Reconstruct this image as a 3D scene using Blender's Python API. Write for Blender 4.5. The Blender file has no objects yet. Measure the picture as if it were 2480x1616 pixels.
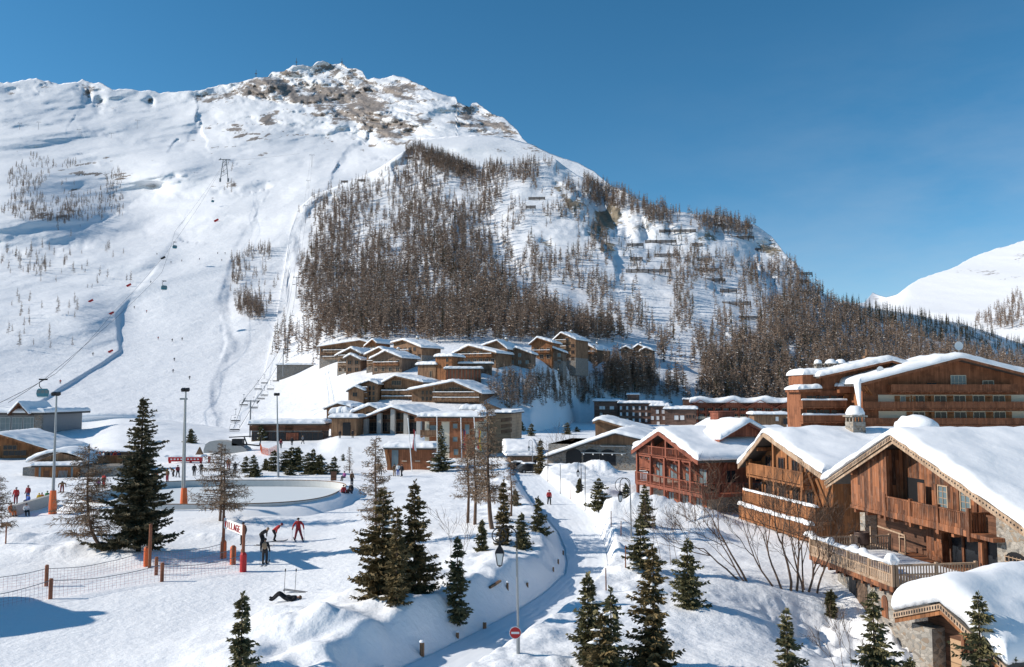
import bpy, math, random
import numpy as np
from mathutils import Vector, Matrix
R = math.radians
sc = bpy.context.scene
COL = sc.collection
# ------------------------------------------------------------------ view model (metres; the camera stands on a balcony 11.5 m up)
F, CX, CY, H = 2000.0, 1240.0, 808.0, 11.5
PITCH = math.atan(149.0 / F)
cp, sp = math.cos(PITCH), math.sin(PITCH)

def ray(px, py):
    u = (px - CX) / F
    v = (CY - py) / F
    return u, cp - v * sp, sp + v * cp

def P(px, py, Y):
    a, b, c = ray(px, py)
    t = Y / b
    return Vector((a * t, Y, H + c * t))

def G(px, py, z=0.0):
    a, b, c = ray(px, py)
    t = (z - H) / c
    return Vector((a * t, b * t, z))

def vnoise(x, y, seed=0):
    x = np.asarray(x, float); y = np.asarray(y, float)
    xi = np.floor(x).astype(np.int64); yi = np.floor(y).astype(np.int64)
    fx = x - xi; fy = y - yi
    def h(a, b):
        n = (a * 374761393 + b * 668265263 + seed * 1442695041) & 0x7fffffff
        n = ((n ^ (n >> 13)) * 1274126177) & 0x7fffffff
        n = ((n ^ (n >> 16)) * 974634777) & 0x7fffffff
        return (n & 0xffff) / 32767.5 - 1.0
    sx = fx * fx * fx * (fx * (fx * 6 - 15) + 10); sy = fy * fy * fy * (fy * (fy * 6 - 15) + 10)
    a = h(xi, yi); b = h(xi + 1, yi); c = h(xi, yi + 1); d = h(xi + 1, yi + 1)
    return (a + (b - a) * sx) * (1 - sy) + (c + (d - c) * sx) * sy

def fbm(x, y, octv=4, seed=0, ridged=False, gain=.5):
    s = 0; a = 1.0; tot = 0
    x = np.asarray(x, float); y = np.asarray(y, float)
    for k in range(octv):
        ca, sa = math.cos(.7 * k), math.sin(.7 * k)
        f = 2.03 ** k
        n = vnoise((x * ca - y * sa) * f + 17.3 * k, (x * sa + y * ca) * f - 9.1 * k, seed + k * 7)
        if ridged: n = 1 - 2 * np.abs(n)
        s = s + a * n; tot += a; a *= gain
    return s / tot

def sstep(a, b, x):
    t = np.clip((np.asarray(x, float) - a) / (b - a), 0, 1)
    return t * t * (3 - 2 * t)

# ------------------------------------------------------------------ object helpers
def tag(o, label=None, cat=None, group=None, kind=None):
    if label: o['label'] = label
    if cat: o['category'] = cat
    if group: o['group'] = group
    if kind: o['kind'] = kind
    return o

def thing(name, label, cat, loc=(0, 0, 0), rz=0.0, group=None):
    o = bpy.data.objects.new(name, None)
    o.empty_display_size = .3
    COL.objects.link(o)
    o.location = loc; o.rotation_euler = (0, 0, rz)
    return tag(o, label, cat, group)

def link(name, me, parent=None, loc=None, rz=0):
    o = bpy.data.objects.new(name, me)
    COL.objects.link(o)
    if parent is not None: o.parent = parent
    if loc is not None: o.location = loc
    if rz: o.rotation_euler = (0, 0, rz)
    return o

def copy_tree(o, parent=None):
    c = o.copy(); COL.objects.link(c); c.parent = parent
    for ch in list(o.children): copy_tree(ch, c)
    return c

def uv_box(me):
    n = len(me.loops)
    if n == 0: return
    co = np.empty(len(me.vertices) * 3); me.vertices.foreach_get('co', co); co = co.reshape(-1, 3)
    li = np.empty(n, np.int32); me.loops.foreach_get('vertex_index', li)
    pn = np.empty(len(me.polygons) * 3); me.polygons.foreach_get('normal', pn); pn = pn.reshape(-1, 3)
    lt = np.empty(len(me.polygons), np.int32); me.polygons.foreach_get('loop_total', lt)
    N = np.repeat(pn, lt, axis=0); p = co[li]
    flat = np.abs(N[:, 2]) > .75
    hl = np.hypot(N[:, 0], N[:, 1]); hl[hl < 1e-6] = 1
    tx, ty = -N[:, 1] / hl, N[:, 0] / hl
    u = np.where(flat, p[:, 0], p[:, 0] * tx + p[:, 1] * ty)
    v = np.where(flat, p[:, 1], p[:, 2])
    uv = np.stack([u, v], 1).astype(np.float32).ravel()
    me.uv_layers.new(name='UVMap').data.foreach_set('uv', uv)

def mesh_np(name, v, f, mats, mi=None, smooth=False, uv=False):
    """v (N,3); f (M,k) k=3 or 4"""
    me = bpy.data.meshes.new(name)
    v = np.asarray(v, np.float32); f = np.asarray(f, np.int32)
    k = f.shape[1]; M = len(f)
    me.vertices.add(len(v)); me.vertices.foreach_set('co', v.ravel())
    me.loops.add(M * k); me.loops.foreach_set('vertex_index', f.ravel())
    me.polygons.add(M); me.polygons.foreach_set('loop_start', np.arange(0, M * k, k, dtype=np.int32))
    try: me.polygons.foreach_set('loop_total', np.full(M, k, np.int32))
    except Exception: pass
    for m in mats: me.materials.append(m)
    if mi is not None: me.polygons.foreach_set('material_index', np.asarray(mi, np.int32))
    if smooth: me.polygons.foreach_set('use_smooth', np.ones(M, bool))
    me.update(calc_edges=True); me.validate()
    if uv: uv_box(me)
    return me

class MB:
    def __init__(s): s.v = []; s.f = []; s.m = []; s.pieces = []
    def add(s, vs, fs, mi=0):
        b = len(s.v)
        s.v += [tuple(p) for p in vs]
        c = len(s.f)
        s.f += [tuple(b + i for i in f) for f in fs]; s.m += [mi] * len(fs)
        s.pieces.append((b, len(s.v), c, len(s.f)))
        return s
    def box(s, x0, x1, y0, y1, z0, z1, mi=0):
        vs = [(x0, y0, z0), (x1, y0, z0), (x1, y1, z0), (x0, y1, z0), (x0, y0, z1), (x1, y0, z1), (x1, y1, z1), (x0, y1, z1)]
        return s.add(vs, [(3, 2, 1, 0), (4, 5, 6, 7), (0, 1, 5, 4), (1, 2, 6, 5), (2, 3, 7, 6), (3, 0, 4, 7)], mi)
    def bar(s, p, q, w, h=None, mi=0):
        p = Vector(p); q = Vector(q); h = h or w
        d = (q - p); d.normalize()
        up = Vector((0, 0, 1)) if abs(d.z) < .95 else Vector((0, 1, 0))
        a = d.cross(up); a.normalize(); b = a.cross(d)
        a *= w / 2; b *= h / 2
        vs = [p - a - b, p + a - b, p + a + b, p - a + b, q - a - b, q + a - b, q + a + b, q - a + b]
        return s.add(vs, [(3, 2, 1, 0), (4, 5, 6, 7), (0, 1, 5, 4), (1, 2, 6, 5), (2, 3, 7, 6), (3, 0, 4, 7)], mi)
    def tube(s, pts, rad, n=6, mi=0, cap=True):
        pts = [Vector(p) for p in pts]
        if not hasattr(rad, '__len__'): rad = [rad] * len(pts)
        vs = []; prev = None
        for i, p in enumerate(pts):
            d = pts[min(i + 1, len(pts) - 1)] - pts[max(i - 1, 0)]
            if d.length < 1e-9: d = Vector((0, 0, 1))
            d.normalize()
            if prev is None:
                a = d.cross(Vector((0, 0, 1)) if abs(d.z) < .9 else Vector((1, 0, 0)))
            else:
                a = prev - d * prev.dot(d)
                if a.length < 1e-6: a = d.cross(Vector((.3, .5, .8)))
            a.normalize(); prev = a; b = d.cross(a)
            for k in range(n):
                t = 2 * math.pi * k / n
                vs.append(p + (a * math.cos(t) + b * math.sin(t)) * rad[i])
        fs = []
        for i in range(len(pts) - 1):
            for k in range(n):
                fs.append((i * n + k, i * n + (k + 1) % n, (i + 1) * n + (k + 1) % n, (i + 1) * n + k))
        if cap:
            fs.append(tuple(range(n - 1, -1, -1))); fs.append(tuple((len(pts) - 1) * n + k for k in range(n)))
        return s.add(vs, fs, mi)
    def prism(s, poly, y0, y1, mi=0):
        """poly: (x,z) counter-clockwise seen from -y"""
        n = len(poly)
        vs = [(x, y0, z) for x, z in poly] + [(x, y1, z) for x, z in poly]
        fs = [tuple(range(n)), tuple(range(2 * n - 1, n - 1, -1))]
        for i in range(n):
            j = (i + 1) % n
            fs.append((j, i, n + i, n + j))
        return s.add(vs, fs, mi)
    def slabxy(s, poly, z0, z1, mi=0):
        n = len(poly)
        vs = [(x, y, z0) for x, y in poly] + [(x, y, z1) for x, y in poly]
        fs = [tuple(range(n - 1, -1, -1)), tuple(range(n, 2 * n))]
        for i in range(n):
            j = (i + 1) % n
            fs.append((i, j, n + j, n + i))
        return s.add(vs, fs, mi)
    def blob(s, c, r, nu=10, nv=7, seed=0, amp=.12, mi=0, zmin=-1.0):
        vs = []; fs = []
        rx, ry, rz = (r, r, r) if not hasattr(r, '__len__') else r
        for j in range(nv + 1):
            th = math.pi * j / nv
            for i in range(nu):
                ph = 2 * math.pi * i / nu
                d = (math.sin(th) * math.cos(ph), math.sin(th) * math.sin(ph), math.cos(th))
                k = 1 + amp * float(vnoise(d[0] * 2 + 5.1 + seed, d[1] * 2 + d[2] * 1.7 + seed * 3.7, seed))
                z = max(d[2], zmin)
                vs.append((c[0] + rx * d[0] * k, c[1] + ry * d[1] * k, c[2] + rz * z * k))
        for j in range(nv):
            for i in range(nu):
                fs.append((j * nu + i, (j + 1) * nu + i, (j + 1) * nu + (i + 1) % nu, j * nu + (i + 1) % nu))
        return s.add(vs, fs, mi)
    def mesh(s, name, mats, smooth=False):
        me = bpy.data.meshes.new(name)
        me.from_pydata([tuple(p) for p in s.v], [], s.f)
        if not isinstance(mats, (list, tuple)): mats = [mats]
        for m in mats: me.materials.append(m)
        me.polygons.foreach_set('material_index', s.m)
        if smooth: me.polygons.foreach_set('use_smooth', [True] * len(s.f))
        me.update(); uv_box(me)
        return me
    def build(s, name, mats, parent=None, smooth=False, loc=None, rz=0):
        return link(name, s.mesh(name, mats, smooth), parent, loc, rz)

    def build_each(s, name, mats, parent=None, smooth=False):
        """one object for every piece that was added"""
        out = []
        for a, b_, c, d in s.pieces:
            q = MB(); q.v = s.v[a:b_]; q.f = [tuple(i - a for i in f) for f in s.f[c:d]]; q.m = s.m[c:d]
            out.append(q.build(name, mats, parent, smooth))
        return out

class Frame:
    """a vertical reference plane of a building: x to the right along the front, y inward, z up"""
    def __init__(s, px, Y, ang, z0):
        p = P(px, 957, Y)
        s.o = Vector((p.x, p.y, z0)); s.a = R(ang)
        s.X = Vector((math.cos(s.a), math.sin(s.a), 0)); s.Yv = Vector((-math.sin(s.a), math.cos(s.a), 0))
    def xz(s, px, py, y=0.0):
        d = Vector(ray(px, py)); cam = Vector((0, 0, H))
        t = ((s.o + s.Yv * y) - cam).dot(s.Yv) / d.dot(s.Yv)
        w = cam + d * t - s.o
        return w.dot(s.X), w.z
    def world(s, x, y, z):
        return s.o + s.X * x + s.Yv * y + Vector((0, 0, z))
# ------------------------------------------------------------------ materials (all procedural)
def new_mat(name):
    m = bpy.data.materials.new(name); m.use_nodes = True
    nt = m.node_tree; b = nt.nodes['Principled BSDF']
    return m, nt, b

def N(nt, typ, **kw):
    n = nt.nodes.new(typ)
    for k, v in kw.items():
        if k.startswith('i_'):
            key = k[2:]
            key = int(key) if key.isdigit() else key
            n.inputs[key].default_value = v
        else: setattr(n, k, v)
    return n

def L(nt, a, b): nt.links.new(a, b)

def math_n(nt, op, a, b=None):
    n = nt.nodes.new('ShaderNodeMath'); n.operation = op
    for i, v in enumerate((a, b)):
        if v is None: continue
        if isinstance(v, (int, float)): n.inputs[i].default_value = v
        else: L(nt, v, n.inputs[i])
    return n.outputs[0]

def mixc(nt, fac, a, b):
    n = nt.nodes.new('ShaderNodeMix'); n.data_type = 'RGBA'
    if isinstance(fac, (int, float)): n.inputs[0].default_value = fac
    else: L(nt, fac, n.inputs[0])
    for i, v in ((6, a), (7, b)):
        if isinstance(v, tuple): n.inputs[i].default_value = (v + (1,))[:4]
        else: L(nt, v, n.inputs[i])
    return n.outputs[2]

def bump(nt, b, h, strength, dist):
    n = N(nt, 'ShaderNodeBump'); n.inputs['Strength'].default_value = strength; n.inputs['Distance'].default_value = dist
    L(nt, h, n.inputs['Height']); L(nt, n.outputs[0], b.inputs['Normal'])

def ramp(nt, v, lo, hi):
    n = N(nt, 'ShaderNodeMapRange'); n.clamp = True
    n.inputs[1].default_value = lo; n.inputs[2].default_value = hi
    L(nt, v, n.inputs[0]); return n.outputs[0]

def noise(nt, co, scale, detail=4, rough=.55):
    n = N(nt, 'ShaderNodeTexNoise'); n.inputs['Scale'].default_value = scale
    n.inputs['Detail'].default_value = detail; n.inputs['Roughness'].default_value = rough
    L(nt, co, n.inputs['Vector']); return n.outputs[0]

def co_obj(nt): return N(nt, 'ShaderNodeTexCoord').outputs['Object']
def co_geo(nt): return N(nt, 'ShaderNodeNewGeometry').outputs['Position']
def co_uv(nt): return N(nt, 'ShaderNodeTexCoord').outputs['UV']

def plain(name, c, rough=.6, metal=0, var=.15, scale=3.0, spec=.3):
    m, nt, b = new_mat(name)
    f = noise(nt, co_obj(nt), scale, 3)
    k = tuple(x * (1 - var) for x in c); q = tuple(min(1, x * (1 + var)) for x in c)
    L(nt, mixc(nt, f, k, q), b.inputs['Base Color'])
    b.inputs['Roughness'].default_value = rough; b.inputs['Metallic'].default_value = metal
    b.inputs['Specular IOR Level'].default_value = spec
    return m

def wood(name, c1, c2, plank=.16, vertical=True, rough=.75, grey=0.0):
    m, nt, b = new_mat(name)
    s = N(nt, 'ShaderNodeSeparateXYZ'); L(nt, co_uv(nt), s.inputs[0])
    u, v = (s.outputs[0], s.outputs[1]) if vertical else (s.outputs[1], s.outputs[0])
    q = math_n(nt, 'DIVIDE', u, plank)
    idx = math_n(nt, 'FLOOR', q); fr = math_n(nt, 'FRACT', q)
    seg = math_n(nt, 'FLOOR', math_n(nt, 'ADD', math_n(nt, 'DIVIDE', v, 2.6), math_n(nt, 'MULTIPLY', idx, .37)))
    cv = N(nt, 'ShaderNodeCombineXYZ'); L(nt, idx, cv.inputs[0]); L(nt, seg, cv.inputs[1])
    wn = N(nt, 'ShaderNodeTexWhiteNoise'); wn.noise_dimensions = '2D'; L(nt, cv.outputs[0], wn.inputs['Vector'])
    gv = N(nt, 'ShaderNodeCombineXYZ')
    L(nt, math_n(nt, 'MULTIPLY', u, 22.0), gv.inputs[0]); L(nt, math_n(nt, 'MULTIPLY', v, 1.6), gv.inputs[1]); L(nt, wn.outputs[0], gv.inputs[2])
    g = noise(nt, gv.outputs[0], 1.0, 4, .6)
    big = noise(nt, co_obj(nt), .45, 4, .6)
    f = ramp(nt, math_n(nt, 'ADD', math_n(nt, 'MULTIPLY', wn.outputs[0], .6), math_n(nt, 'MULTIPLY', g, .4)), .18, .8)
    col = mixc(nt, f, c1, c2)
    dk = tuple(x * .42 for x in c1)
    col = mixc(nt, ramp(nt, big, .5, .78), col, dk)
    if grey: col = mixc(nt, math_n(nt, 'MULTIPLY', ramp(nt, g, .5, .75), grey), col, (.3, .26, .22))
    edge = ramp(nt, math_n(nt, 'ABSOLUTE', math_n(nt, 'SUBTRACT', fr, .5)), .44, .49)
    col = mixc(nt, math_n(nt, 'MULTIPLY', edge, .75), col, tuple(x * .25 for x in c1))
    L(nt, col, b.inputs['Base Color']); b.inputs['Roughness'].default_value = rough
    b.inputs['Specular IOR Level'].default_value = .25
    bump(nt, b, math_n(nt, 'SUBTRACT', math_n(nt, 'MULTIPLY', g, .3), edge), .4, .02)
    return m

def stone(name, c1, c2, scale=3.6, mortar=(.34, .31, .27)):
    m, nt, b = new_mat(name)
    uv = co_uv(nt)
    mp = N(nt, 'ShaderNodeMapping'); mp.inputs['Scale'].default_value = (1, 1.5, 1); L(nt, uv, mp.inputs[0])
    dn = N(nt, 'ShaderNodeTexNoise'); dn.inputs['Scale'].default_value = 2.2; L(nt, mp.outputs[0], dn.inputs['Vector'])
    ad = N(nt, 'ShaderNodeVectorMath'); ad.operation = 'MULTIPLY_ADD'
    L(nt, dn.outputs['Color'], ad.inputs[0]); ad.inputs[1].default_value = (.35, .35, 0); L(nt, mp.outputs[0], ad.inputs[2])
    vo = N(nt, 'ShaderNodeTexVoronoi'); vo.inputs['Scale'].default_value = scale; L(nt, ad.outputs[0], vo.inputs['Vector'])
    ve = N(nt, 'ShaderNodeTexVoronoi'); ve.feature = 'DISTANCE_TO_EDGE'; ve.inputs['Scale'].default_value = scale; L(nt, ad.outputs[0], ve.inputs['Vector'])
    sx = N(nt, 'ShaderNodeSeparateColor'); L(nt, vo.outputs['Color'], sx.inputs[0])
    col = mixc(nt, sx.outputs[0], c1, c2)
    col = mixc(nt, math_n(nt, 'MULTIPLY', ramp(nt, sx.outputs[1], .6, .9), .8), col, (.3, .2, .12))
    col = mixc(nt, math_n(nt, 'MULTIPLY', ramp(nt, sx.outputs[2], .7, .95), .7), col, (.1, .1, .1))
    col = mixc(nt, math_n(nt, 'MULTIPLY', noise(nt, uv, 9, 4), .4), col, tuple(x * .6 for x in c1))
    e = ramp(nt, ve.outputs['Distance'], .02, .07)
    col = mixc(nt, e, mortar, col)
    L(nt, col, b.inputs['Base Color']); b.inputs['Roughness'].default_value = .9
    b.inputs['Specular IOR Level'].default_value = .2
    bump(nt, b, e, .6, .05)
    return m

def snow_mat(name, c=(.90, .90, .91), fine=3.0, st=.25, dist=.06, big=.35, tracks=False):
    m, nt, b = new_mat(name)
    p = co_geo(nt)
    n1 = noise(nt, p, fine, 5, .6); n2 = noise(nt, p, big, 3)
    h = math_n(nt, 'ADD', math_n(nt, 'MULTIPLY', n1, .5), math_n(nt, 'MULTIPLY', n2, 1.0))
    if tracks:
        mp = N(nt, 'ShaderNodeMapping'); mp.inputs['Scale'].default_value = (.16, 3.0, 1); mp.inputs['Rotation'].default_value = (0, 0, .12)
        L(nt, p, mp.inputs[0])
        n3 = noise(nt, mp.outputs[0], 1.0, 4, .65)
        h = math_n(nt, 'ADD', h, math_n(nt, 'MULTIPLY', n3, .35))
    L(nt, mixc(nt, n2, tuple(x * .97 for x in c), c), b.inputs['Base Color'])
    b.inputs['Roughness'].default_value = .7; b.inputs['Specular IOR Level'].default_value = .15
    bump(nt, b, h, st, dist)
    return m

def mountain_mat(name, rock1, rock2, snow=(.82, .825, .845), sc_=.03, bst=.6, bd=6.0):
    """snow lies on everything but the faces marked by the 'rock' attribute, broken up by noise"""
    m, nt, b = new_mat(name)
    at = N(nt, 'ShaderNodeAttribute'); at.attribute_name = 'rock'
    p = co_geo(nt)
    n1 = noise(nt, p, sc_, 8, .68)
    n2 = noise(nt, p, sc_ * 4.5, 6, .6)
    f = math_n(nt, 'ADD', at.outputs['Fac'], math_n(nt, 'ADD', math_n(nt, 'MULTIPLY', math_n(nt, 'SUBTRACT', n1, .5), 1.1), math_n(nt, 'MULTIPLY', math_n(nt, 'SUBTRACT', n2, .5), 1.2)))
    k = ramp(nt, f, .44, .6)
    rc = mixc(nt, ramp(nt, n2, .3, .7), rock1, rock2)
    L(nt, mixc(nt, k, snow, rc), b.inputs['Base Color'])
    b.inputs['Roughness'].default_value = .8; b.inputs['Specular IOR Level'].default_value = .1
    bump(nt, b, math_n(nt, 'ADD', n1, math_n(nt, 'MULTIPLY', n2, .4)), bst, bd)
    return m

def glass_mat(name, c=(.05, .07, .09), rough=.08):
    m, nt, b = new_mat(name)
    f = noise(nt, co_obj(nt), .8, 2)
    L(nt, mixc(nt, f, tuple(x * .7 for x in c), tuple(x * 1.3 for x in c)), b.inputs['Base Color'])
    b.inputs['Roughness'].default_value = rough; b.inputs['Specular IOR Level'].default_value = .35
    return m

def needle_mat(name, c1, c2, scale=1.3):
    m, nt, b = new_mat(name)
    f = noise(nt, co_obj(nt), scale, 4, .7)
    g = N(nt, 'ShaderNodeNewGeometry')
    f2 = math_n(nt, 'ADD', math_n(nt, 'MULTIPLY', f, .6), math_n(nt, 'MULTIPLY', g.outputs['Random Per Island'], .5))
    L(nt, mixc(nt, ramp(nt, f2, .25, .8), c1, c2), b.inputs['Base Color'])
    b.inputs['Roughness'].default_value = .7; b.inputs['Specular IOR Level'].default_value = .2
    return m

M = dict(
    snow=snow_mat('snow', tracks=True, st=.75, dist=.2, fine=2.6),
    roofsnow=snow_mat('roof_snow', fine=1.6, st=.4, dist=.14, big=.5),
    piste=snow_mat('packed_snow', c=(.84, .86, .89), fine=5, st=.3, dist=.04, big=.8),
    ice=snow_mat('rink_ice', c=(.7, .73, .74), fine=6, st=.08, dist=.03),
    mount=mountain_mat('mountain_snow_rock', (.15, .135, .13), (.36, .31, .275), bst=.28, bd=6),
    hill=mountain_mat('hill_snow_rock', (.16, .13, .095), (.32, .27, .2), sc_=.06, bst=.4, bd=3),
    far=mountain_mat('far_snow_rock', (.2, .18, .18), (.3, .27, .25), sc_=.02, bst=.2, bd=6),
    oldwood=wood('weathered_orange_boards', (.05, .02, .012), (.36, .135, .058), .26, True, grey=.5),
    darkwood=wood('dark_brown_boards', (.09, .045, .028), (.2, .095, .055), .2, False),
    orangewood=wood('orange_wood', (.17, .07, .028), (.4, .165, .065), .25, True, grey=.2),
    palewood=wood('pale_timber', (.34, .22, .14), (.5, .36, .25), .3, True, grey=.5),
    redwood=wood('red_stained_wood', (.17, .052, .03), (.36, .12, .062), .18, True),
    redbeam=wood('red_stained_beam', (.2, .062, .038), (.29, .098, .06), .4, True),
    hotelwood=wood('hotel_brown_boards', (.2, .075, .035), (.32, .125, .06), .3, True),
    brownwood=wood('brown_chalet_boards', (.16, .086, .05), (.31, .18, .1), .25, True),
    greywood=wood('grey_brown_boards', (.13, .085, .058), (.24, .16, .11), .3, True),
    barnwood=wood('barn_boards', (.15, .085, .05), (.26, .15, .085), .25, True),
    blockwood=wood('black_brown_boards', (.15, .085, .062), (.24, .14, .1), .3, False),
    tanwall=wood('tan_cladding', (.42, .27, .16), (.48, .32, .2), .6, False),
    postwood=wood('round_post_wood', (.25, .09, .05), (.38, .15, .08), .3, True),
    stone=stone('rubble_stone', (.3, .28, .25), (.46, .41, .35)),
    greystone=stone('grey_stone', (.2, .19, .18), (.32, .3, .28), 3.0),
    concrete=plain('pale_concrete', (.42, .4, .37), .85),
    cream=plain('cream_render', (.62, .55, .43), .85, var=.06),
    slate=plain('roof_slate', (.07, .065, .06), .7, var=.3, scale=8),
    glass=glass_mat('window_glass', (.02, .023, .028), .2),
    glassblue=glass_mat('pale_window_glass', (.14, .19, .21), .12),
    curtain=plain('white_blind', (.75, .74, .72), .7, var=.05),
    rinkboard=plain('grey_white_boards', (.6, .59, .56), .6, var=.1),
    white=plain('white_paint', (.78, .78, .77), .5, var=.04),
    red=plain('red_paint', (.5, .03, .03), .5, var=.08),
    orange=plain('orange_padding', (.75, .16, .05), .6, var=.08),
    black=plain('black_iron', (.015, .015, .017), .45),
    steel=plain('galvanised_steel', (.32, .33, .34), .4, .6),
    greypaint=plain('grey_lift_paint', (.2, .21, .22), .5),
    teal=plain('teal_cabin_paint', (.06, .2, .25), .35),
    bark=plain('bark', (.09, .06, .042), .9, var=.4, scale=9),
    larchbark=plain('larch_bark', (.15, .095, .065), .9, var=.4, scale=6),
    twig=needle_mat('bare_twigs', (.15, .105, .07), (.32, .225, .15)),
    fartwig=needle_mat('bare_larch_crown', (.15, .104, .078), (.32, .23, .17), .2),
    needles=needle_mat('spruce_needles', (.045, .05, .026), (.2, .17, .08)),
    browneedles=needle_mat('brown_spruce_needles', (.055, .048, .022), (.22, .155, .07)),
    darkneedles=needle_mat('dark_fir_needles', (.04, .042, .025), (.18, .145, .08)),
    rope=plain('grey_rope', (.25, .25, .26), .8),
    net=plain('red_netting', (.6, .3, .3), .8),
    cauldron=plain('rusty_iron', (.09, .06, .05), .5, .5, var=.3),
    tyre=plain('tyre_rubber', (.02, .02, .02), .8),
    carpaint=plain('dark_car_paint', (.03, .035, .04), .2, .3, spec=.6),
)
def cloth(name, c): return plain('cloth_' + name, c, .85, var=.15, scale=12)
CL = dict(black=cloth('black', (.015, .016, .02)), dark=cloth('dark', (.04, .035, .035)), red=cloth('red', (.45, .035, .035)),
          navy=cloth('navy', (.03, .04, .09)), blue=cloth('blue', (.05, .12, .4)), orange=cloth('orange', (.6, .16, .05)),
          brown=cloth('brown', (.16, .09, .05)), tan=cloth('tan', (.35, .24, .15)), white=cloth('white', (.7, .7, .7)),
          yellow=cloth('yellow', (.65, .42, .03)), green=cloth('green', (.06, .25, .1)), purple=cloth('purple', (.3, .09, .25)),
          skin=cloth('skin', (.5, .28, .2)), darkred=cloth('darkred', (.22, .03, .04)), grey=cloth('grey', (.2, .2, .21)))
# ------------------------------------------------------------------ near ground: one height field
PATH_LR = [((900, 1672), (1110, 1672)), ((960, 1640), (1165, 1640)), ((1120, 1560), (1280, 1560)), ((1253, 1490), (1380, 1490)), ((1326, 1438), (1425, 1440)),
           ((1373, 1394), (1457, 1395)), ((1377, 1368), (1470, 1368)), ((1370, 1329), (1465, 1329)), ((1354, 1290), (1448, 1290)),
           ((1318, 1246), (1422, 1246)), ((1292, 1215), (1383, 1215)), ((1268, 1180), (1340, 1180)), ((1253, 1152), (1303, 1150)), ((1246, 1128), (1290, 1128)), ((1240, 1110), (1276, 1110))]
_pc = []
for a, b in PATH_LR:
    p, q = G(a[0], a[1], -.6), G(b[0], b[1], -.6)
    _pc.append(((p.x + q.x) / 2, (p.y + q.y) / 2, max(1.2, (q - p).length / 2 * 1.06)))
PC = np.array(_pc)

def path_dist(X, Y):
    best = np.full(np.shape(X), 1e9); side = np.zeros(np.shape(X)); hw = np.ones(np.shape(X))
    for i in range(len(PC) - 1):
        ax, ay, aw = PC[i]; bx, by, bw = PC[i + 1]
        dx, dy = bx - ax, by - ay; l2 = dx * dx + dy * dy
        t = np.clip(((X - ax) * dx + (Y - ay) * dy) / l2, 0, 1)
        qx, qy = X - ax - t * dx, Y - ay - t * dy
        d = np.hypot(qx, qy)
        s = np.sign(dx * qy - dy * qx)          # + = left of the walking direction
        m = d < best
        best = np.where(m, d, best); side = np.where(m, s, side); hw = np.where(m, aw + t * (bw - aw), hw)
    return best, side, hw

MOUNDS = [(745, 1550, .95, 2.6, 1.6, .5), (672, 1512, .6, 1.6, 1.0, 0), (860, 1565, .5, 2.4, 1.0, -.4), (930, 1475, .75, 2.4, 1.0, .3), (1010, 1510, .45, 2.6, 1.3, .6),
          (1090, 1455, .4, 3.0, 1.5, 0), (900, 1612, .35, 2.0, 1.0, .2), (1200, 1400, .45, 2.2, 1.2, 0), (1500, 1262, 1.4, 3.2, 1.2, -.2), (1590, 1262, 1.4, 4.2, 1.3, -.2), (1700, 1270, 1.2, 4.0, 1.4, -.2),
          (1700, 1300, .9, 2.2, 1.2, .3), (1425, 1122, 2.6, 2.3, 4.0, .5), (1455, 1140, 1.6, 1.8, 3.0, .4), (1385, 1140, 1.0, 3.0, 3.0, 0), (1530, 1190, .8, 3.0, 2.0, 0), (1470, 1210, .9, 1.5, 1.5, 0),
          (1322, 1178, .8, 1.0, 1.6, 0), (1285, 1165, .7, .8, 1.6, 0), (200, 1330, .6, 5, 2.0, .2), (40, 1310, .7, 6, 2.2, 0), (330, 1345, .5, 3, 1.2, 0), (520, 1300, .5, 4, 1.5, 0),
          (2150, 1490, -2.0, 6.5, 6.0, 0), (2060, 1440, -1.2, 5, 5, 0), (1800, 1480, .5, 5, 2.5, 0), (1850, 1400, .3, 4, 2.5, 0), (1530, 1395, .4, 1.5, 1.2, 0), (1480, 1340, .7, 1.4, 1.2, 0), (1490, 1300, .6, 1.0, 1.5, 0)]

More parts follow.
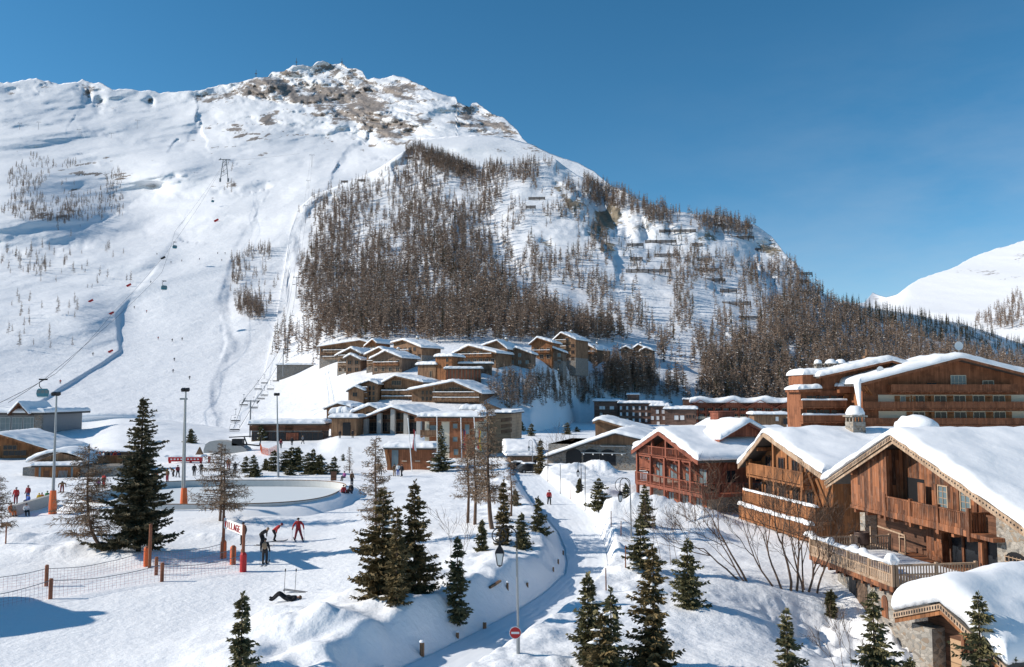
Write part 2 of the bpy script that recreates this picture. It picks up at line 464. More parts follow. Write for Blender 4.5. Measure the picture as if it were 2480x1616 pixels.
def gz(X, Y):
    X = np.asarray(X, float); Y = np.asarray(Y, float)
    px = CX + F * X / np.maximum(Y, 1)
    z = np.zeros(np.shape(X))
    # terrace under the hall and the hotels, behind the rink
    m = sstep(540, 640, px) * (1 - sstep(1010, 1090, px))
    z = z + (1.2 + 1.3 * sstep(770, 830, px)) * sstep(147, 168, Y) * m * (1 - sstep(228, 250, Y)) 
    ml = (1 - sstep(330, 620, px))
    z = z + ml * (2.2 * sstep(190, 225, Y) + 1.3 * sstep(158, 178, Y) * sstep(200, 300, px))
    # gentle relief
    g = fbm(X / 9, Y / 7, 3, 3) * .28 + fbm(X / 2.3, Y / 1.7, 3, 11) * .055
    calm = sstep(-31, -24, X) * (1 - sstep(-12, -6, X)) * (1 - sstep(64, 70, Y))
    z = z + g * (1 - .6 * calm)
    # drift left of the path, rising towards the spruces
    z = z + .5 * sstep(-16, -8, X) * (1 - sstep(-2, 4, X)) * (1 - sstep(78, 95, Y)) * sstep(30, 42, Y)
    for (a, b, h, sx, sy, th) in MOUNDS:
        p = G(a, b, .3)
        c, s = math.cos(th), math.sin(th)
        dx, dy = X - p.x, Y - p.y
        e = ((dx * c + dy * s) / sx) ** 2 + ((-dx * s + dy * c) / sy) ** 2
        z = z + h * np.exp(-e ** 1.3) * (1 + .35 * fbm(X / 1.1, Y / 1.1, 3, 5))
    # wind-scooped snow between path and spruces, broken clods on the big pile
    p = G(1430, 1130, 1)
    e = ((X - p.x) / 4) ** 2 + ((Y - p.y) / 7) ** 2
    z = z + np.exp(-e) * .9 * np.abs(fbm(X / .9, Y / .9, 3, 21))
    # the path is cut into the snow, with a high ploughed bank on its left
    d, side, hw = path_dist(X, Y)
    k = d - hw
    near = 1 - sstep(66, 92, Y)
    hl = .35 + .6 * near + .3 * fbm(X / 1.6, Y / 1.6, 2, 8)
    hr = .65 + .25 * fbm(X / 1.4, Y / 1.4, 3, 9) + .25 * sstep(60, 70, Y) * (1 - sstep(90, 110, Y))
    hh = np.where(side > 0, hl, hr)
    ww = np.where(side > 0, 1.5 + .5 * near, .8)
    wall = sstep(0, 1, (k + .1) / ww)
    fall = 1 - .35 * sstep(2.5, 10, k)
    bank = -.6 + (hh + .6) * wall
    fade = sstep(3.0, 14.0, k)
    inside = k < 14
    zz = np.where(k <= 0, -.6 + .02 * fbm(X / .5, Y / 1.5, 2, 14), bank * fall * (1 - fade) + z * fade + (z * .7) * (1 - fade) * wall)
    z = np.where(inside, zz, z)
    return z

def gpoint(px, py):
    p = G(px, py, 0)
    for _ in range(12):
        p = G(px, py, float(gz(p.x, p.y)) * .6 + p.z * .4)
    return Vector((p.x, p.y, float(gz(p.x, p.y))))

nu, ny = 620, 560
us = np.concatenate([np.linspace(-1.6, -.72, 40), np.linspace(-.7, .7, nu - 80), np.linspace(.72, 1.6, 40)])
ys = np.concatenate([np.linspace(-60, 26, 24), np.geomspace(28, 430, ny - 24)])
UU, YY = np.meshgrid(us, ys)
XX = UU * np.maximum(YY, 60 + (YY - 60) * (YY > 60)) if False else UU * np.maximum(YY, 28)
XX = np.where(YY < 28, UU * 40, XX)
XX = np.where(YY < 28, UU * 28, XX)
ZZ = gz(XX, YY)
def grid_faces(ny_, nx_):
    i = np.arange(ny_ - 1)[:, None] * nx_ + np.arange(nx_ - 1)[None, :]
    return np.stack([i, i + 1, i + nx_ + 1, i + nx_], -1).reshape(-1, 4)
V = np.stack([XX, YY, ZZ], -1).reshape(-1, 3)
o = link('snow_ground', mesh_np('snow_ground', V, grid_faces(len(ys), len(us)), [M['snow']], smooth=True))
tag(o, 'snow covered ground of the village with drifts, mounds and ploughed banks', 'ground', kind='structure')

# the packed path lies in its cutting
pv = []; NS = 300; NW = 41
seg = np.concatenate([[0], np.cumsum(np.hypot(np.diff(PC[:, 0]), np.diff(PC[:, 1])))])
for s in np.linspace(0, seg[-1], NS):
    x = np.interp(s, seg, PC[:, 0]); y = np.interp(s, seg, PC[:, 1]); w = np.interp(s, seg, PC[:, 2])
    e = .5
    tx = np.interp(s + e, seg, PC[:, 0]) - np.interp(s - e, seg, PC[:, 0]); ty = np.interp(s + e, seg, PC[:, 1]) - np.interp(s - e, seg, PC[:, 1])
    l = math.hypot(tx, ty) or 1; nx_, ny_ = -ty / l, tx / l
    for k in np.linspace(-1, 1, NW):
        pv.append((x + nx_ * w * k * .97, y + ny_ * w * k * .97))
pv = np.array(pv)
kk_ = np.tile(np.linspace(-1, 1, NW), NS); wob = .06 * fbm(pv[:, 1] / 6, pv[:, 1] * 0, 2, 6)
ruts = sum(np.exp(-((kk_ - q + wob) / .05) ** 2) for q in (-.52, -.2, .18, .5)) * (.011 + .011 * fbm(pv[:, 0] / 2, pv[:, 1] / 2, 2, 15))
pz = gz(pv[:, 0], pv[:, 1]) + .09 - ruts + .02 * fbm(pv[:, 0] / .25, pv[:, 1] / .4, 2, 16) + .015 * fbm(pv[:, 0] / .7, pv[:, 1] / .7, 2, 4)
o = link('path', mesh_np('path', np.column_stack([pv, pz]), grid_faces(NS, NW)[:, ::-1], [M['piste']], smooth=True))
tag(o, 'packed snow path winding between ploughed banks', 'path', kind='structure')

# ------------------------------------------------------------------ mountains: patches with true distance
def interp2(px, py, xs, ysk, tab):
    """tab[x][y]; ysk descending or ascending (any)"""
    tab = np.asarray(tab, float); xs = np.asarray(xs, float); ysk = np.asarray(ysk, float)
    o_ = np.argsort(ysk); ysk = ysk[o_]; tab = tab[:, o_]
    lt = np.log(tab)
    fx = np.interp(px, xs, np.arange(len(xs))); fy = np.interp(py, ysk, np.arange(len(ysk)))
    ix = np.clip(fx.astype(int), 0, len(xs) - 2); iy = np.clip(fy.astype(int), 0, len(ysk) - 2)
    fx = fx - ix; fy = fy - iy
    fx = .5 * fx + .5 * fx * fx * (3 - 2 * fx)
    a = lt[ix, iy]; b = lt[ix + 1, iy]; c = lt[ix, iy + 1]; d = lt[ix + 1, iy + 1]
    return np.exp((a * (1 - fx) + b * fx) * (1 - fy) + (c * (1 - fx) + d * fx) * fy)

def polyline_d(px, py, pts):
    best = np.full(np.shape(px), 1e9); side = np.zeros(np.shape(px))
    for (ax, ay), (bx, by) in zip(pts[:-1], pts[1:]):
        dx, dy = bx - ax, by - ay
        t = np.clip(((px - ax) * dx + (py - ay) * dy) / (dx * dx + dy * dy), 0, 1)
        qx, qy = px - ax - t * dx, py - ay - t * dy
        d = np.hypot(qx, qy); m = d < best; g = np.sign(dy) if abs(dy) > .5 * abs(dx) else np.sign(dx)
        best = np.where(m, d, best); side = np.where(m, np.sign(dy * qx - dx * qy) * g, side)
    return best, side

def crease(px, py, pts, w, h):
    """an irregular shoulder along a line: the ground steps back on the right of it and eases off on the left"""
    wx = px + 16 * fbm(px / 38, py / 38, 3, 201); wy = py + 12 * fbm(px / 38, py / 38, 3, 203)
    d, sd = polyline_d(wx, wy, pts)
    amp = .65 + .6 * fbm(px / 60, py / 60, 2, 205)
    right = np.exp(-(d / (3.2 * w)) ** 2) * np.clip(d / w, 0, 1)
    return np.where(sd > 0, right, -.12 * np.exp(-(d / (2.0 * w)) ** 2) * np.clip(d / w, 0, 1)) * h * amp

def ell(px, py, cx, cy, rx, ry, th=0):
    c, s = math.cos(th), math.sin(th)
    dx, dy = px - cx, py - cy
    return np.exp(-(((dx * c + dy * s) / rx) ** 2 + ((-dx * s + dy * c) / ry) ** 2))

def rays_np(px, py):
    u = (px - CX) / F; v = (CY - py) / F
    return u, cp - v * sp, sp + v * cp

SK1 = [(-120, 205), (0, 200), (29, 200), (70, 191), (86, 190), (125, 199), (143, 203), (187, 199), (200, 192), (226, 203), (240, 200), (273, 217), (318, 217), (336, 221), (362, 217), (385, 226), (409, 224), (443, 221), (482, 220), (521, 209), (573, 201), (604, 194), (620, 188), (649, 188), (659, 175), (688, 174), (706, 160), (735, 156), (753, 162), (771, 149), (787, 148), (807, 157), (828, 153), (844, 168), (862, 164), (878, 172), (890, 194), (906, 187), (922, 191), (953, 183), (979, 186), (1000, 199), (1026, 207), (1047, 221), (1076, 229), (1091, 235), (1104, 234), (1107, 246), (1120, 251), (1137, 261), (1143, 251), (1154, 247), (1169, 259), (1193, 278), (1219, 285), (1240, 304), (1253, 316), (1266, 337), (1300, 360), (1380, 420), (1600, 600), (1700, 700)]
SKS = [(960, 420), (985, 352), (995, 341), (1050, 334), (1100, 330), (1154, 327), (1200, 330), (1240, 337), (1290, 350), (1331, 371), (1370, 385), (1400, 394), (1440, 416), (1480, 450), (1540, 520)]
SK2 = [(560, 1075), (600, 1010), (640, 905), (668, 790), (688, 660), (700, 570), (722, 505), (760, 472), (830, 447), (900, 417), (945, 390), (985, 362), (1010, 352), (1060, 368), (1110, 392), (1150, 402), (1200, 397), (1280, 394), (1320, 388), (1345, 386), (1370, 405), (1400, 425), (1440, 440), (1500, 457), (1560, 490), (1640, 512), (1700, 521), (1770, 526), (1830, 545), (1868, 572), (1900, 612), (1940, 652), (1962, 682), (2010, 722), (2060, 752), (2120, 778), (2200, 805), (2300, 835), (2400, 862), (2480, 880), (2700, 920)]
SKR = [(1960, 760), (2040, 738), (2094, 733), (2113, 709), (2130, 716), (2146, 720), (2172, 714), (2199, 693), (2225, 677), (2264, 663), (2290, 656), (2316, 646), (2342, 630), (2368, 618), (2407, 604), (2446, 594), (2480, 582), (2600, 540), (2760, 470)]
SKD = [(1990, 800), (2030, 735), (2050, 730), (2080, 738), (2110, 745), (2160, 752), (2200, 758), (2260, 772), (2320, 782), (2400, 806), (2480, 835), (2560, 850), (2700, 870)]

Y1 = [1075, 1040, 1000, 940, 850, 760, 690, 600, 520, 440, 380, 330, 250, 150]
D1c = [228, 262, 285, 340, 425, 505, 585, 720, 850, 1050, 1250, 1500, 1850, 2150]
def D1(px, py):
    d = np.interp(-py, [-y for y in Y1], D1c)
    d = d * (1 + .05 * np.sin(px / 260.0))
    return d + sstep(760, 960, px) * np.maximum(D2(px, py) * 1.12 - d, 0)
X2 = [560, 640, 800, 960, 1170, 1285, 1345, 1405, 1640, 1900, 2200, 2480, 2700]
Y2 = [1075, 1000, 960, 900, 860, 820, 780, 700, 600, 500, 400, 340]
T2 = [[226, 272, 310, 372, 410, 450, 490, 570, 715, 880, 1150, 1400],
      [224, 262, 298, 358, 400, 442, 482, 566, 700, 860, 1100, 1300],
      [222, 248, 275, 318, 355, 402, 458, 556, 685, 825, 970, 1060],
      [222, 242, 262, 296, 330, 380, 440, 545, 665, 790, 910, 980],
      [222, 240, 258, 286, 320, 373, 438, 540, 650, 762, 880, 950],
      [240, 262, 282, 306, 336, 389, 446, 540, 650, 755, 880, 950],
      [285, 306, 322, 332, 355, 402, 456, 545, 655, 757, 880, 950],
      [352, 358, 364, 372, 388, 428, 475, 555, 660, 762, 884, 952],
      [355, 364, 374, 396, 424, 466, 512, 592, 692, 782, 896, 958],
      [358, 370, 388, 422, 456, 502, 548, 638, 746, 840, 940, 1000],
      [358, 390, 425, 477, 526, 584, 642, 770, 900, 1000, 1080, 1140],
      [358, 400, 450, 530, 608, 696, 782, 930, 1040, 1120, 1180, 1240],
      [358, 405, 460, 548, 632, 727, 817, 960, 1060, 1140, 1190, 1250]]
def D2(px, py): return interp2(px, py, X2, Y2, T2)

def patch(name, mat, sky, x0, x1, nx, bot, nr, depth, relief, rockf, label, jag=0.0, jseed=0, back=(40, 160), cat='mountain'):
    xs = np.linspace(x0, x1, nx)
    top = np.interp(xs, [p[0] for p in sky], [p[1] for p in sky])
    if jag: top = top + jag * fbm(xs / 9.0, xs * 0 + jseed, 4, jseed)
    t = np.linspace(0, 1, nr)
    py = bot + (top[None, :] - bot) * t[:, None]
    px = np.broadcast_to(xs[None, :], py.shape)
    D = depth(px, py)
    a, b, c = rays_np(px, py)
    # world positions of the smooth surface drive the noise
    X = a * D / b; Z = H + c * D / b
    D = np.maximum(D + relief(px, py, D, X, Z), 60)
    k = D / b
    V = np.stack([a * k, b * k, H + c * k], -1)
    rk = rockf(px, py, D, X, Z)
    rows = [V]; rks = [rk]
    for e in back:                                   # the far side falls away behind the crest
        Bk = V[-1].copy(); Bk[:, 1] += e; Bk[:, 2] -= e * .55
        rows.append(Bk[None]); rks.append(rk[-1][None])
    V = np.concatenate(rows); rk = np.concatenate(rks)
    me = mesh_np(name, V.reshape(-1, 3), grid_faces(V.shape[0], nx), [mat], smooth=True)
    at = me.attributes.new('rock', 'FLOAT', 'POINT'); at.data.foreach_set('value', rk.astype(np.float32).ravel())
    o = link(name, me); tag(o, label, cat, kind='structure')
    return o

PISTE_R = [(600, 545), (575, 590), (556, 640), (540, 690), (528, 740), (540, 790), (548, 830), (530, 890), (512, 930), (512, 985), (530, 1020)]
PISTE_L = [(430, 560), (405, 605), (370, 660), (335, 700), (285, 760), (287, 800), (292, 850), (250, 880), (150, 940), (60, 1000)]
def in_piste(px, py):
    l = np.interp(py, [p[1] for p in PISTE_L], [p[0] for p in PISTE_L]); r = np.interp(py, [p[1] for p in PISTE_R], [p[0] for p in PISTE_R])
    return sstep(-6, 6, px - l) * sstep(-6, 6, r - px) * sstep(545, 600, py)
def rocky1(px, py):
    r = .85 * ell(px, py, 760, 235, 190, 55, .15) + .75 * ell(px, py, 905, 270, 150, 45, .45) + .6 * ell(px, py, 1000, 225, 110, 40, .3) + .55 * ell(px, py, 640, 215, 130, 25) \
        + .8 * ell(px, py, 1150, 290, 70, 45, .6) + .5 * ell(px, py, 1230, 315, 40, 25, .6) + .6 * ell(px, py, 930, 300, 110, 30, .4) + .7 * ell(px, py, 680, 222, 60, 22, .2) + .5 * ell(px, py, 840, 170, 60, 18, .3)
    r = r + .75 * ell(px, py, 215, 215, 32, 14) + .8 * ell(px, py, 212, 238, 10, 20) + .85 * ell(px, py, 240, 253, 14, 19) + .7 * ell(px, py, 108, 203, 34, 10) + .65 * ell(px, py, 30, 222, 22, 9) + .65 * ell(px, py, 90, 225, 14, 11) + .6 * ell(px, py, 365, 248, 9, 15) + .6 * ell(px, py, 275, 262, 14, 8) + .5 * ell(px, py, 505, 238, 50, 10)
    r = r + .5 * ell(px, py, 670, 300, 60, 16, .2) + .5 * ell(px, py, 870, 325, 60, 16, .2) + .55 * ell(px, py, 900, 355, 40, 10) + .42 * ell(px, py, 570, 320, 60, 25, -.2) + .4 * ell(px, py, 790, 338, 20, 8)
    r = r + .5 * ell(px, py, 375, 452, 30, 9) + .4 * ell(px, py, 430, 430, 30, 10) + .4 * ell(px, py, 240, 395, 40, 8, .2) + .38 * ell(px, py, 190, 600, 50, 8, .15) + .35 * ell(px, py, 560, 445, 14, 10)
    return r
def relief1(px, py, D, X, Z):
    s = sstep(1060, 850, py)
    pis = in_piste(px, py)
    n = fbm(X / 260, Z / 200, 5, 31) * 88 * sstep(980, 430, py) + fbm(X / 90, Z / 60, 4, 33) * 17 * s * (1 - .75 * pis)
    rk = np.clip(rocky1(px, py), 0, 1)
    al = (X - .75 * Z) / 1.25; ac = (.75 * X + Z) / 1.25
    n = n + rk * (fbm(al / 260, ac / 85, 5, 41, True, .55) * 85 + fbm(al / 60, ac / 26, 4, 45, True, .55) * 20)
    # moguls off the groomed run
    n = n + fbm(X / 11, Z / 6, 3, 51) * 1.5 * s * (1 - pis) * sstep(420, 620, py)
    # tilted areas: the shaded bowl on the left, the sunny rolls below it
    n = n + D * .2 * ell(px, py, 190, 490, 210, 90, .12) * (px - 150) / 190
    n = n + D * .09 * ell(px, py, 300, 300, 320, 60, .1) * (px - 250) / 200 + D * .1 * ell(px, py, 720, 335, 150, 40, .1) * (px - 700) / 130 + D * .05 * ell(px, py, 250, 760, 90, 45) * (px - 250) / 80
    n = n - D * .03 * ell(px, py, 420, 430, 90, 60) - D * .022 * ell(px, py, 240, 630, 240, 40, .05) - D * .02 * ell(px, py, 120, 800, 160, 50, -.2)
    for pts, w, h in ((PISTE_R, 22, .008), (PISTE_L, 20, .0035), ([(0, 625), (130, 622), (230, 590), (320, 575), (420, 585)], 18, .018), ([(300, 515), (380, 488), (470, 480), (560, 470)], 16, .02), ([(215, 205), (205, 245), (190, 275)], 14, .008),
                      ([(450, 330), (480, 305), (520, 300)], 14, .025), ([(0, 283), (130, 300), (260, 335), (420, 370), (560, 390)], 12, .012), ([(830, 385), (850, 350), (870, 338)], 14, .03), ([(660, 450), (720, 430), (800, 400), (900, 390)], 20, .02)):
        n = n + D * crease(px, py, pts, w, h)
    # flat terraces near the foot
    n = n - 10 * ell(px, py, 250, 1000, 160, 14) + 9 * ell(px, py, 230, 1035, 170, 14)
    return n
def rock1(px, py, D, X, Z):
    r = np.clip(rocky1(px, py), 0, 1.2)
    al = (X - .75 * Z) / 1.25; ac = (.75 * X + Z) / 1.25
    n = fbm(al / 110, ac / 34, 5, 61, gain=.6); n2 = fbm(X / 24, Z / 18, 4, 65, gain=.6)
    kk = rays_np(px, py); Zt = H + D * kk[2] / kk[1]
    st = np.gradient(Zt, axis=0) / np.maximum(np.gradient(D, axis=0), .35)
    v = .03 + r * .54 + np.clip(r * 2.2, 0, 1) * (n * .62 + n2 * .42 + .16 * sstep(.8, 2.4, st))
    # scrub and stones dotted over the upper slopes
    sc_ = sstep(640, 560, py) * (1 - in_piste(px, py)) * (ell(px, py, 150, 450, 240, 90) + .8 * ell(px, py, 640, 330, 220, 70) + .6 * ell(px, py, 440, 440, 120, 60) + .5 * ell(px, py, 850, 370, 120, 30))
    v = v + np.clip(n2 + .5 * n - .26, 0, 1) * 2.4 * np.clip(sc_, 0, 1)
    return np.clip(v, -.4, 1)

patch('ski_mountain', M['mount'], SK1, -120, 1700, 640, 1075, 330, D1, relief1, rock1, 'snowy mountain with a rocky summit ridge and a groomed ski run', jag=2.6, jseed=3)

def D_sh(px, py): return np.interp(-py, [-560, -450, -400, -360, -330, -300], [900, 980, 1060, 1130, 1230, 1350])
def rel_sh(px, py, D, X, Z): return fbm(X / 120, Z / 90, 4, 71) * 22 - D * .03 * ell(px, py, 1120, 350, 90, 20)
def rock_sh(px, py, D, X, Z): return .05 + .5 * ell(px, py, 1290, 362, 40, 12, .3) + .38 * ell(px, py, 1215, 365, 20, 8) + .15 * fbm(X / 30, Z / 25, 3, 73)
patch('snow_shoulder', M['mount'], SKS, 960, 1540, 150, 560, 60, D_sh, rel_sh, rock_sh, 'smooth snow shoulder below the rocky summit', jag=1.0, jseed=5)

def rocky2(px, py):
    return .75 * ell(px, py, 1395, 500, 42, 34, .7) + .7 * ell(px, py, 1465, 530, 30, 48, .3) + .55 * ell(px, py, 1350, 450, 30, 14, .6) + .45 * ell(px, py, 1322, 590, 22, 12, .6) + .45 * ell(px, py, 1475, 605, 20, 18) \
        + .5 * ell(px, py, 1715, 570, 30, 40, .7) + .45 * ell(px, py, 1860, 610, 40, 50, .9) + .55 * ell(px, py, 1955, 660, 14, 20, .6) + .45 * ell(px, py, 1885, 800, 10, 30) + .35 * ell(px, py, 1560, 560, 90, 60) + .5 * ell(px, py, 1430, 560, 25, 25) + .35 * ell(px, py, 1760, 800, 20, 30)
def relief2(px, py, D, X, Z):
    s = sstep(1000, 900, py)
    s2 = sstep(900, 760, py)
    n = fbm(X / 150, Z / 110, 4, 81) * 34 * s2 + fbm(X / 38, Z / 30, 4, 83) * 8 * s2 + fbm(X / 9, Z / 6, 3, 89) * 1.3 * s
    rk = np.clip(rocky2(px, py) * 1.3, 0, 1)
    n = n + rk * (fbm(X / 26, Z / 40, 5, 85, True) * 20)
    for pts, w, h in (([(985, 362), (950, 400), (900, 425), (800, 460), (740, 500), (715, 560), (700, 660)], 16, .02), ([(1345, 386), (1350, 430), (1400, 480), (1440, 560)], 26, .045), ([(1440, 480), (1470, 540), (1480, 600)], 16, .03),
                      ([(1690, 520), (1700, 560), (1750, 600), (1800, 640)], 22, .035), ([(1590, 650), (1640, 680), (1700, 700)], 26, .02), ([(1850, 690), (1870, 760), (1890, 830)], 22, .03), ([(1000, 355), (1080, 420), (1090, 520)], 40, .03)):
        n = n + D * crease(px, py, pts, w, h)
    # gullies
    for pts, w, h in (([(1150, 430), (1190, 520), (1210, 600), (1280, 700), (1330, 780)], 24, .03), ([(1560, 560), (1520, 640), (1500, 700)], 30, .02), ([(720, 520), (690, 640), (680, 740)], 14, .02)):
        d, sd = polyline_d(px, py, pts)
        n = n + D * h * .7 * np.exp(-(d / w / 1.6) ** 2) * (.6 + .6 * fbm(px / 50, py / 50, 3, 207))
    w1 = sstep(745 + 130 * sstep(640, 820, py), 600, px)
    X1 = (px - CX) / F * D1(px, py); Z1 = H + D1(px, py) * (957 - py) / F
    return n * (1 - w1) + w1 * (D1(px, py) + relief1(px, py, D1(px, py), X1, Z1) - 2.5 - D)
def rock2(px, py, D, X, Z):
    r = rocky2(px, py)
    n = fbm(X / 16, Z / 24, 4, 91); c = fbm(X / 22 + Z / 60, Z / 40, 4, 93, True)
    return np.clip(.02 + r * .86 + (n * .5 + c * .3) * np.clip(r * 1.9, 0, 1), -.3, 1)
def on_hill(px, py):
    a_ = np.array([float(px)]); b_ = np.array([float(py)]); D = D2(a_, b_); a, b, c = rays_np(a_, b_)
    return float((D + relief2(a_, b_, D, a * D / b, H + c * D / b))[0])
patch('forest_hill', M['hill'], SK2, 560, 2700, 720, 1075, 240, D2, relief2, rock2, 'steep snowy hill with cliffs and larch forest behind the village', jag=1.5, jseed=7, cat='hill')

def D_d(px, py): return np.interp(px, [1990, 2200, 2480, 2700], [1010, 1180, 1420, 1500]) * np.interp(-py, [-900, -830, -730], [.85, .93, 1.1])
patch('dark_ridge', M['far'], SKD, 1990, 2700, 120, 900, 40, D_d, lambda px, py, D, X, Z: fbm(X / 120, Z / 80, 3, 95) * 20, lambda px, py, D, X, Z: px * 0, 'shaded wooded ridge running down to the valley', jag=1.5, jseed=8, cat='ridge')

def D_r(px, py): return np.interp(-py, [-860, -760, -700, -640, -580, -460], [1750, 2050, 2350, 2700, 3050, 3600]) * (1 + (2250 - px) / 2200)
def rel_r(px, py, D, X, Z): return fbm(X / 420, Z / 320, 5, 101) * 55 + 300 * ell(px, py, 2120, 700, 40, 40)
def rock_r(px, py, D, X, Z):
    r = .45 * ell(px, py, 2470, 625, 22, 20) + .42 * ell(px, py, 2400, 662, 25, 10) + .4 * ell(px, py, 2460, 672, 40, 8) + .35 * ell(px, py, 2350, 655, 40, 10) + .5 * ell(px, py, 2118, 722, 14, 8)
    return .04 + r + .2 * fbm(X / 60, Z / 50, 4, 103) * np.clip(r * 2, 0, 1)
patch('white_mountain', M['far'], SKR, 1960, 2760, 220, 860, 110, D_r, rel_r, rock_r, 'bright white mountain slope across the valley', jag=1.5, jseed=9, back=(100, 600))
# ------------------------------------------------------------------ people: one skinned body each, clothes and hair as children
BASE = dict(pelvis=(0, 0, .96), spine=(0, 0, 1.16), chest=(0, 0, 1.36), neck=(0, 0, 1.5), head=(0, -.01, 1.6), crown=(0, 0, 1.73), nose=(0, -.115, 1.615),
            shL=(.18, 0, 1.43), elL=(.26, .02, 1.17), wrL=(.28, -.08, .95), haL=(.28, -.12, .88), shR=(-.18, 0, 1.43), elR=(-.26, .02, 1.17), wrR=(-.28, -.08, .95), haR=(-.28, -.12, .88),
            hpL=(.1, 0, .9), knL=(.12, -.03, .5), anL=(.12, .02, .1), toL=(.13, -.17, .05), hpR=(-.1, 0, .9), knR=(-.12, -.03, .5), anR=(-.12, .02, .1), toR=(-.13, -.17, .05))
RAD = dict(pelvis=.175, spine=.17, chest=.19, neck=.066, head=.1, crown=.07, nose=.018, sh=.1, el=.078, wr=.058, ha=.044, hp=.125, kn=.092, an=.075, to=.055)
EDG = [('pelvis', 'spine'), ('spine', 'chest'), ('chest', 'neck'), ('neck', 'head'), ('head', 'crown'), ('head', 'nose')]
for s_ in 'LR': EDG += [('chest', 'sh' + s_), ('sh' + s_, 'el' + s_), ('el' + s_, 'wr' + s_), ('wr' + s_, 'ha' + s_), ('pelvis', 'hp' + s_), ('hp' + s_, 'kn' + s_), ('kn' + s_, 'an' + s_), ('an' + s_, 'to' + s_)]
def pose(**kw):
    d = dict(BASE); d.update(kw); return d
def lean(p, ang, piv='pelvis', keys=('spine', 'chest', 'neck', 'head', 'crown', 'nose', 'shL', 'elL', 'wrL', 'haL', 'shR', 'elR', 'wrR', 'haR')):
    q = dict(p); c = Vector(p[piv]); m = Matrix.Rotation(ang, 3, 'X')
    for k in keys: q[k] = tuple(m @ (Vector(p[k]) - c) + c)
    return q
POSES = {}
POSES['stand'] = pose()
POSES['ski'] = lean(pose(pelvis=(0, .08, .92), hpL=(.1, .08, .87), hpR=(-.1, .08, .87), knL=(.13, -.1, .5), knR=(-.13, -.1, .5), anL=(.14, .03, .12), toL=(.14, -.17, .07), anR=(-.14, .03, .12), toR=(-.14, -.17, .07), elL=(.36, .02, 1.2), wrL=(.38, -.16, 1.0), haL=(.38, -.22, .97), elR=(-.36, .02, 1.2), wrR=(-.38, -.16, 1.0), haR=(-.38, -.22, .97)), .25)
POSES['bend'] = lean(POSES['ski'], .65)
POSES['walk'] = pose(knL=(.11, -.2, .52), anL=(.11, -.22, .12), toL=(.11, -.42, .08), knR=(-.11, .06, .5), anR=(-.11, .28, .16), toR=(-.11, .12, .05), wrL=(.27, .08, .95), haL=(.27, .05, .88), wrR=(-.27, -.2, .98), haR=(-.27, -.27, .93))
POSES['stride'] = lean(pose(knL=(.16, -.12, .5), anL=(.24, -.1, .1), toL=(.27, -.3, .05), knR=(-.2, .0, .5), anR=(-.34, .1, .1), toR=(-.37, -.1, .05), elL=(.36, .02, 1.2), wrL=(.42, -.12, .98), haL=(.43, -.18, .93), elR=(-.36, .02, 1.2), wrR=(-.42, -.12, .98), haR=(-.43, -.18, .93)), .3)
POSES['sit'] = dict(pose(), **{k: (v[0], v[1], v[2] - .46) for k, v in BASE.items() if k[:2] not in ('hp', 'kn', 'an', 'to')})
POSES['sit'].update(hpL=(.1, 0, .48), knL=(.14, -.42, .5), anL=(.14, -.46, .1), toL=(.14, -.66, .06), hpR=(-.1, 0, .48), knR=(-.14, -.42, .5), anR=(-.14, -.46, .1), toR=(-.14, -.66, .06), wrL=(.2, -.3, .6), haL=(.18, -.38, .6), wrR=(-.2, -.3, .6), haR=(-.18, -.38, .6))
POSES['lie'] = {}
for k, v in BASE.items(): POSES['lie'][k] = (v[2] - .95, v[0] * .9, .17 + (-v[1]) * .6)
POSES['lie'].update(knL=(-.42, .12, .48), anL=(-.78, .13, .14), toL=(-.95, .14, .22), knR=(-.38, -.12, .42), anR=(-.74, -.14, .1), toR=(-.92, -.16, .16), hpL=(-.05, .1, .16), hpR=(-.05, -.1, .16), elL=(.3, .36, .1), wrL=(.1, .34, .2), haL=(.02, .3, .24), elR=(.3, -.36, .1), wrR=(.1, -.34, .2), haR=(.02, -.3, .24))

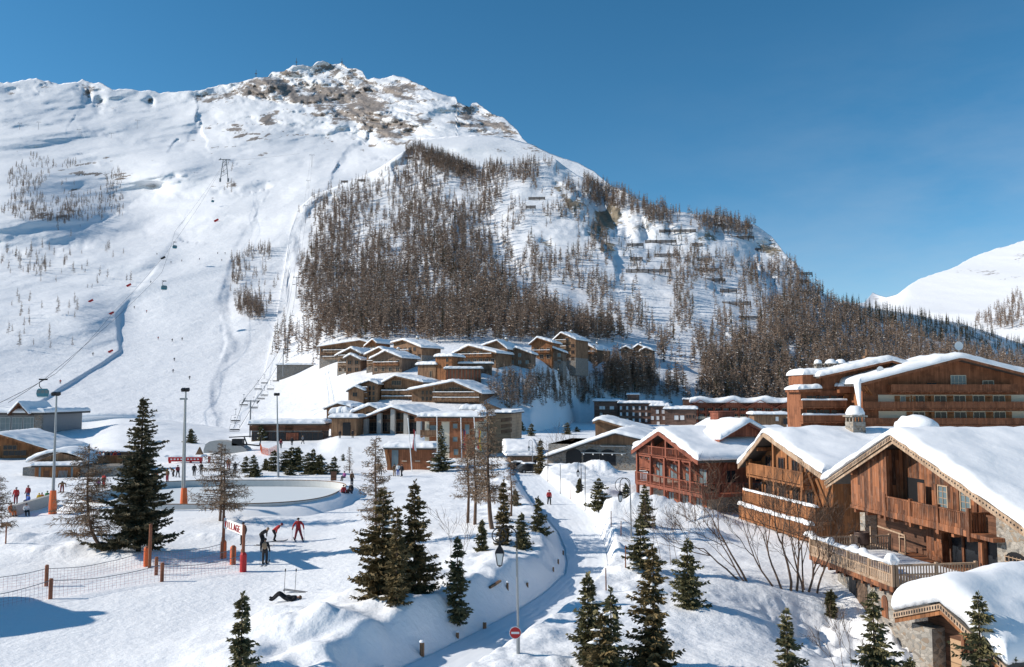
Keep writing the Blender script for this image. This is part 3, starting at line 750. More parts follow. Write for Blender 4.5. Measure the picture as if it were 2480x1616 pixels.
_pc2 = {}
def body_mesh(pk, jacket, trousers, boots='black', gloves='black'):
    key = (pk, jacket, trousers, boots, gloves)
    if key in _pc2: return _pc2[key]
    p = dict(POSES[pk]); names = list(p.keys()); vs = [Vector(p[n]) for n in names]; rad = [RAD.get(n, RAD.get(n[:2])) for n in names]
    ed = [(names.index(a), names.index(b_)) for a, b_ in EDG]
    kind = {i: n for i, n in enumerate(names)}
    # five curled fingers on each hand
    for s in 'LR':
        h = Vector(p['ha' + s]); w = Vector(p['wr' + s]); d = (h - w).normalized()
        sd_ = d.cross(Vector((0, 0, 1)) if abs(d.z) < .9 else Vector((0, 1, 0))).normalized(); up = sd_.cross(d)
        for k in range(5):
            if k == 4: b0 = w.lerp(h, .5) + sd_ * .035; b1 = b0 + (d * .5 + sd_ * .8).normalized() * .045
            else:
                o = (k - 1.5) * .02; ln = (.05, .06, .056, .042)[k]
                b0 = h + sd_ * o + d * .03; b1 = b0 + (d * .8 - up * .6) * ln
            i0 = len(vs); vs += [b0, b1]; rad += [.0125, .0105]; names += ['fi', 'fi']
            ed += [(names.index('ha' + s) if k < 4 else names.index('wr' + s), i0), (i0, i0 + 1)]
    me = bpy.data.meshes.new('body_cage'); me.from_pydata([tuple(v) for v in vs], ed, [])
    ob = bpy.data.objects.new('body_cage', me); COL.objects.link(ob)
    md = ob.modifiers.new('skin', 'SKIN'); md.use_smooth_shade = True
    if not me.skin_vertices: raise RuntimeError('no skin layer')
    sv = me.skin_vertices[0].data
    for i, r_ in enumerate(rad):
        sv[i].radius = (r_, r_ * (.8 if names[i] in ('pelvis', 'spine', 'chest') else 1)); sv[i].use_root = (names[i] == 'pelvis')
    ob.modifiers.new('sub', 'SUBSURF').levels = 1
    ob.modifiers['sub'].render_levels = 1
    dg = bpy.context.evaluated_depsgraph_get(); dg.update()
    out = bpy.data.meshes.new_from_object(ob.evaluated_get(dg)); out.name = 'body'
    bpy.data.objects.remove(ob); bpy.data.meshes.remove(me)
    out.materials.clear()
    for m in (jacket, trousers, boots, gloves, 'skin'): out.materials.append(CL[m])
    segs = [(a, b_) for a, b_ in EDG]
    def cat(a, b_):
        if a in ('neck', 'head'): return 4
        if b_[:2] == 'ha' : return 3
        if a[:2] in ('hp', 'kn') : return 1
        if b_[:2] == 'hp': return 1
        if b_[:2] == 'to': return 2
        return 0
    A = np.array([p[a] for a, _ in segs], float); Bq = np.array([p[b_] for _, b_ in segs], float); ct = [cat(a, b_) for a, b_ in segs]
    mi = []
    for f in out.polygons:
        c = np.array(f.center); ab = Bq - A; t = np.clip(((c - A) * ab).sum(1) / (ab * ab).sum(1), 0, 1)
        d = np.linalg.norm(c - A - ab * t[:, None], axis=1); k = int(np.argmin(d))
        q = ct[k]
        if segs[k][0][:2] == 'kn' and t[k] > .8: q = 2
        mi.append(q)
    out.polygons.foreach_set('material_index', mi); out.polygons.foreach_set('use_smooth', [True] * len(mi))
    out.update(); _pc2[key] = out
    return out

def person(label, loc, rz, pk, jacket, trousers, hat='black', pack=None, skis=False, poles=0, scale=1.0, group=None, boots='black', lab_pole=None, yawless=False):
    t = thing('person', label, 'person', loc, rz, group); t.scale = (scale,) * 3
    link('body', body_mesh(pk, jacket, trousers, boots), t)
    p = POSES[pk]
    hc = Vector(p['head']); cr = Vector(p['crown']); d = (cr - hc).normalized()
    b = MB(); b.blob((0, 0, 0), (.118, .122, .125), 12, 8, seed=2, amp=.04, zmin=-.15)
    o = b.build('hat', CL[hat], t, smooth=True); o.location = hc + d * .045 + Vector((0, .012, 0)); o.rotation_euler = d.to_track_quat('Z', 'Y').to_euler() if abs(d.z) < .98 else (0, 0, 0)
    # eyes
    ns = Vector(p['nose']) - hc; ns.normalize(); sx = ns.cross(d).normalized()
    for s in (-1, 1):
        b = MB(); b.blob(hc + ns * .088 + sx * s * .036 + d * .025, .012, 6, 5, amp=0); b.build('eye', CL['black'], t)
    if pack:
        ch = Vector(p['chest']); spn = Vector(p['spine']); bk = -(Vector(p['nose']) - hc).normalized()
        b = MB(); c = ch.lerp(spn, .35) + Vector((0, .17, 0)); b.blob(tuple(c), (.17, .11, .25), 10, 8, seed=3, amp=.08); b.build('backpack', CL[pack], t, smooth=True)
    if skis:
        for s in 'LR':
            a = Vector(p['an' + s]); tt = Vector(p['to' + s])
            b = MB(); x = a.x; z = .025
            pts = [(x, .62, z), (x, -.75, z), (x + (tt.x - a.x) * .6, -.95, z + .05), (x + (tt.x - a.x) * .7, -1.03, z + .11)]
            for q, w_ in zip(range(3), (.085, .09, .075)): b.bar(pts[q], pts[q + 1], w_, .025)
            b.build('ski', CL['grey'], t)
    if poles:
        M_ = Matrix.Rotation(rz, 3, 'Z')
        for s in ('L', 'R')[:poles]:
            h = Vector(p['ha' + s]); base = Vector((h.x * 1.08, h.y + .22, .0)); 
            w0 = Vector(loc) + (M_ @ h) * scale; w1 = Vector(loc) + (M_ @ base) * scale
            b = MB(); dr = w0 - w1; b.tube([(0, 0, 0), dr * 1.05], .012, 5); b.tube([dr * .1, dr * .115], .05, 8)
            q = b.build('ski_pole', CL['grey']); q.location = w1
            tag(q, ('left' if s == 'L' else 'right') + ' ski pole held by the ' + (lab_pole or 'skier'), 'ski pole')
    return t
def gp(px, pb): return gpoint(px, pb)
AW = math.pi                    # turned away from the camera
person('skier in black seen from behind, pale backpack, nearest to the camera', gp(641, 1368), AW + .1, 'stand', 'black', 'dark', 'dark', 'tan', True, 2, 1.02, lab_pole='skier in black with the pale backpack')
person('person in dark clothes standing behind the right banner post', gp(588, 1321), -.3, 'stand', 'black', 'dark', 'black')
person('stooping skier in a dark jacket with a tan hood, beyond the one in black', gp(634, 1322), 1.2, 'bend', 'dark', 'black', 'tan', None, True, 1, lab_pole='stooping skier in the dark jacket')
person('skier in a red jacket and black trousers bending forward', gp(664, 1312), 1.9, 'bend', 'red', 'black', 'darkred', None, True, 1, lab_pole='bending skier in the red jacket')
person('skier dressed all in red striding with poles', gp(722, 1310), AW + .35, 'stride', 'red', 'darkred', 'dark', None, True, 2, 1.02, lab_pole='skier dressed all in red')
lp = gp(694, 1456)
person('person in black lying on their back in the snow with knees up', lp + Vector((0, 0, .0)), .12, 'lie', 'black', 'black', 'brown')
for dx, lab in ((-.12, 'left ski pole planted upright beside the lying person'), (.5, 'right ski pole planted upright beside the lying person')):
    g = gp(693, 1436); b = MB(); b.tube([(0, 0, -.1), (.05, 0, 1.25)], .014, 5); b.tube([(.05, 0, 1.2), (.055, 0, 1.36)], .035, 6); b.tube([(0, 0, .1), (0, 0, .12)], .05, 8); o = b.build('ski_pole', CL['black']); o.location = (g.x + dx, g.y, g.z); tag(o, lab, 'ski pole')
for k, lab in ((0, 'ski lying crosswise behind the lying person, nearer one'), (1, 'ski lying crosswise behind the lying person, farther one')):
    g = gp(716, 1437); b = MB(); b.bar((-.8, .35 + k * .15, .1 + .03 * k), (.85, -.25 + k * .2, .06), .1, .03); o = b.build('ski', CL['grey']); o.location = g; tag(o, lab, 'ski')
person('person in red walking down the snow path', gp(1330, 1224), .2, 'walk', 'red', 'dark', 'darkred', scale=.95)
W = [  # label, px, pb, turn, pose, jacket, trousers, hat, scale, pack
    ('skater in red at the near corner of the rink boards', 832, 1212, .4, 'stand', 'red', 'dark', 'black', .95),
    ('person in dark clothes leaning beside the skater in red', 842, 1210, .9, 'bend', 'dark', 'black', 'black', .95),
    ('person in black right of the skater in red', 850, 1207, -.3, 'stand', 'black', 'navy', 'grey', .95),
    ('person in purple perched on the far corner of the rink wall', 834, 1165, -.6, 'sit', 'purple', 'black', 'dark', 1.0),
    ('person in brown standing by the far corner of the rink', 852, 1176, .8, 'stand', 'brown', 'black', 'black', 1.0),
    ('left one of the trio talking beside the kiosk, in brown', 955, 1154, .6, 'stand', 'brown', 'tan', 'dark', 1.0),
    ('middle one of the trio beside the kiosk, in a white top and blue trousers', 964, 1154, .0, 'stand', 'white', 'blue', 'brown', 1.0),
    ('right one of the trio beside the kiosk, all in black', 973, 1155, -.6, 'walk', 'black', 'black', 'black', 1.0),
    ('person in brown half hidden behind the brown larch by the kiosk', 921, 1150, .2, 'stand', 'brown', 'dark', 'brown', 1.0),
    ('person in a red jacket standing on the snow near the left edge', 38, 1221, .2, 'stand', 'red', 'darkred', 'grey', 1.0),
    ('person in dark red standing behind the one in blue', 67, 1215, -.2, 'stand', 'darkred', 'navy', 'dark', 1.0),
    ('person in blue sitting on the low grey wall', 68, 1226, -.5, 'sit', 'blue', 'navy', 'blue', .95),
    ('child in yellow sitting on the low grey wall', 94, 1218, .1, 'sit', 'yellow', 'dark', 'yellow', .8),
    ('child in orange squeezed beside the child in yellow', 101, 1217, .1, 'sit', 'orange', 'black', 'dark', .8),
    ('child in green at the right end of the low grey wall', 114, 1214, .1, 'sit', 'green', 'navy', 'green', .85),
    ('person in orange sitting on the snow below the low grey wall', 26, 1252, 1.2, 'sit', 'orange', 'orange', 'brown', 1.0),
    ('person in black and white sitting in the snow left of the floodlight', 63, 1250, .8, 'sit', 'white', 'black', 'dark', .9),
    ('person in brown standing right of the left floodlight', 150, 1194, .5, 'bend', 'brown', 'darkred', 'dark', 1.0),
    ('child in purple between the bent larch and the tallest spruce', 237, 1188, .2, 'stand', 'purple', 'dark', 'darkred', .85),
    ('person in red left of the tallest spruce', 251, 1181, -.3, 'stand', 'red', 'red', 'dark', 1.0),
    ('person in dark red walking in front of the lift entrance', 430, 1157, .9, 'walk', 'darkred', 'black', 'black', 1.0),
    ('person in grey leaning beside the lift entrance', 420, 1155, -.7, 'bend', 'brown', 'dark', 'tan', 1.0),
    ('skier in black stepping under the right end of the red entrance bar', 470, 1154, .4, 'walk', 'black', 'black', 'grey', 1.0),
    ('skier in dark clothes by the outer post of the lift entrance', 487, 1150, 0, 'stand', 'dark', 'black', 'black', 1.0),
    ('person in black standing alone right of the chairlift station', 569, 1148, .3, 'stand', 'black', 'black', 'dark', 1.0),
    ('person in red at the chairlift station', 553, 1138, .3, 'stand', 'orange', 'darkred', 'red', 1.0),
    ('person in black on the bank above the rink spruces', 707, 1079, 0, 'stand', 'black', 'black', 'black', 1.0),
    ('person walking on the bank in front of the signboard', 733, 1076, 1.2, 'walk', 'grey', 'dark', 'tan', 1.0),
    ('person in black by the porch steps', 823, 1062, 0, 'stand', 'black', 'dark', 'dark', 1.0),
    ('person in black right of the porch steps', 854, 1061, .4, 'stand', 'dark', 'black', 'black', 1.0),
    ('person near the small net at the foot of the slope', 680, 1086, .4, 'stand', 'darkred', 'black', 'orange', 1.0),
    ('person behind the tallest spruce in an orange jacket', 376, 1172, .4, 'stand', 'orange', 'dark', 'brown', 1.0),
    ('person in brown right of the tallest spruce by the rink', 405, 1168, -.4, 'stand', 'brown', 'darkred', 'orange', 1.0),
]
for lab, px, pb, rz, pk, j, tr, ht, s in W:
    g = gp(px, pb)
    if pk == 'sit': g.z += .02
    person(lab, g, rz, pk, j, tr, ht, scale=s)
# guests along the bar parapet and the chalet balcony
rng = random.Random(4)
for k in range(11):
    px = 196 + k * 9.2; g = P(px, 1104, 124.6 + rng.random()); cj = rng.choice(['red', 'dark', 'brown', 'orange', 'navy', 'white', 'black', 'darkred'])
    lab = 'guest in %s on the terrace bar, %s' % ({'darkred': 'dark red', 'dark': 'charcoal'}.get(cj, cj), ['farthest left along the parapet', 'second along the parapet from the left', 'third along the parapet from the left', 'fourth along the parapet from the left', 'fifth along the parapet from the left', 'sixth, mid parapet', 'seventh, just right of mid parapet', 'eighth along the parapet', 'ninth along the parapet', 'tenth, beside the tallest spruce', 'farthest right, behind the tallest spruce'][k])
    g.z = P(px, 1124, 124).z + .05
    person(lab, g, rng.uniform(-1, 1), 'stand', cj, 'dark', rng.choice(['black', 'brown', 'red']), group='guests on the terrace bar')
# distant skiers on the run
FS = [(325, 748, 'black', 'left of the long shadow below the upper cabin'), (355, 758, 'red', 'red, right of the one in black below the upper cabin'), (383, 823, 'red', 'red, on the fold shadow across the run'), (417, 828, 'black', 'at the right end of the fold shadow'), (441, 825, 'dark', 'just right of the fold shadow'), (422, 875, 'black', 'with the long trailing shadow low on the run'),
      (419, 903, 'navy', 'lowest on the run'), (459, 920, 'black', 'near the right edge low on the run'), (380, 618, 'dark', 'under the top cabin'), (483, 630, 'navy', 'standing mid slope at the top of the run'), (537, 633, 'dark', 'by the right edge at the top of the run'), (527, 616, 'black', 'pair member, left, near the run top'), (545, 616, 'dark', 'pair member, right, near the run top'), (365, 686, 'navy', 'between the two middle cabins'), (440, 634, 'brown', 'left of the mid slope one at the top of the run'), (414, 638, 'dark', 'below the top cabin, slightly right'), (563, 627, 'yellow', 'in yellow at the right edge of the run'), (146, 930, 'red', 'red, on the left edge low by the cabin'), (225, 862, 'dark', 'on the rough snow left of the run')]
for px, py, cj, lab in FS:
    pxa = np.array([px * 1.0]); pya = np.array([py * 1.0]); D = D1(pxa, pya); a, b_, c = rays_np(pxa, pya); D = float((D + relief1(pxa, pya, D, a * D / b_, H + c * D / b_))[0])
    person('distant skier ' + lab, P(px, py, D - .5), .5, 'ski', cj, 'black', 'black', scale=1.1, group='skiers on the run')
# ------------------------------------------------------------------ buildings
def snow_slab(parent, prof, y0, y1, t, seed=1, r=None, name='roof_snow', ny=None, nx=None, extra=None, mat=None):
    """a thick rounded blanket of snow lying on the profile [(x,z)...] of a roof, from y0 to y1"""
    prof = np.array(prof, float)
    d = np.concatenate([[0], np.cumsum(np.hypot(np.diff(prof[:, 0]), np.diff(prof[:, 1])))])
    W_, L_ = d[-1], y1 - y0
    r = r or t * .9
    def steps(n, l):
        e = np.array([0, .04, .12, .25, .45, .7, 1.0]) * min(r, l * .4)
        mid = np.linspace(e[-1], l - e[-1], max(3, n))[1:-1]
        return np.concatenate([e, mid, (l - e)[::-1]])
    ss = steps(nx or int(min(40, 6 + W_ / .45)), W_); tt = steps(ny or int(min(40, 5 + L_ / .6)), L_)
    S, T = np.meshgrid(ss, tt)
    x = np.interp(S, d, prof[:, 0]); z = np.interp(S, d, prof[:, 1])
    # round the ridge a little
    w = .5
    z = (z + np.interp(np.clip(S - w, 0, W_), d, prof[:, 1]) + np.interp(np.clip(S + w, 0, W_), d, prof[:, 1])) / 3 if len(prof) > 2 else z
    zlow = np.interp(S, d, prof[:, 1])
    e = np.minimum(np.minimum(S, W_ - S), np.minimum(T, L_ - T))
    q = np.clip(e / r, 0, 1)
    rim = np.sqrt(np.clip(1 - (1 - q) ** 2, 0, 1))
    th = t * rim * (1 + .3 * fbm(S / 2.8 + seed * 3, T / 2.6 - seed, 3, seed) + .14 * fbm(S / .8, T / .8 + seed, 2, seed + 5))
    if extra is not None: th = th + extra(x, T + y0)
    jx = .22 * fbm(T / .7 + seed, S * 0, 3, seed + 2) * (1 - q); jy = .2 * fbm(S / .6 - seed, T * 0, 3, seed + 3) * (1 - q)
    top = np.stack([x + np.where(S < W_ / 2, -1, 1) * (1 - q) * .06 + jx, y0 + T + np.where(T < L_ / 2, -1, 1) * (1 - q) * .08 + jy, np.maximum(z + th, zlow + .01)], -1)
    nyv, nxv = top.shape[:2]
    bot = np.stack([x + jx, y0 + T + jy, zlow + .004], -1)
    V = np.concatenate([top.reshape(-1, 3), bot.reshape(-1, 3)])
    f = grid_faces(nyv, nxv); o = nyv * nxv
    fb = f[:, ::-1] + o
    rim_i = list(range(nxv)) + [i * nxv + nxv - 1 for i in range(1, nyv)] + [(nyv - 1) * nxv + i for i in range(nxv - 2, -1, -1)] + [i * nxv for i in range(nyv - 2, 0, -1)]
    ri = np.array(rim_i); rj = np.roll(ri, -1)
    fs = np.stack([rj, ri, ri + o, rj + o], -1)
    me = mesh_np(name, V, np.concatenate([f, fb, fs]), [mat or M['roofsnow']], smooth=True)
    return link(name, me, parent)

def roof_slab(parent, prof, y0, y1, th, mat, name='roof'):
    b = MB()
    for (xa, za), (xb, zb) in zip(prof[:-1], prof[1:]):
        b.add([(xa, y0, za - th), (xb, y0, zb - th), (xb, y0, zb), (xa, y0, za), (xa, y1, za - th), (xb, y1, zb - th), (xb, y1, zb), (xa, y1, za)],
              [(0, 1, 2, 3), (5, 4, 7, 6), (3, 2, 6, 7), (1, 0, 4, 5)])
    n = len(prof) - 1
    b.add([(prof[0][0], y0, prof[0][1] - th), (prof[0][0], y0, prof[0][1]), (prof[0][0], y1, prof[0][1]), (prof[0][0], y1, prof[0][1] - th)], [(0, 1, 2, 3)])
    b.add([(prof[n][0], y0, prof[n][1] - th), (prof[n][0], y0, prof[n][1]), (prof[n][0], y1, prof[n][1]), (prof[n][0], y1, prof[n][1] - th)], [(3, 2, 1, 0)])
    return b.build(name, mat, parent)

def barge(parent, prof, y, h, w, mat, drop=0.02, carved=False, name='bargeboard'):
    b = MB()
    for (xa, za), (xb, zb) in zip(prof[:-1], prof[1:]):
        za -= drop; zb -= drop
        b.add([(xa, y - w, za - h), (xb, y - w, zb - h), (xb, y - w, zb), (xa, y - w, za), (xa, y, za - h), (xb, y, zb - h), (xb, y, zb), (xa, y, za)],
              [(0, 1, 2, 3), (5, 4, 7, 6), (3, 2, 6, 7), (1, 0, 4, 5), (0, 3, 7, 4), (2, 1, 5, 6)])
    return b.build(name, mat, parent)

_win_cache = {}
def window(parent, x, y, z, w, h, fmat='brownwood', gmat='glass', nx=2, nz=1, fw=.09, side=False, simple=False, rz=0, shutters=None, sill=False):
    """window with its frame; centre-bottom at (x, z) on the wall plane y, facing -y (or rotated by rz)"""
    key = (round(w, 2), round(h, 2), fmat, nx, nz, fw)
    if key not in _win_cache:
        b = MB(); d = .07
        b.box(-w / 2, -w / 2 + fw, -d, .05, 0, h); b.box(w / 2 - fw, w / 2, -d, .05, 0, h)
        b.box(-w / 2 + fw, w / 2 - fw, -d, .05, 0, fw); b.box(-w / 2 + fw, w / 2 - fw, -d, .05, h - fw, h)
        for i in range(1, nx):
            c = -w / 2 + w * i / nx
            b.box(c - fw * .3, c + fw * .3, -d * .8, .05, fw, h - fw)
        for i in range(1, nz):
            c = h * i / nz
            b.box(-w / 2 + fw, w / 2 - fw, -d * .6, .04, c - fw * .22, c + fw * .22)
        p = MB(); p.box(-w / 2 + fw, w / 2 - fw, -.02, .03, fw, h - fw)
        _win_cache[key] = (b.mesh('window_frame', M[fmat]), p)
    me, p = _win_cache[key]
    k2 = key + (gmat,)
    if k2 not in _win_cache: _win_cache[k2] = p.mesh('pane', M[gmat])
    o = link('window', me, parent, (x, y, z), rz)
    link('pane', _win_cache[k2], o)
    if shutters:
        for s in (-1, 1):
            kk = ('sh', round(h, 2), round(w, 2), shutters)
            if kk not in _win_cache:
                b = MB(); b.box(-w * .25, w * .25, -.06, -.01, 0, h); b.box(-w * .25, w * .25, -.075, -.06, h * .2, h * .27); b.box(-w * .25, w * .25, -.075, -.06, h * .75, h * .82)
                _win_cache[kk] = b.mesh('shutter', M[shutters])
            link('shutter', _win_cache[kk], o, (s * w * .78, 0, 0))
    return o

def balcony(parent, x0, x1, yf, yb, z, h=1.05, mat='brownwood', style='panel', floor=.16, snow=0, post=None, ends=(True, True)):
    b = MB(); b.box(x0, x1, yf, yb, z - floor, z)
    for i in range(int((x1 - x0) / 1.6) + 1):
        x = x0 + .1 + (x1 - x0 - .2) * i / max(1, int((x1 - x0) / 1.6))
        b.box(x - .07, x + .07, yf + .05, yb, z - floor - .16, z - floor - .003)
    o = b.build('balcony', M[mat], parent)
    r = MB()
    def run(p, q):
        p = Vector(p); q = Vector(q); d = q - p; l = d.length; d.normalize()
        r.bar(p + Vector((0, 0, h)), q + Vector((0, 0, h)), .12, .09)
        r.bar(p + Vector((0, 0, .12)), q + Vector((0, 0, .12)), .07, .08)
        if style == 'panel':
            n = max(2, int(l / .2))
            for i in range(n):
                c = p + d * (l * (i + .5) / n)
                r.bar(c + Vector((0, 0, .1)), c + Vector((0, 0, h - .06)), .03 if abs(d.x) < .5 else l / n * .86, l / n * .86 if abs(d.x) < .5 else .03)
        else:
            n = max(2, int(l / .16))
            for i in range(n):
                c = p + d * (l * (i + .5) / n)
                r.bar(c + Vector((0, 0, .1)), c + Vector((0, 0, h - .03)), .035)
        m = max(1, int(l / 2.6))
        for i in range(m + 1):
            c = p + d * (l * i / m)
            r.bar(c + Vector((0, 0, 0)), c + Vector((0, 0, h + .06)), .12)
    run((x0 + .06, yf + .06, z), (x1 - .06, yf + .06, z))
    if ends[0]: run((x0 + .06, yf + .16, z), (x0 + .06, yb - .1, z))
    if ends[1]: run((x1 - .06, yf + .16, z), (x1 - .06, yb - .1, z))
    r.build('railing', M[mat], o)
    if snow:
        s = snow_slab(o, [(x0 - .02, z + h + .05), (x1 + .02, z + h + .05)], yf - .06, yf + .16, snow, seed=int(abs(x0 * 7 + z)) % 17 + 2, r=.1, name='railing_snow', ny=3)
    return o

def chimney(parent, x, y, z, w=.8, h=1.4, mat='stone', snow=.5, d=None):
    d = d or w
    b = MB(); b.box(x - w / 2, x + w / 2, y - d / 2, y + d / 2, z - 1.2, z + h * .62)
    for sx in (-1, 0, 1):
        for sy in (-1, 1):
            b.box(x + sx * w * .42 - .07, x + sx * w * .42 + .07, y + sy * d * .42 - .07, y + sy * d * .42 + .07, z + h * .62, z + h * .9)
    b.box(x - w * .62, x + w * .62, y - d * .62, y + d * .62, z + h * .9, z + h)
    o = b.build('chimney', M[mat], parent)
    if snow:
        s = MB(); s.blob((x, y, z + h + .01), (w * .66, d * .66, snow), seed=int(x * 5 + y), amp=.15, zmin=0)
        s.build('chimney_snow', M['roofsnow'], o, smooth=True)
    return o

def house(name, label, cat, Lp, Pk, Rp, Y, ang, length, base, wall, oh=1.0, ohs=.8, snow=.55, th=.22, roofm='slate', bargem=None, group=None, z0=None, wbot=-3.0, lowmat=None, lowz=0, seed=1, snow_extra=None, barge_h=.35, ridge_y=None):
    """gabled house traced from the pixels of its left eave, peak and right eave in the front roof plane"""
    zb = P(Pk[0], base, Y).z if z0 is None else z0
    fr = Frame(Pk[0], Y, ang, zb)
    l = fr.xz(*Lp); p = fr.xz(*Pk); r = fr.xz(*Rp)
    root = thing(name, label, cat, fr.o, fr.a, group)
    prof = [l, p, r]
    def roofz(x):
        return np.interp(x, [l[0], p[0], r[0]], [l[1], p[1], r[1]])
    x0, x1 = l[0] + ohs, r[0] - ohs
    ze0, ze1 = float(roofz(x0)) - th - .01, float(roofz(x1)) - th - .01
    b = MB()
    lz = lowz if lowmat else wbot
    b.prism([(x0, lz), (x1, lz), (x1, ze1), (p[0], p[1] - th - .01), (x0, ze0)], oh, length - oh)
    b.build('wall', M[wall], root)
    if lowmat:
        b = MB(); b.box(x0 - .06, x1 + .06, oh - .06, length - oh + .06, wbot, lowz); b.build('plinth', M[lowmat], root)
    roof_slab(root, prof, 0, length, th, M[roofm])
    if bargem: barge(root, [(l[0] - .03, l[1]), p, (r[0] + .03, r[1])], 0, barge_h, .09, M[bargem])
    if snow: snow_slab(root, [(l[0] - .05, l[1]), p, (r[0] + .05, r[1])], -.08, length + .08, snow, seed=seed, extra=snow_extra)
    return root, fr, dict(x0=x0, x1=x1, p=p, l=l, r=r, oh=oh, len=length, roofz=roofz, zb=zb)

def flat_block(name, label, cat, xl, xr, ytop, ybase, Y, ang, depth, wall, snow=.6, over=.5, group=None, wbot=-3.0, z0=None, th=.25, seed=1, roofm='slate'):
    xm = (xl + xr) / 2
    zb = P(xm, ybase, Y).z if z0 is None else z0
    fr = Frame(xm, Y, ang, zb)
    a = fr.xz(xl, ytop); c = fr.xz(xr, ytop)
    zt = max(a[1], c[1])
    root = thing(name, label, cat, fr.o, fr.a, group)
    b = MB(); b.box(a[0] + over, c[0] - over, over, depth - over, wbot, zt - th - .004); b.build('wall', M[wall], root)
    b = MB(); b.box(a[0], c[0], 0, depth, zt - th, zt); b.build('roof', M[roofm], root)
    if snow: snow_slab(root, [(a[0] - .05, zt), (c[0] + .05, zt)], -.08, depth + .08, snow, seed=seed)
    return root, fr, dict(x0=a[0] + over, x1=c[0] - over, zt=zt, zb=zb, d=depth)

# ================================================================== front chalet (right)
def front_chalet():
    Y0 = 53.3
    root, fr, g = house('chalet', 'large old timber chalet with carved pale bargeboards, balcony and terrace beside the bare trees', 'chalet', (1999, 1163), (2159, 1051), (2500, 1287), Y0, -82, 17.0, 957, 'oldwood', oh=1.9, ohs=1.5, snow=.62, th=.3, z0=-1.0, seed=3, wbot=4.75)
    p, l, r = g['p'], g['l'], g['r']
    rz = g['roofz']
    # the right slope runs on below the picture: lower bargeboard with a row of drilled holes, upper fringe of teeth
    barge(root, [(l[0] - .05, l[1] + .02), (p[0], p[1] + .02), (r[0] + .05, r[1] + .02)], -.02, .3, .06, M['palewood'], drop=.12)
    barge(root, [(l[0] - .05, l[1] + .02), (p[0], p[1] + .02), (r[0] + .05, r[1] + .02)], .10, .2, .06, M['palewood'], drop=.44, name='inner_bargeboard')
    h = MB()
    for (a, b_, sgn) in ((l, p, 0), (p, r, 1)):
        L_ = math.hypot(b_[0] - a[0], b_[1] - a[1]); n = int(L_ / (.19 if sgn == 0 else .26))
        for i in range(n):
            t = (i + .5) / n
            x = a[0] + (b_[0] - a[0]) * t; z = a[1] + (b_[1] - a[1]) * t - .25
            dx = (b_[0] - a[0]) / L_; dz = (b_[1] - a[1]) / L_
            if sgn == 0:
                h.add([(x - .045, -.086, z - .11), (x + .045, -.086, z - .11 + .09 * dz), (x + .045, -.086, z + .08 + .09 * dz), (x - .045, -.086, z + .08)], [(0, 1, 2, 3)])
            else:
                h.add([(x + .062 * math.cos(q), -.086, z - .02 + .062 * math.sin(q)) for q in np.linspace(0, 2 * math.pi, 9)[:-1]], [tuple(range(8))])
    h.build('fringe', M['black'], root)
    # purlins carrying the overhang
    b = MB()
    for x in (p[0] - 5.3, p[0] - 2.6, p[0], p[0] + 2.9, p[0] + 5.8, p[0] + 8.6):
        z = float(rz(x)) - .3
        b.box(x - .17, x + .17, .2, 1.9, z - .42, z - .06)
        b.box(x - .14, x + .14, .7, 1.9, z - .75, z - .424)
    b.build_each('purlin', M['oldwood'], root)
    # ---- upper floor: wall plane at y=1.9, balcony front at y=.45
    wy = 1.9
    fx = lambda px, py, y: fr.xz(px, py, y)
    bl = fx(2142, 1191, .45); br = fx(2343, 1232, .45); bb = fx(2064, 1222, .6)
    zf = 4.75
    xr_ = br[0]; xl_ = bl[0]; xb_ = bb[0]
    # boarded bay at the left end, flush with the balcony
    b = MB(); b.prism([(xb_, zf), (xl_, zf), (xl_, float(rz(xl_)) - .36), (xb_, float(rz(xb_)) - .36)], .55, wy - .004); b.build('boarded_bay', M['oldwood'], root)
    b = MB(); b.box(xb_ - .1, xr_ + 1.9, .5, wy, zf - .22, zf - .004)
    for i in range(9):
        x = xb_ + .3 + (xr_ - xb_ - .4) * i / 8
        b.box(x - .12, x + .12, .62, wy, zf - .5, zf - .224)
    fl = b.build('balcony', M['oldwood'], root)
    q = MB()
    zr = zf + 1.12
    q.box(xl_, xr_, .46, .6, zr - .09, zr)
    q.box(xl_, xr_, .45, .58, zf - .24, zf + .16)
    n = int((xr_ - xl_) / .17)
    for i in range(n):
        x = xl_ + (xr_ - xl_) * (i + .5) / n
        q.box(x - .072, x + .072, .5, .535, zf + .162, zr - .092)
    m = 3
    for i in range(m + 1):
        x = xl_ + (xr_ - xl_) * i / m
        q.box(x - .1, x + .1, .42, .62, zf - .5, zr + (.12 if i < m else .25))
    # return of the balcony to the wall
    q.box(xr_ - .06, xr_ + .06, .66, wy, zr - .09, zr); 
    for i in range(7): q.box(xr_ - .03, xr_ + .03, .74 + i * .17, .86 + i * .17, zf, zr - .092)
    q.build('railing', M['oldwood'], fl)
    b = MB(); b.box(xl_ + .02, xl_ + .24, .48, .7, zr, float(rz(xl_)) - .34); b.build('post', M['oldwood'], root)
    # dark recess behind the balcony with a door, and two leaded windows with shutters
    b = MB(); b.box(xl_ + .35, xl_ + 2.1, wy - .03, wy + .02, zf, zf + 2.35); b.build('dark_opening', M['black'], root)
    b = MB(); b.box(xl_ + 2.12, xl_ + 2.75, wy - .5, wy - .44, zf + .05, zf + 2.2); b.build('open_door', M['oldwood'], root)
    for x in (xl_ + 3.95, xl_ + 6.0):
        window(root, x, wy - .02, zf + .25, .95, 1.95, 'palewood', 'glassblue', 2, 5, .08)
        b = MB(); b.box(x + .55, x + 1.0, wy - .1, wy - .03, zf + .1, zf + 2.2); b.box(x - 1.0, x - .55, wy - .1, wy - .03, zf + .1, zf + 2.2); b.build_each('shutter', M['oldwood'], root)
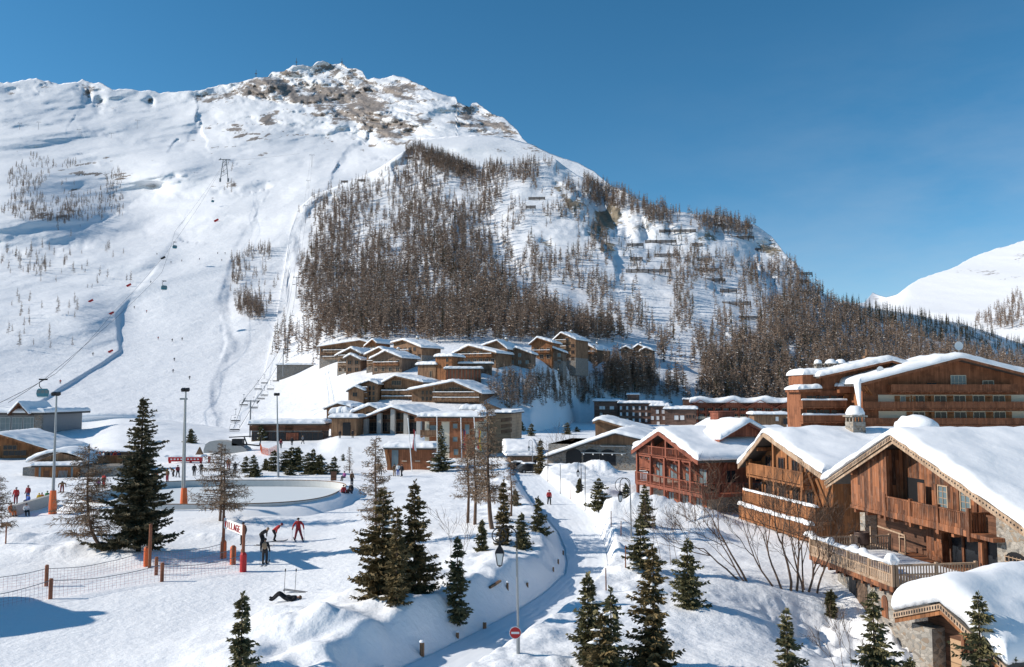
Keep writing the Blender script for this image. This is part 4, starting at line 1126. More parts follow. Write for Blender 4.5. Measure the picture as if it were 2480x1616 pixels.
    # far right upper gallery with cut-outs
    b = MB(); b.box(xr_ + .1, xr_ + 2.0, 1.5, wy - .004, zf, zf + 1.0); b.build('gallery_panel', M['darkwood'], root)
    # ---- lower floor: recessed dark boards, windows, stone pier and wing
    zt = zf - .5; zg = 2.02
    wl = 3.0
    pier = fx(2112, 1245, 2.6)[0]
    xe = xr_ + 2.6
    b = MB(); b.box(pier - .1, xe, wl, 15, zg - 3.5, zf - .224); b.build('ground_floor', M['darkwood'], root)
    b = MB(); b.box(pier - .75, pier - .1, 2.1, 15, zg - 3.5, zt + .2); b.build('stone_pier', M['stone'], root)
    # wide glazed opening with its frame
    gx0, gx1 = xl_ + 3.0, xr_ - .25
    b = MB(); b.box(gx0, gx1, wl - .04, wl + .02, zg, zg + 2.25); b.build('glazed_front', M['glass'], root)
    b = MB()
    b.box(xl_ + .4, xr_ + .5, wl - .5, wl - .3, zg + 2.3, zg + 2.55)
    for x in (gx0, gx0 + 1.2, (gx0 + gx1) / 2 + .8, gx1): b.box(x - .09, x + .09, wl - .14, wl - .045, zg, zg + 2.3)
    b.box(xr_ + .15, xr_ + .45, .9, 1.2, zg - 2.6, zf - .5)
    b.box(xe - .25, xe + .05, wl - .9, wl - .6, zg - 2.6, zf + .3)
    b.build('door_frame', M['oldwood'], root)
    b = MB(); b.box(xl_ + 1.35, gx0 - .1, wl - .6, wl - .05, zg, zg + 2.3); b.build('dark_door', M['oldwood'], root)
    # windbreak gate of pale poles
    b = MB()
    gA = fx(2130, 1297, 1.6)[0]; gB = fx(2196, 1312, 1.6)[0]
    b.bar((gA, 1.5, zg + 1.45), (gB, 1.5, zg + 1.32), .09); b.bar((gA - .9, 1.5, zg + .1), (gB, 1.5, zg + .1), .1)
    for x in (gA - .9, gB - .6, gB): b.bar((x, 1.5, zg), (x, 1.5, zg + 1.3), .08)
    b.bar((gB - .7, 1.5, zg + 1.1), (gB, 1.5, zg + 1.2), .07)
    b.build('windbreak', M['palewood'], root)
    # right stone wing with arched window
    xs0 = fr.xz(2416, 1350, 1.2)[0]; xs1 = r[0] - .9
    b = MB(); b.prism([(xs0, -4), (xs1, -4), (xs1, float(rz(xs1)) - .36), (xs0, float(rz(xs0)) - .36)], 1.2, 15); b.build('stone_wing', M['stone'], root)
    ax, az = fx(2463, 1375, 1.2)
    w_ = MB()
    arc = [(ax - .75, az - .75), (ax + .75, az - .75)] + [(ax + .75 * math.cos(t), az + .35 + .45 * math.sin(t)) for t in np.linspace(0, math.pi, 9)]
    w_.prism(arc, 1.14, 1.26); wo = w_.build('window', M['black'], root)
    b = MB()
    for i in range(6): b.box(ax - .7 + .28 * i - .02, ax - .7 + .28 * i + .02, 1.08, 1.12, az - .7, az + .55)
    for i in range(5): b.box(ax - .72, ax + .72, 1.06, 1.1, az - .6 + .27 * i - .02, az - .6 + .27 * i + .02)
    b.build('window_grille', M['palewood'], wo)
    # ---- terrace on a stone base, with fretwork balustrade and pillows of snow
    A = fr.xz(1962, 1357, 0); 
    tz = 1.98
    def at_z(px, py, z):                     # local point of a pixel on a horizontal plane
        wpt = G(px, py, z + fr.o.z) - fr.o
        return wpt.dot(fr.X), wpt.dot(fr.Yv)
    c0 = at_z(1962, 1352, tz - .2); c1 = at_z(2160, 1432, tz - .2)
    yd = (c0[1] + c1[1]) / 2; xd0 = c0[0]; xd1 = c1[0]
    b = MB(); b.box(xd0, xd1, yd, 3.0, tz - .28, tz)
    for i in range(10):
        x = xd0 + .4 + (xd1 - xd0 - .8) * i / 9
        b.box(x - .1, x + .1, yd + .1, 2.0, tz - .5, tz - .284)
    dk = b.build('terrace', M['oldwood'], root)
    q = MB()
    def balu(p, q_, up):
        p = Vector(p); q_ = Vector(q_); d = q_ - p; l_ = d.length; d.normalize()
        q.bar(p + Vector((0, 0, up)), q_ + Vector((0, 0, up)), .14, .1)
        q.bar(p + Vector((0, 0, up * .56)), q_ + Vector((0, 0, up * .56)), .1, .07)
        q.bar(p + Vector((0, 0, .06)), q_ + Vector((0, 0, .06)), .12, .2)
        n_ = int(l_ / .17)
        for i in range(n_):
            c = p + d * (l_ * (i + .5) / n_)
            q.bar(c + Vector((0, 0, up * .56)), c + Vector((0, 0, up)), .05)
            al = .115
            if abs(d.x) > .5: q.box(c.x - al / 2, c.x + al / 2, c.y - .015, c.y + .015, c.z + .16, c.z + up * .53)
            else: q.box(c.x - .015, c.x + .015, c.y - al / 2, c.y + al / 2, c.z + .16, c.z + up * .53)
        m_ = max(1, int(l_ / 2.2))
        for i in range(m_ + 1):
            c = p + d * (l_ * i / m_)
            q.bar(c, c + Vector((0, 0, up + .12)), .15)
    balu((xd0 + .08, yd + .08, tz), (xd1 - .08, yd + .08, tz), 1.15)
    balu((xd1 - .08, yd + .3, tz), (xd1 - .08, .6, tz), 1.15)
    balu((xd0 + .08, yd + .3, tz), (xd0 + .08, 1.2, tz), 1.15)
    q.build('balustrade', M['palewood'], dk)
    def lump(x, T): return sum(.26 * np.exp(-((x - c) / .22) ** 2) for c in (xd0 + .2, xd0 + 2.7, xd0 + 5.4, xd1 - 2.9)) + .5 * np.exp(-((x - xd1 + .15) / .3) ** 2)
    snow_slab(dk, [(xd0 - .02, tz + 1.2), (xd1 + .1, tz + 1.2)], yd - .1, yd + .26, .17, seed=4, r=.14, name='balustrade_snow', ny=4, nx=60, extra=lump)
    snow_slab(dk, [(xd0 + .2, tz), (xd1 - .2, tz)], yd + .3, 1.0, .35, seed=5, name='terrace_snow')
    # stone base under the terrace with dark doorway and small arched opening
    b = MB()
    yb = yd + .9
    b.box(fr.xz(2030, 1440, yb)[0], xd1 + .5, yb, 3.0, -4, tz - .5); b.build('stone_base', M['stone'], root)
    dx0 = fr.xz(2060, 1440, yb)[0]; dx1 = fr.xz(2102, 1470, yb)[0]
    b = MB(); b.box(dx0, dx1, yb - .05, yb + .05, -3.5, tz - .55); dd = b.build('cellar_door', M['greywood'], root)
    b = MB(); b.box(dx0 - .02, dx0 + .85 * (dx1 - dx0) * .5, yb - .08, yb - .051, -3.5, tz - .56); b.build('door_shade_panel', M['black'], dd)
    ax, az = fr.xz(2144, 1468, yb)
    b = MB(); b.prism([(ax - .3, az - .65), (ax + .3, az - .65)] + [(ax + .3 * math.cos(t), az + .2 + .42 * math.sin(t)) for t in np.linspace(0, math.pi, 9)], yb - .05, yb + .05); b.build('arched_opening', M['oldwood'], root)
    # big hump of snow over the chimney on the ridge, seen against the hotel
    hx, hz = fr.xz(2216, 1028, 11.0)
    b = MB(); b.blob((hx, 11.0, hz - .2), (1.9, 1.6, 1.0), 16, 10, seed=4, amp=.2); b.build('snow_hump', M['roofsnow'], root, smooth=True)
    # cauldron that hangs over the fire on the terrace
    cx_, cy_ = at_z(2088, 1320, tz + .3)
    return root, fr, tz, at_z
fc_root, fc_fr, fc_tz, fc_at = front_chalet()

def cauldron():
    x, y = fc_at(2088, 1312, fc_tz + .75)
    w = fc_fr.world(x, y, fc_tz + .04)
    root = thing('cauldron', 'big rusty iron cauldron hanging on the snowy chalet terrace', 'cauldron', w, fc_fr.a)
    b = MB(); prof = [(.05, .48), (.42, .52), (.5, .7), (.5, 1.15), (.47, 1.3), (.5, 1.36), (.46, 1.36), (.42, 1.1)]
    n = 18; vs = []; fs = []
    for r_, z in prof:
        for k in range(n): vs.append((r_ * math.cos(2 * math.pi * k / n), r_ * math.sin(2 * math.pi * k / n), z))
    for j in range(len(prof) - 1):
        for k in range(n): fs.append((j * n + k, j * n + (k + 1) % n, (j + 1) * n + (k + 1) % n, (j + 1) * n + k))
    b.add(vs, fs); b.build('pot', M['cauldron'], root, smooth=True)
    b = MB(); b.tube([(.5 * math.cos(t), 0, 1.3 + .62 * math.sin(t)) for t in np.linspace(0, math.pi, 11)], .018, 5); b.build('handle', M['black'], root)
    b = MB()
    for k in range(3): b.bar((.32 * math.cos(2.1 * k), .32 * math.sin(2.1 * k), .6), (.5 * math.cos(2.1 * k), .5 * math.sin(2.1 * k), 0), .05)
    b.build_each('tripod_leg', M['black'], root)
cauldron()

# entrance lodge in the foreground, under a thick curved blanket of snow
def lodge():
    def humps(x, y): return .5 * np.exp(-((x + .3) / 2.6) ** 2)
    root, fr, g = house('entrance_lodge', 'low timber lodge under a thick curved blanket of snow in front of the stone terrace', 'lodge', (2166, 1478), (2278, 1456), (2440, 1610), 36.5, -68, 9.0, 957, 'darkwood', oh=1.3, ohs=.7, snow=.85, th=.16, z0=-2.2, seed=7, wbot=-2, barge_h=.4, snow_extra=humps)
    p, l, r = g['p'], g['l'], g['r']
    barge(root, [l, p, r], -.02, .26, .06, M['palewood'], drop=.1); barge(root, [l, p, r], .06, .24, .06, M['orangewood'], drop=.34, name='inner_bargeboard')
    h = MB()
    for a, b_ in ((l, p), (p, r)):
        L_ = math.hypot(b_[0] - a[0], b_[1] - a[1]); n = int(L_ / .15)
        for i in range(n):
            t = (i + .5) / n; x = a[0] + (b_[0] - a[0]) * t; z = a[1] + (b_[1] - a[1]) * t - .22; k = (b_[1] - a[1]) / L_
            h.add([(x - .035, -.086, z - .08 - .035 * k), (x + .035, -.086, z - .08 + .035 * k), (x + .035, -.086, z + .06 + .035 * k), (x - .035, -.086, z + .06 - .035 * k)], [(0, 1, 2, 3)])
    h.build('fringe', M['black'], root)
    x0 = g['x0']
    b = MB(); b.box(x0 - .2, x0 + .9, .5, 6, -2, l[1] - .5); b.build('stone_wall', M['stone'], root)
    b = MB(); b.box(x0 + 2.3, x0 + 3.4, .6, 1.5, -2, l[1] - 1.3); b.build('stone_pillar', M['stone'], root)
    b = MB(); b.box(x0 + 1.2, x0 + 2.0, 1.25, 1.31, -.6, l[1] - .9); b.build('door', M['tanwall'], root)
    b = MB(); b.box(x0 + 2.05, x0 + 2.2, .9, 1.1, -2, l[1] - .5); b.build_each('post', M['oldwood'], root)
lodge()

# ================================================================== second chalet
def second_chalet():
    root, fr, g = house('chalet', 'middle timber chalet with stacked carved balconies and a stone chimney, tucked behind the big one', 'chalet', (1789, 1125), (1850, 1046), (1992, 1149), 73.0, -80, 16.0, 957, 'orangewood', oh=1.6, ohs=1.3, snow=.6, th=.28, z0=-.4, seed=9, bargem='palewood', barge_h=.42)
    p, l, r = g['p'], g['l'], g['r']; rz = g['roofz']; x0, x1 = g['x0'], g['x1']
    b = MB()
    for x in (p[0] - 4, p[0] - 1.8, p[0], p[0] + 2.4, p[0] + 5, p[0] + 7.2):
        z = float(rz(x)) - .29; b.box(x - .14, x + .14, .2, 1.6, z - .36, z - .05)
    b.build_each('purlin', M['orangewood'], root)
    z1 = fr.xz(1900, 1168, .3)[1]; z2 = fr.xz(1900, 1232, .2)[1] - .3; z3 = z2 - 2.3
    for z, yf, s, st in ((z1, .3, 0, 'panel'), (z2, -.1, .18, 'panel'), (z3, -.5, .35, 'panel')):
        if z < .6: z = .7
        balcony(root, x0 - .4, x1 + (.3 if z < z1 else -2.2), yf, 1.55, z, 1.05, 'orangewood', st, snow=s)
    b = MB()
    for x in (x0 + .2, (x0 + x1) / 2 - 1.2, x1 - 2.5):
        b.box(x - .12, x + .12, .32, .56, 0, float(rz(x)) - .34)
    b.build_each('post', M['orangewood'], root)
    for zz in (z1, z2, z3):
        for x in (x0 + 1.5, x0 + 3.9, x0 + 6.3, x0 + 8.6):
            if float(rz(x)) - .5 > zz + 1.9 and x < x1 - .6: window(root, x, 1.58, zz + .05, 1.1, 1.8, 'darkwood', 'glass', 2, 1)
    b = MB(); b.box(x0 - .1, x1 + .1, 1.45, 14, -2, z3 - .4); b.build('plinth', M['stone'], root)
    # braces in the valley beside the big chalet
    b = MB()
    for x in (x1 - .3, x1 - 1.4): b.bar((x, 1.5, z2 + .6), (x + .9, -.1, float(rz(x)) - .9), .2)
    b.build_each('brace', M['orangewood'], root)
    cx_, cz_ = fr.xz(2072, 1042, 8.0)
    chimney(root, cx_, 8.0, float(rz(cx_)) + .35, 1.2, 1.5, 'stone', .85)
    b = MB(); hx = fr.xz(2012, 1022, 13)[0]; b.blob((hx, 12.5, float(rz(hx)) + .9), (.9, .8, .7), seed=3, amp=.2); b.build('snow_hump', M['roofsnow'], root, smooth=True)
second_chalet()

# ================================================================== third chalet (red)
def third_chalet():
    root, fr, g = house('chalet', 'red stained timber chalet with two galleries on a stone ground floor by the snow wall', 'chalet', (1530, 1091), (1595, 1044), (1691, 1116), 85.8, -71, 15.0, 957, 'redwood', oh=1.8, ohs=1.0, snow=.62, th=.25, z0=0.0, seed=13, bargem='redbeam', barge_h=.4, wbot=3.0)
    p, l, r = g['p'], g['l'], g['r']; rz = g['roofz']; x0, x1 = g['x0'], g['x1']
    zu = fr.xz(1552, 1101, .2)[1]; zl = fr.xz(1558, 1168, .2)[1]
    b = MB(); b.box(x0 + .15, x1 - .15, 1.95, 13, -2, zl - .25); b.build('stone_storey', M['stone'], root)
    balcony(root, x0 - .3, x1 - .5, .2, 1.75, zu, 1.0, 'redbeam', 'bars')
    balcony(root, x0 - .3, x1 + 1.6, .0, 1.75, zl, 1.0, 'redbeam', 'bars', floor=.3)
    # the lower gallery turns the corner
    o = MB(); o.box(x1 + .04, x1 + 1.6, 1.75, 13, zl - .3, zl)
    go = o.build('side_gallery', M['redbeam'], root)
    q = MB(); q.box(x1 + 1.5, x1 + 1.6, 1.75, 13, zl + .93, zl + 1.02); q.box(x1 + 1.52, x1 + 1.58, 1.75, 13, zl + .1, zl + .16)
    for i in range(70): q.box(x1 + 1.53, x1 + 1.56, 1.8 + i * .16, 1.84 + i * .16, zl + .1, zl + .93)
    for i in range(5): q.box(x1 + 1.45, x1 + 1.62, 1.8 + i * 2.7, 1.95 + i * 2.7, zl - .2, zl + 1.06)
    q.build('railing', M['redbeam'], go)
    b = MB()
    for i, x in enumerate((x0 + .05, x0 + 3.1, x0 + 6.0, x0 + 9.0, x1 - .6)):
        if x > x1: continue
        b.box(x - .14, x + .14, .02, .3, -.4 if i in (0, 4) else zl - 1.2, min(zu, float(rz(x)) - .4))
    for x in (x0 + 3.1, x0 + 6.0): b.box(x - .12, x + .12, .22, .46, zu, float(rz(x)) - .3)
    b.build_each('post', M['redbeam'], root)
    b = MB()
    for x in (x0 + 1.0, x0 + 4.6, x0 + 7.6, x0 + 9.6): b.bar((x + .9, 1.75, zu - 1.6), (x - .3, .4, zu - .3), .18)
    b.build_each('brace', M['redbeam'], root)
    for x in (x0 + 2.0, x0 + 5.0, x0 + 8.0, x0 + 10.6):
        if x < x1 - .4: window(root, x, 1.78, zl + .5, 1.5, 1.7, 'redbeam', 'glassblue', 2, 1)
    for x in (x0 + 4.3, x0 + 6.6): window(root, x, 1.78, zu + .1, 1.1, 1.75, 'redbeam', 'glass', 2, 1)
    for x in (x0 + 4.2, x0 + 7.0, x0 + 9.6): window(root, x, 1.92, zl - 2.1, 1.3, 1.4, 'redbeam', 'glassblue', 2, 1, shutters='redwood')
    for yy in (4.2, 7.5, 10.5): window(root, x1 + .02, yy, zl + .7, 1.2, 1.4, 'redbeam', 'glass', 2, 1, rz=math.pi / 2)
    b = MB()
    for yy in (3.2, 6.0, 9.0): b.bar((x1 + .05, yy, zl + 1.6), (x1 + .85, yy, zl + 2.9), .16)
    b.build_each('eaves_brace', M['redbeam'], root)
    # wide louvred chimney and cross dormer on the right-hand slope
    cx_, cz_ = fr.xz(1748, 1038, 7.5)
    b = MB(); zc = float(rz(cx_)); b.box(cx_ - .75, cx_ + .75, 6.6, 8.6, zc - .5, zc + 1.9)
    for i in range(4): b.box(cx_ - .8, cx_ + .8, 6.55, 8.65, zc + .5 + i * .35, zc + .56 + i * .35)
    b.box(cx_ - .85, cx_ + .85, 6.5, 8.7, zc + 1.92, zc + 2.02); b.build('chimney', M['redbeam'], root)
    d = thing_part = link('dormer', None, root)
    dx, dz = fr.xz(1772, 1072, 4.0)
    # dormer: its own gable facing the right-hand side
    by = 7.4; zt = float(rz(x1 - 2.0)) + 2.5; xq = x1 - 2.2
    b = MB(); b.add([(xq, by - 2.6, zt - 1.5), (xq, by + 2.6, zt - 1.5), (xq, by, zt - .1), (x1 - 6, by - 2.6, zt - 1.5), (x1 - 6, by + 2.6, zt - 1.5), (x1 - 6, by, zt - .1)], [(0, 1, 2), (4, 3, 5), (0, 2, 5, 3), (2, 1, 4, 5)])
    b.build('dormer_gable', M['redwood'], root)
    dr = link('dormer_roof', None, root, (xq + .7, by, 0), math.pi / 2)
    roof_slab(dr, [(-3.4, zt - 1.75), (0, zt), (3.4, zt - 1.75)], 0, 7, .18, M['redbeam'], 'dormer_slab')
    snow_slab(dr, [(-3.45, zt - 1.75), (0, zt), (3.45, zt - 1.75)], -.08, 7.2, .55, seed=6, name='dormer_snow')
    bpy.data.objects.remove(d)
    # low left wing with its own flat snowy roof
    lx0 = x0 - 6.0
    b = MB(); b.box(lx0, x0 - .02, 5.0, 13, 2.9, zu + .3); b.build('side_wing', M['cream'], root)
    b = MB(); b.box(lx0, x0 - .02, 5.1, 13, -2, 2.896); b.build('side_wing_base', M['stone'], root)
    b = MB(); b.box(lx0 - .8, x0 - .3, 3.4, 13.5, zu + .304, zu + .55); b.build('side_wing_roof', M['redbeam'], root)
    snow_slab(root, [(lx0 - .85, zu + .55), (x0 - .3, zu + .55)], 3.3, 13.6, .6, seed=8, name='side_wing_snow')
    balcony(root, lx0 - .5, x0 - .1, 3.8, 4.95, 3.0, 1.0, 'redwood', 'panel')
    for x in (lx0 + 1.0, lx0 + 2.9, lx0 + 4.7): window(root, x, 4.98, 3.2, .9, 1.9, 'white', 'curtain', 2, 1)
    b = MB()
    for x in (lx0 - .4, lx0 + 2.6, x0 - .3): b.box(x - .09, x + .09, 3.82, 4.0, 3.0, zu + .3)
    b.build_each('wing_post', M['redbeam'], root)
third_chalet()

# ================================================================== village hall with stone arches
def barn():
    root, fr, g = house('village_hall', 'wide dark boarded hall with a long sweeping snowy roof and stone arches', 'hall', (1318, 1108), (1490, 1049), (1640, 1085), 128, -16, 20, 1120, 'barnwood', oh=1.0, ohs=.5, snow=.6, seed=21, lowmat='greystone', lowz=2.6)
    x0, x1 = g['x0'], g['x1']
    b = MB()
    for i, px in enumerate((1390, 1432, 1472)):
        x, z = fr.xz(px, 1112, .95)
        b.prism([(x - 1.25, -.5), (x + 1.25, -.5)] + [(x + 1.25 * math.cos(t), 1.0 + .9 * math.sin(t)) for t in np.linspace(0, math.pi, 9)], .86, .92)
    b.build_each('arched_opening', M['black'], root)
    b = MB(); xa, za = fr.xz(1408, 1096, .5); xb, zb = fr.xz(1500, 1084, .5)
    b.box(xa, xb + 1, .2, .9, za - .1, za + .05); b.box(xa + 3, xb + 1, .3, .9, za + 1.0, za + 1.1); b.build('lamp_rail', M['steel'], root)
    b = MB()
    for i in range(5): b.blob((xa + .4 + i * 1.5, .25, za - .22), .12, 6, 5)
    b.build_each('globe_lamp', M['white'], root)
    # second roof behind
    root2, fr2, g2 = house('village_hall_annex', 'smaller dark timber roof rising behind the sweeping hall roof', 'building', (1436, 1022), (1452, 1016), (1576, 1053), 150, -14, 14, 1100, 'barnwood', oh=.8, ohs=.3, snow=.65, seed=23, bargem='brownwood')
barn()

# ================================================================== hotel on the right
def band_windows(root, y, xs, z, w, h, fm='hotelwood', gm='glass', nx=2, nz=1, sh=None):
    for x in xs: window(root, x, y, z, w, h, fm, gm, nx, nz, shutters=sh)

def hotel():
    root, fr, g = house('hotel', 'big brown hotel with three rows of long balconies under a wide snowy gable', 'hotel', (2080, 930), (2329, 866), (2640, 944), 135, 1, 13, 1120, 'hotelwood', oh=2.4, ohs=1.6, snow=.95, th=.3, seed=31, bargem='hotelwood', barge_h=.4)
    x0, x1, p = g['x0'], g['x1'], g['p']
    X = lambda px, y=0: fr.xz(px, 960, y)[0]
    Zp = lambda py, y=0: fr.xz(2329, py, y)[1]
    z3, z2, z1 = Zp(948), Zp(990), Zp(1030)
    dz = z3 - z2
    # cream wall strips behind the balconies
    b = MB()
    for z in (z2, z1, z1 - dz, z1 - 2 * dz): b.box(x0 + 2.6, x1 - 1.4, 2.36, 2.40, z + .1, z + 2.25)
    b.build('cream_wall', M['cream'], root)
    xl3, xr3 = X(2165), X(2474)
    balcony(root, xl3, xr3, .8, 2.3, z3, 1.1, 'hotelwood')
    for z in (z2, z1, z1 - dz, z1 - 2 * dz):
        balcony(root, x0 - .6, x1 + .4, .8, 2.3, z, 1.1, 'hotelwood')
    for px in (2230, 2283, 2330, 2376, 2425):
        for z in (z2, z1, z1 - dz):
            window(root, X(px - 6, 2.3), 2.34, z + .55, 2.0, 1.6, 'cream', 'glass', 2, 1, shutters='orangewood')
    window(root, X(2192, 2.3), 2.34, z2 + .1, 1.7, 2.0, 'cream', 'glassblue', 2, 1, shutters='orangewood')
    window(root, X(2323, 2.3), 2.36, z3 + .3, 2.6, 2.4, 'cream', 'glassblue', 4, 2)
    window(root, X(2258, 2.3), 2.36, z3 + .1, 1.8, 1.4, 'hotelwood', 'black', 2, 1); window(root, X(2395, 2.3), 2.36, z3 + .2, 1.9, 1.6, 'cream', 'glass', 2, 1)
    # struts holding the left eave and a curtain of snow that slid over the edge
    b = MB()
    for i in range(3): b.bar((x0 + .6 + i * .5, 2.3, z3 - .2 - i * .2), (x0 - 1.0 + i * .4, .6, float(g['roofz'](x0 - 1.0)) - .4), .22)
    b.bar((x1 - .5, 2.3, z2 - 1.0), (x1 + 1.2, .6, float(g['roofz'](x1 + 1.2)) - .4), .25)
    b.build_each('strut', M['orangewood'], root)
    l = g['l']
    b = MB()
    n = 9; vs = []; fs = []
    for i in range(n):
        t = i / (n - 1); zz = l[1] + .3 - 5.4 * t; w = .75 * (1 - t) ** .8 + .05
        c = (l[0] - .1 + .5 * t, .4 + .3 * t)
        for k in range(8): vs.append((c[0] + w * .6 * math.cos(k * math.pi / 4), c[1] + w * 1.2 * math.sin(k * math.pi / 4), zz))
    for i in range(n - 1):
        for k in range(8): fs.append((i * 8 + k, (i + 1) * 8 + k, (i + 1) * 8 + (k + 1) % 8, i * 8 + (k + 1) % 8))
    b.add(vs, fs); b.build('hanging_snow', M['roofsnow'], root, smooth=True)
    b = MB(); b.box(x0 - .5, x0 + 1.0, 3, 4.4, z1 - 8, z3 - .5); b.build('corner_post', M['orangewood'], root)
    # left wing
    r2, f2, g2 = house('hotel_wing', 'stepped left wing of the brown hotel with snow pillows on its balconies', 'hotel', (1985, 912), (2160, 873), (2240, 898), 141, 4, 8, 1120, 'hotelwood', oh=1.8, ohs=1.2, snow=.9, th=.3, seed=33, bargem='hotelwood')
    X = lambda px, y=0: f2.xz(px, 960, y)[0]
    Zp = lambda py, y=0: f2.xz(2100, py, y)[1]
    xa, xb = X(1946), X(2098)
    b = MB(); b.box(xa, xb, 1.2, 7, -3, Zp(946)); b.build('lower_wall', M['hotelwood'], r2)
    b = MB(); b.box(X(1936), X(1992), .2, 6, Zp(950), Zp(944)); b.build('lower_roof', M['hotelwood'], r2)
    snow_slab(r2, [(X(1934), Zp(944)), (X(1994), Zp(941))], .1, 6, .8, seed=4, name='lower_roof_snow')
    b = MB(); b.box(X(2035), X(2096), .2, 5, Zp(952), Zp(936)); b.build('bay', M['hotelwood'], r2); snow_slab(r2, [(X(2033), Zp(936)), (X(2094), Zp(936))], .1, 5, .6, seed=5, name='bay_snow')
    for py, s in ((986, .3), (1022, .3), (1060, .2)):
        balcony(r2, X(1942), X(2050), -.2, 1.15, Zp(py), 1.1, 'hotelwood', snow=s)
    for py in (978, 1012):
        for px in (1975, 2000, 2035): window(r2, X(px), 1.16, Zp(py + 4), 2.4, 1.7, 'redwood', 'glass', 2)
    b = MB(); b.box(X(2050), X(2090), .9, 1.15, -2, Zp(955)); b.box(X(2086), X(2091), .2, .85, -2, Zp(978)); b.build('orange_panel', M['orangewood'], r2)
    # left top block with flat snow and chimneys
    b = MB(); b.box(X(1957), X(2040), 2, 8, Zp(945) + .003, Zp(908)); b.build('upper_block', M['hotelwood'], r2)
    snow_slab(r2, [(X(1954), Zp(908)), (X(2045), Zp(905))], 1.5, 8.5, 1.0, seed=6, name='upper_block_snow')
    for px, w in ((1983, 1.0), (2014, 1.6), (2038, 1.4)):
        chimney(r2, X(px, 5), 5, Zp(897), w, 1.3, 'stone', .8)
    b = MB(); b.box(X(2112, 12), X(2140, 12), 11, 13.5, Zp(880), Zp(866)); b.build('roof_hut', M['redwood'], r2)
    roof_slab(r2, [(X(2110, 12), Zp(864.5)), (X(2126, 12), Zp(860)), (X(2142, 12), Zp(865))], 10.6, 13.8, .15, M['roofsnow'], 'roof_hut_snow')
    # dish and aerial
    def dish(px, py, Y, r_, label):
        c = P(px, py, Y)
        t = thing('satellite_dish', label, 'dish', (c.x, c.y, c.z - 1.6))
        b = MB(); n = 14; vs = [(0, -.05, 1.6)]; fs = []
        for j, (q, d_) in enumerate(((.5, .02), (1.0, .14))):
            for k in range(n): vs.append((r_ * q * math.cos(2 * math.pi * k / n), -.05 - d_ * r_, 1.6 + r_ * q * math.sin(2 * math.pi * k / n)))
        for k in range(n): fs += [(0, 1 + k, 1 + (k + 1) % n), (1 + k, 1 + n + k, 1 + n + (k + 1) % n, 1 + (k + 1) % n)]
        b.add(vs, fs); b.build('reflector', M['white'], t, smooth=True)
        b = MB(); b.tube([(0, .1, -1.5), (0, .02, 1.6)], .06, 6); b.build('pole', M['steel'], t)
    dish(2321, 838, 140, .75, 'white satellite dish standing on the ridge of the big brown hotel')
    dish(2131, 896, 138, .6, 'small grey satellite dish on the gable of the hotel wing')
    c = P(2322, 800, 145); t = thing('aerial', 'thin tall aerial mast with a crossbar on the hotel roof', 'aerial', (c.x, c.y, c.z))
    b = MB(); b.tube([(0, 0, -5), (0, 0, 1.2)], .035, 5); b.tube([(-1, 0, -1.6), (.4, 0, -2.1)], .03, 5); b.build('mast', M['steel'], t)
    c = P(2099, 862, 150); t = thing('chimney_pipe', 'slim brown chimney pipe rising behind the hotel wing roof', 'chimney', (c.x, c.y, c.z))
    b = MB(); b.box(-.5, .5, -.5, .5, -3.2, 0); b.tube([(0, 0, 0), (0, 0, 1.2)], .2, 8); b.build('pipe', M['brownwood'], t)
    c = P(2226, 880, 147); t = thing('chimney_stack', 'pale stone chimney stack between the two hotel ridges', 'chimney', (c.x, c.y, c.z - 2))
    chimney(t, 0, 0, 0, 2.4, 1.9, 'concrete', .25)
hotel()

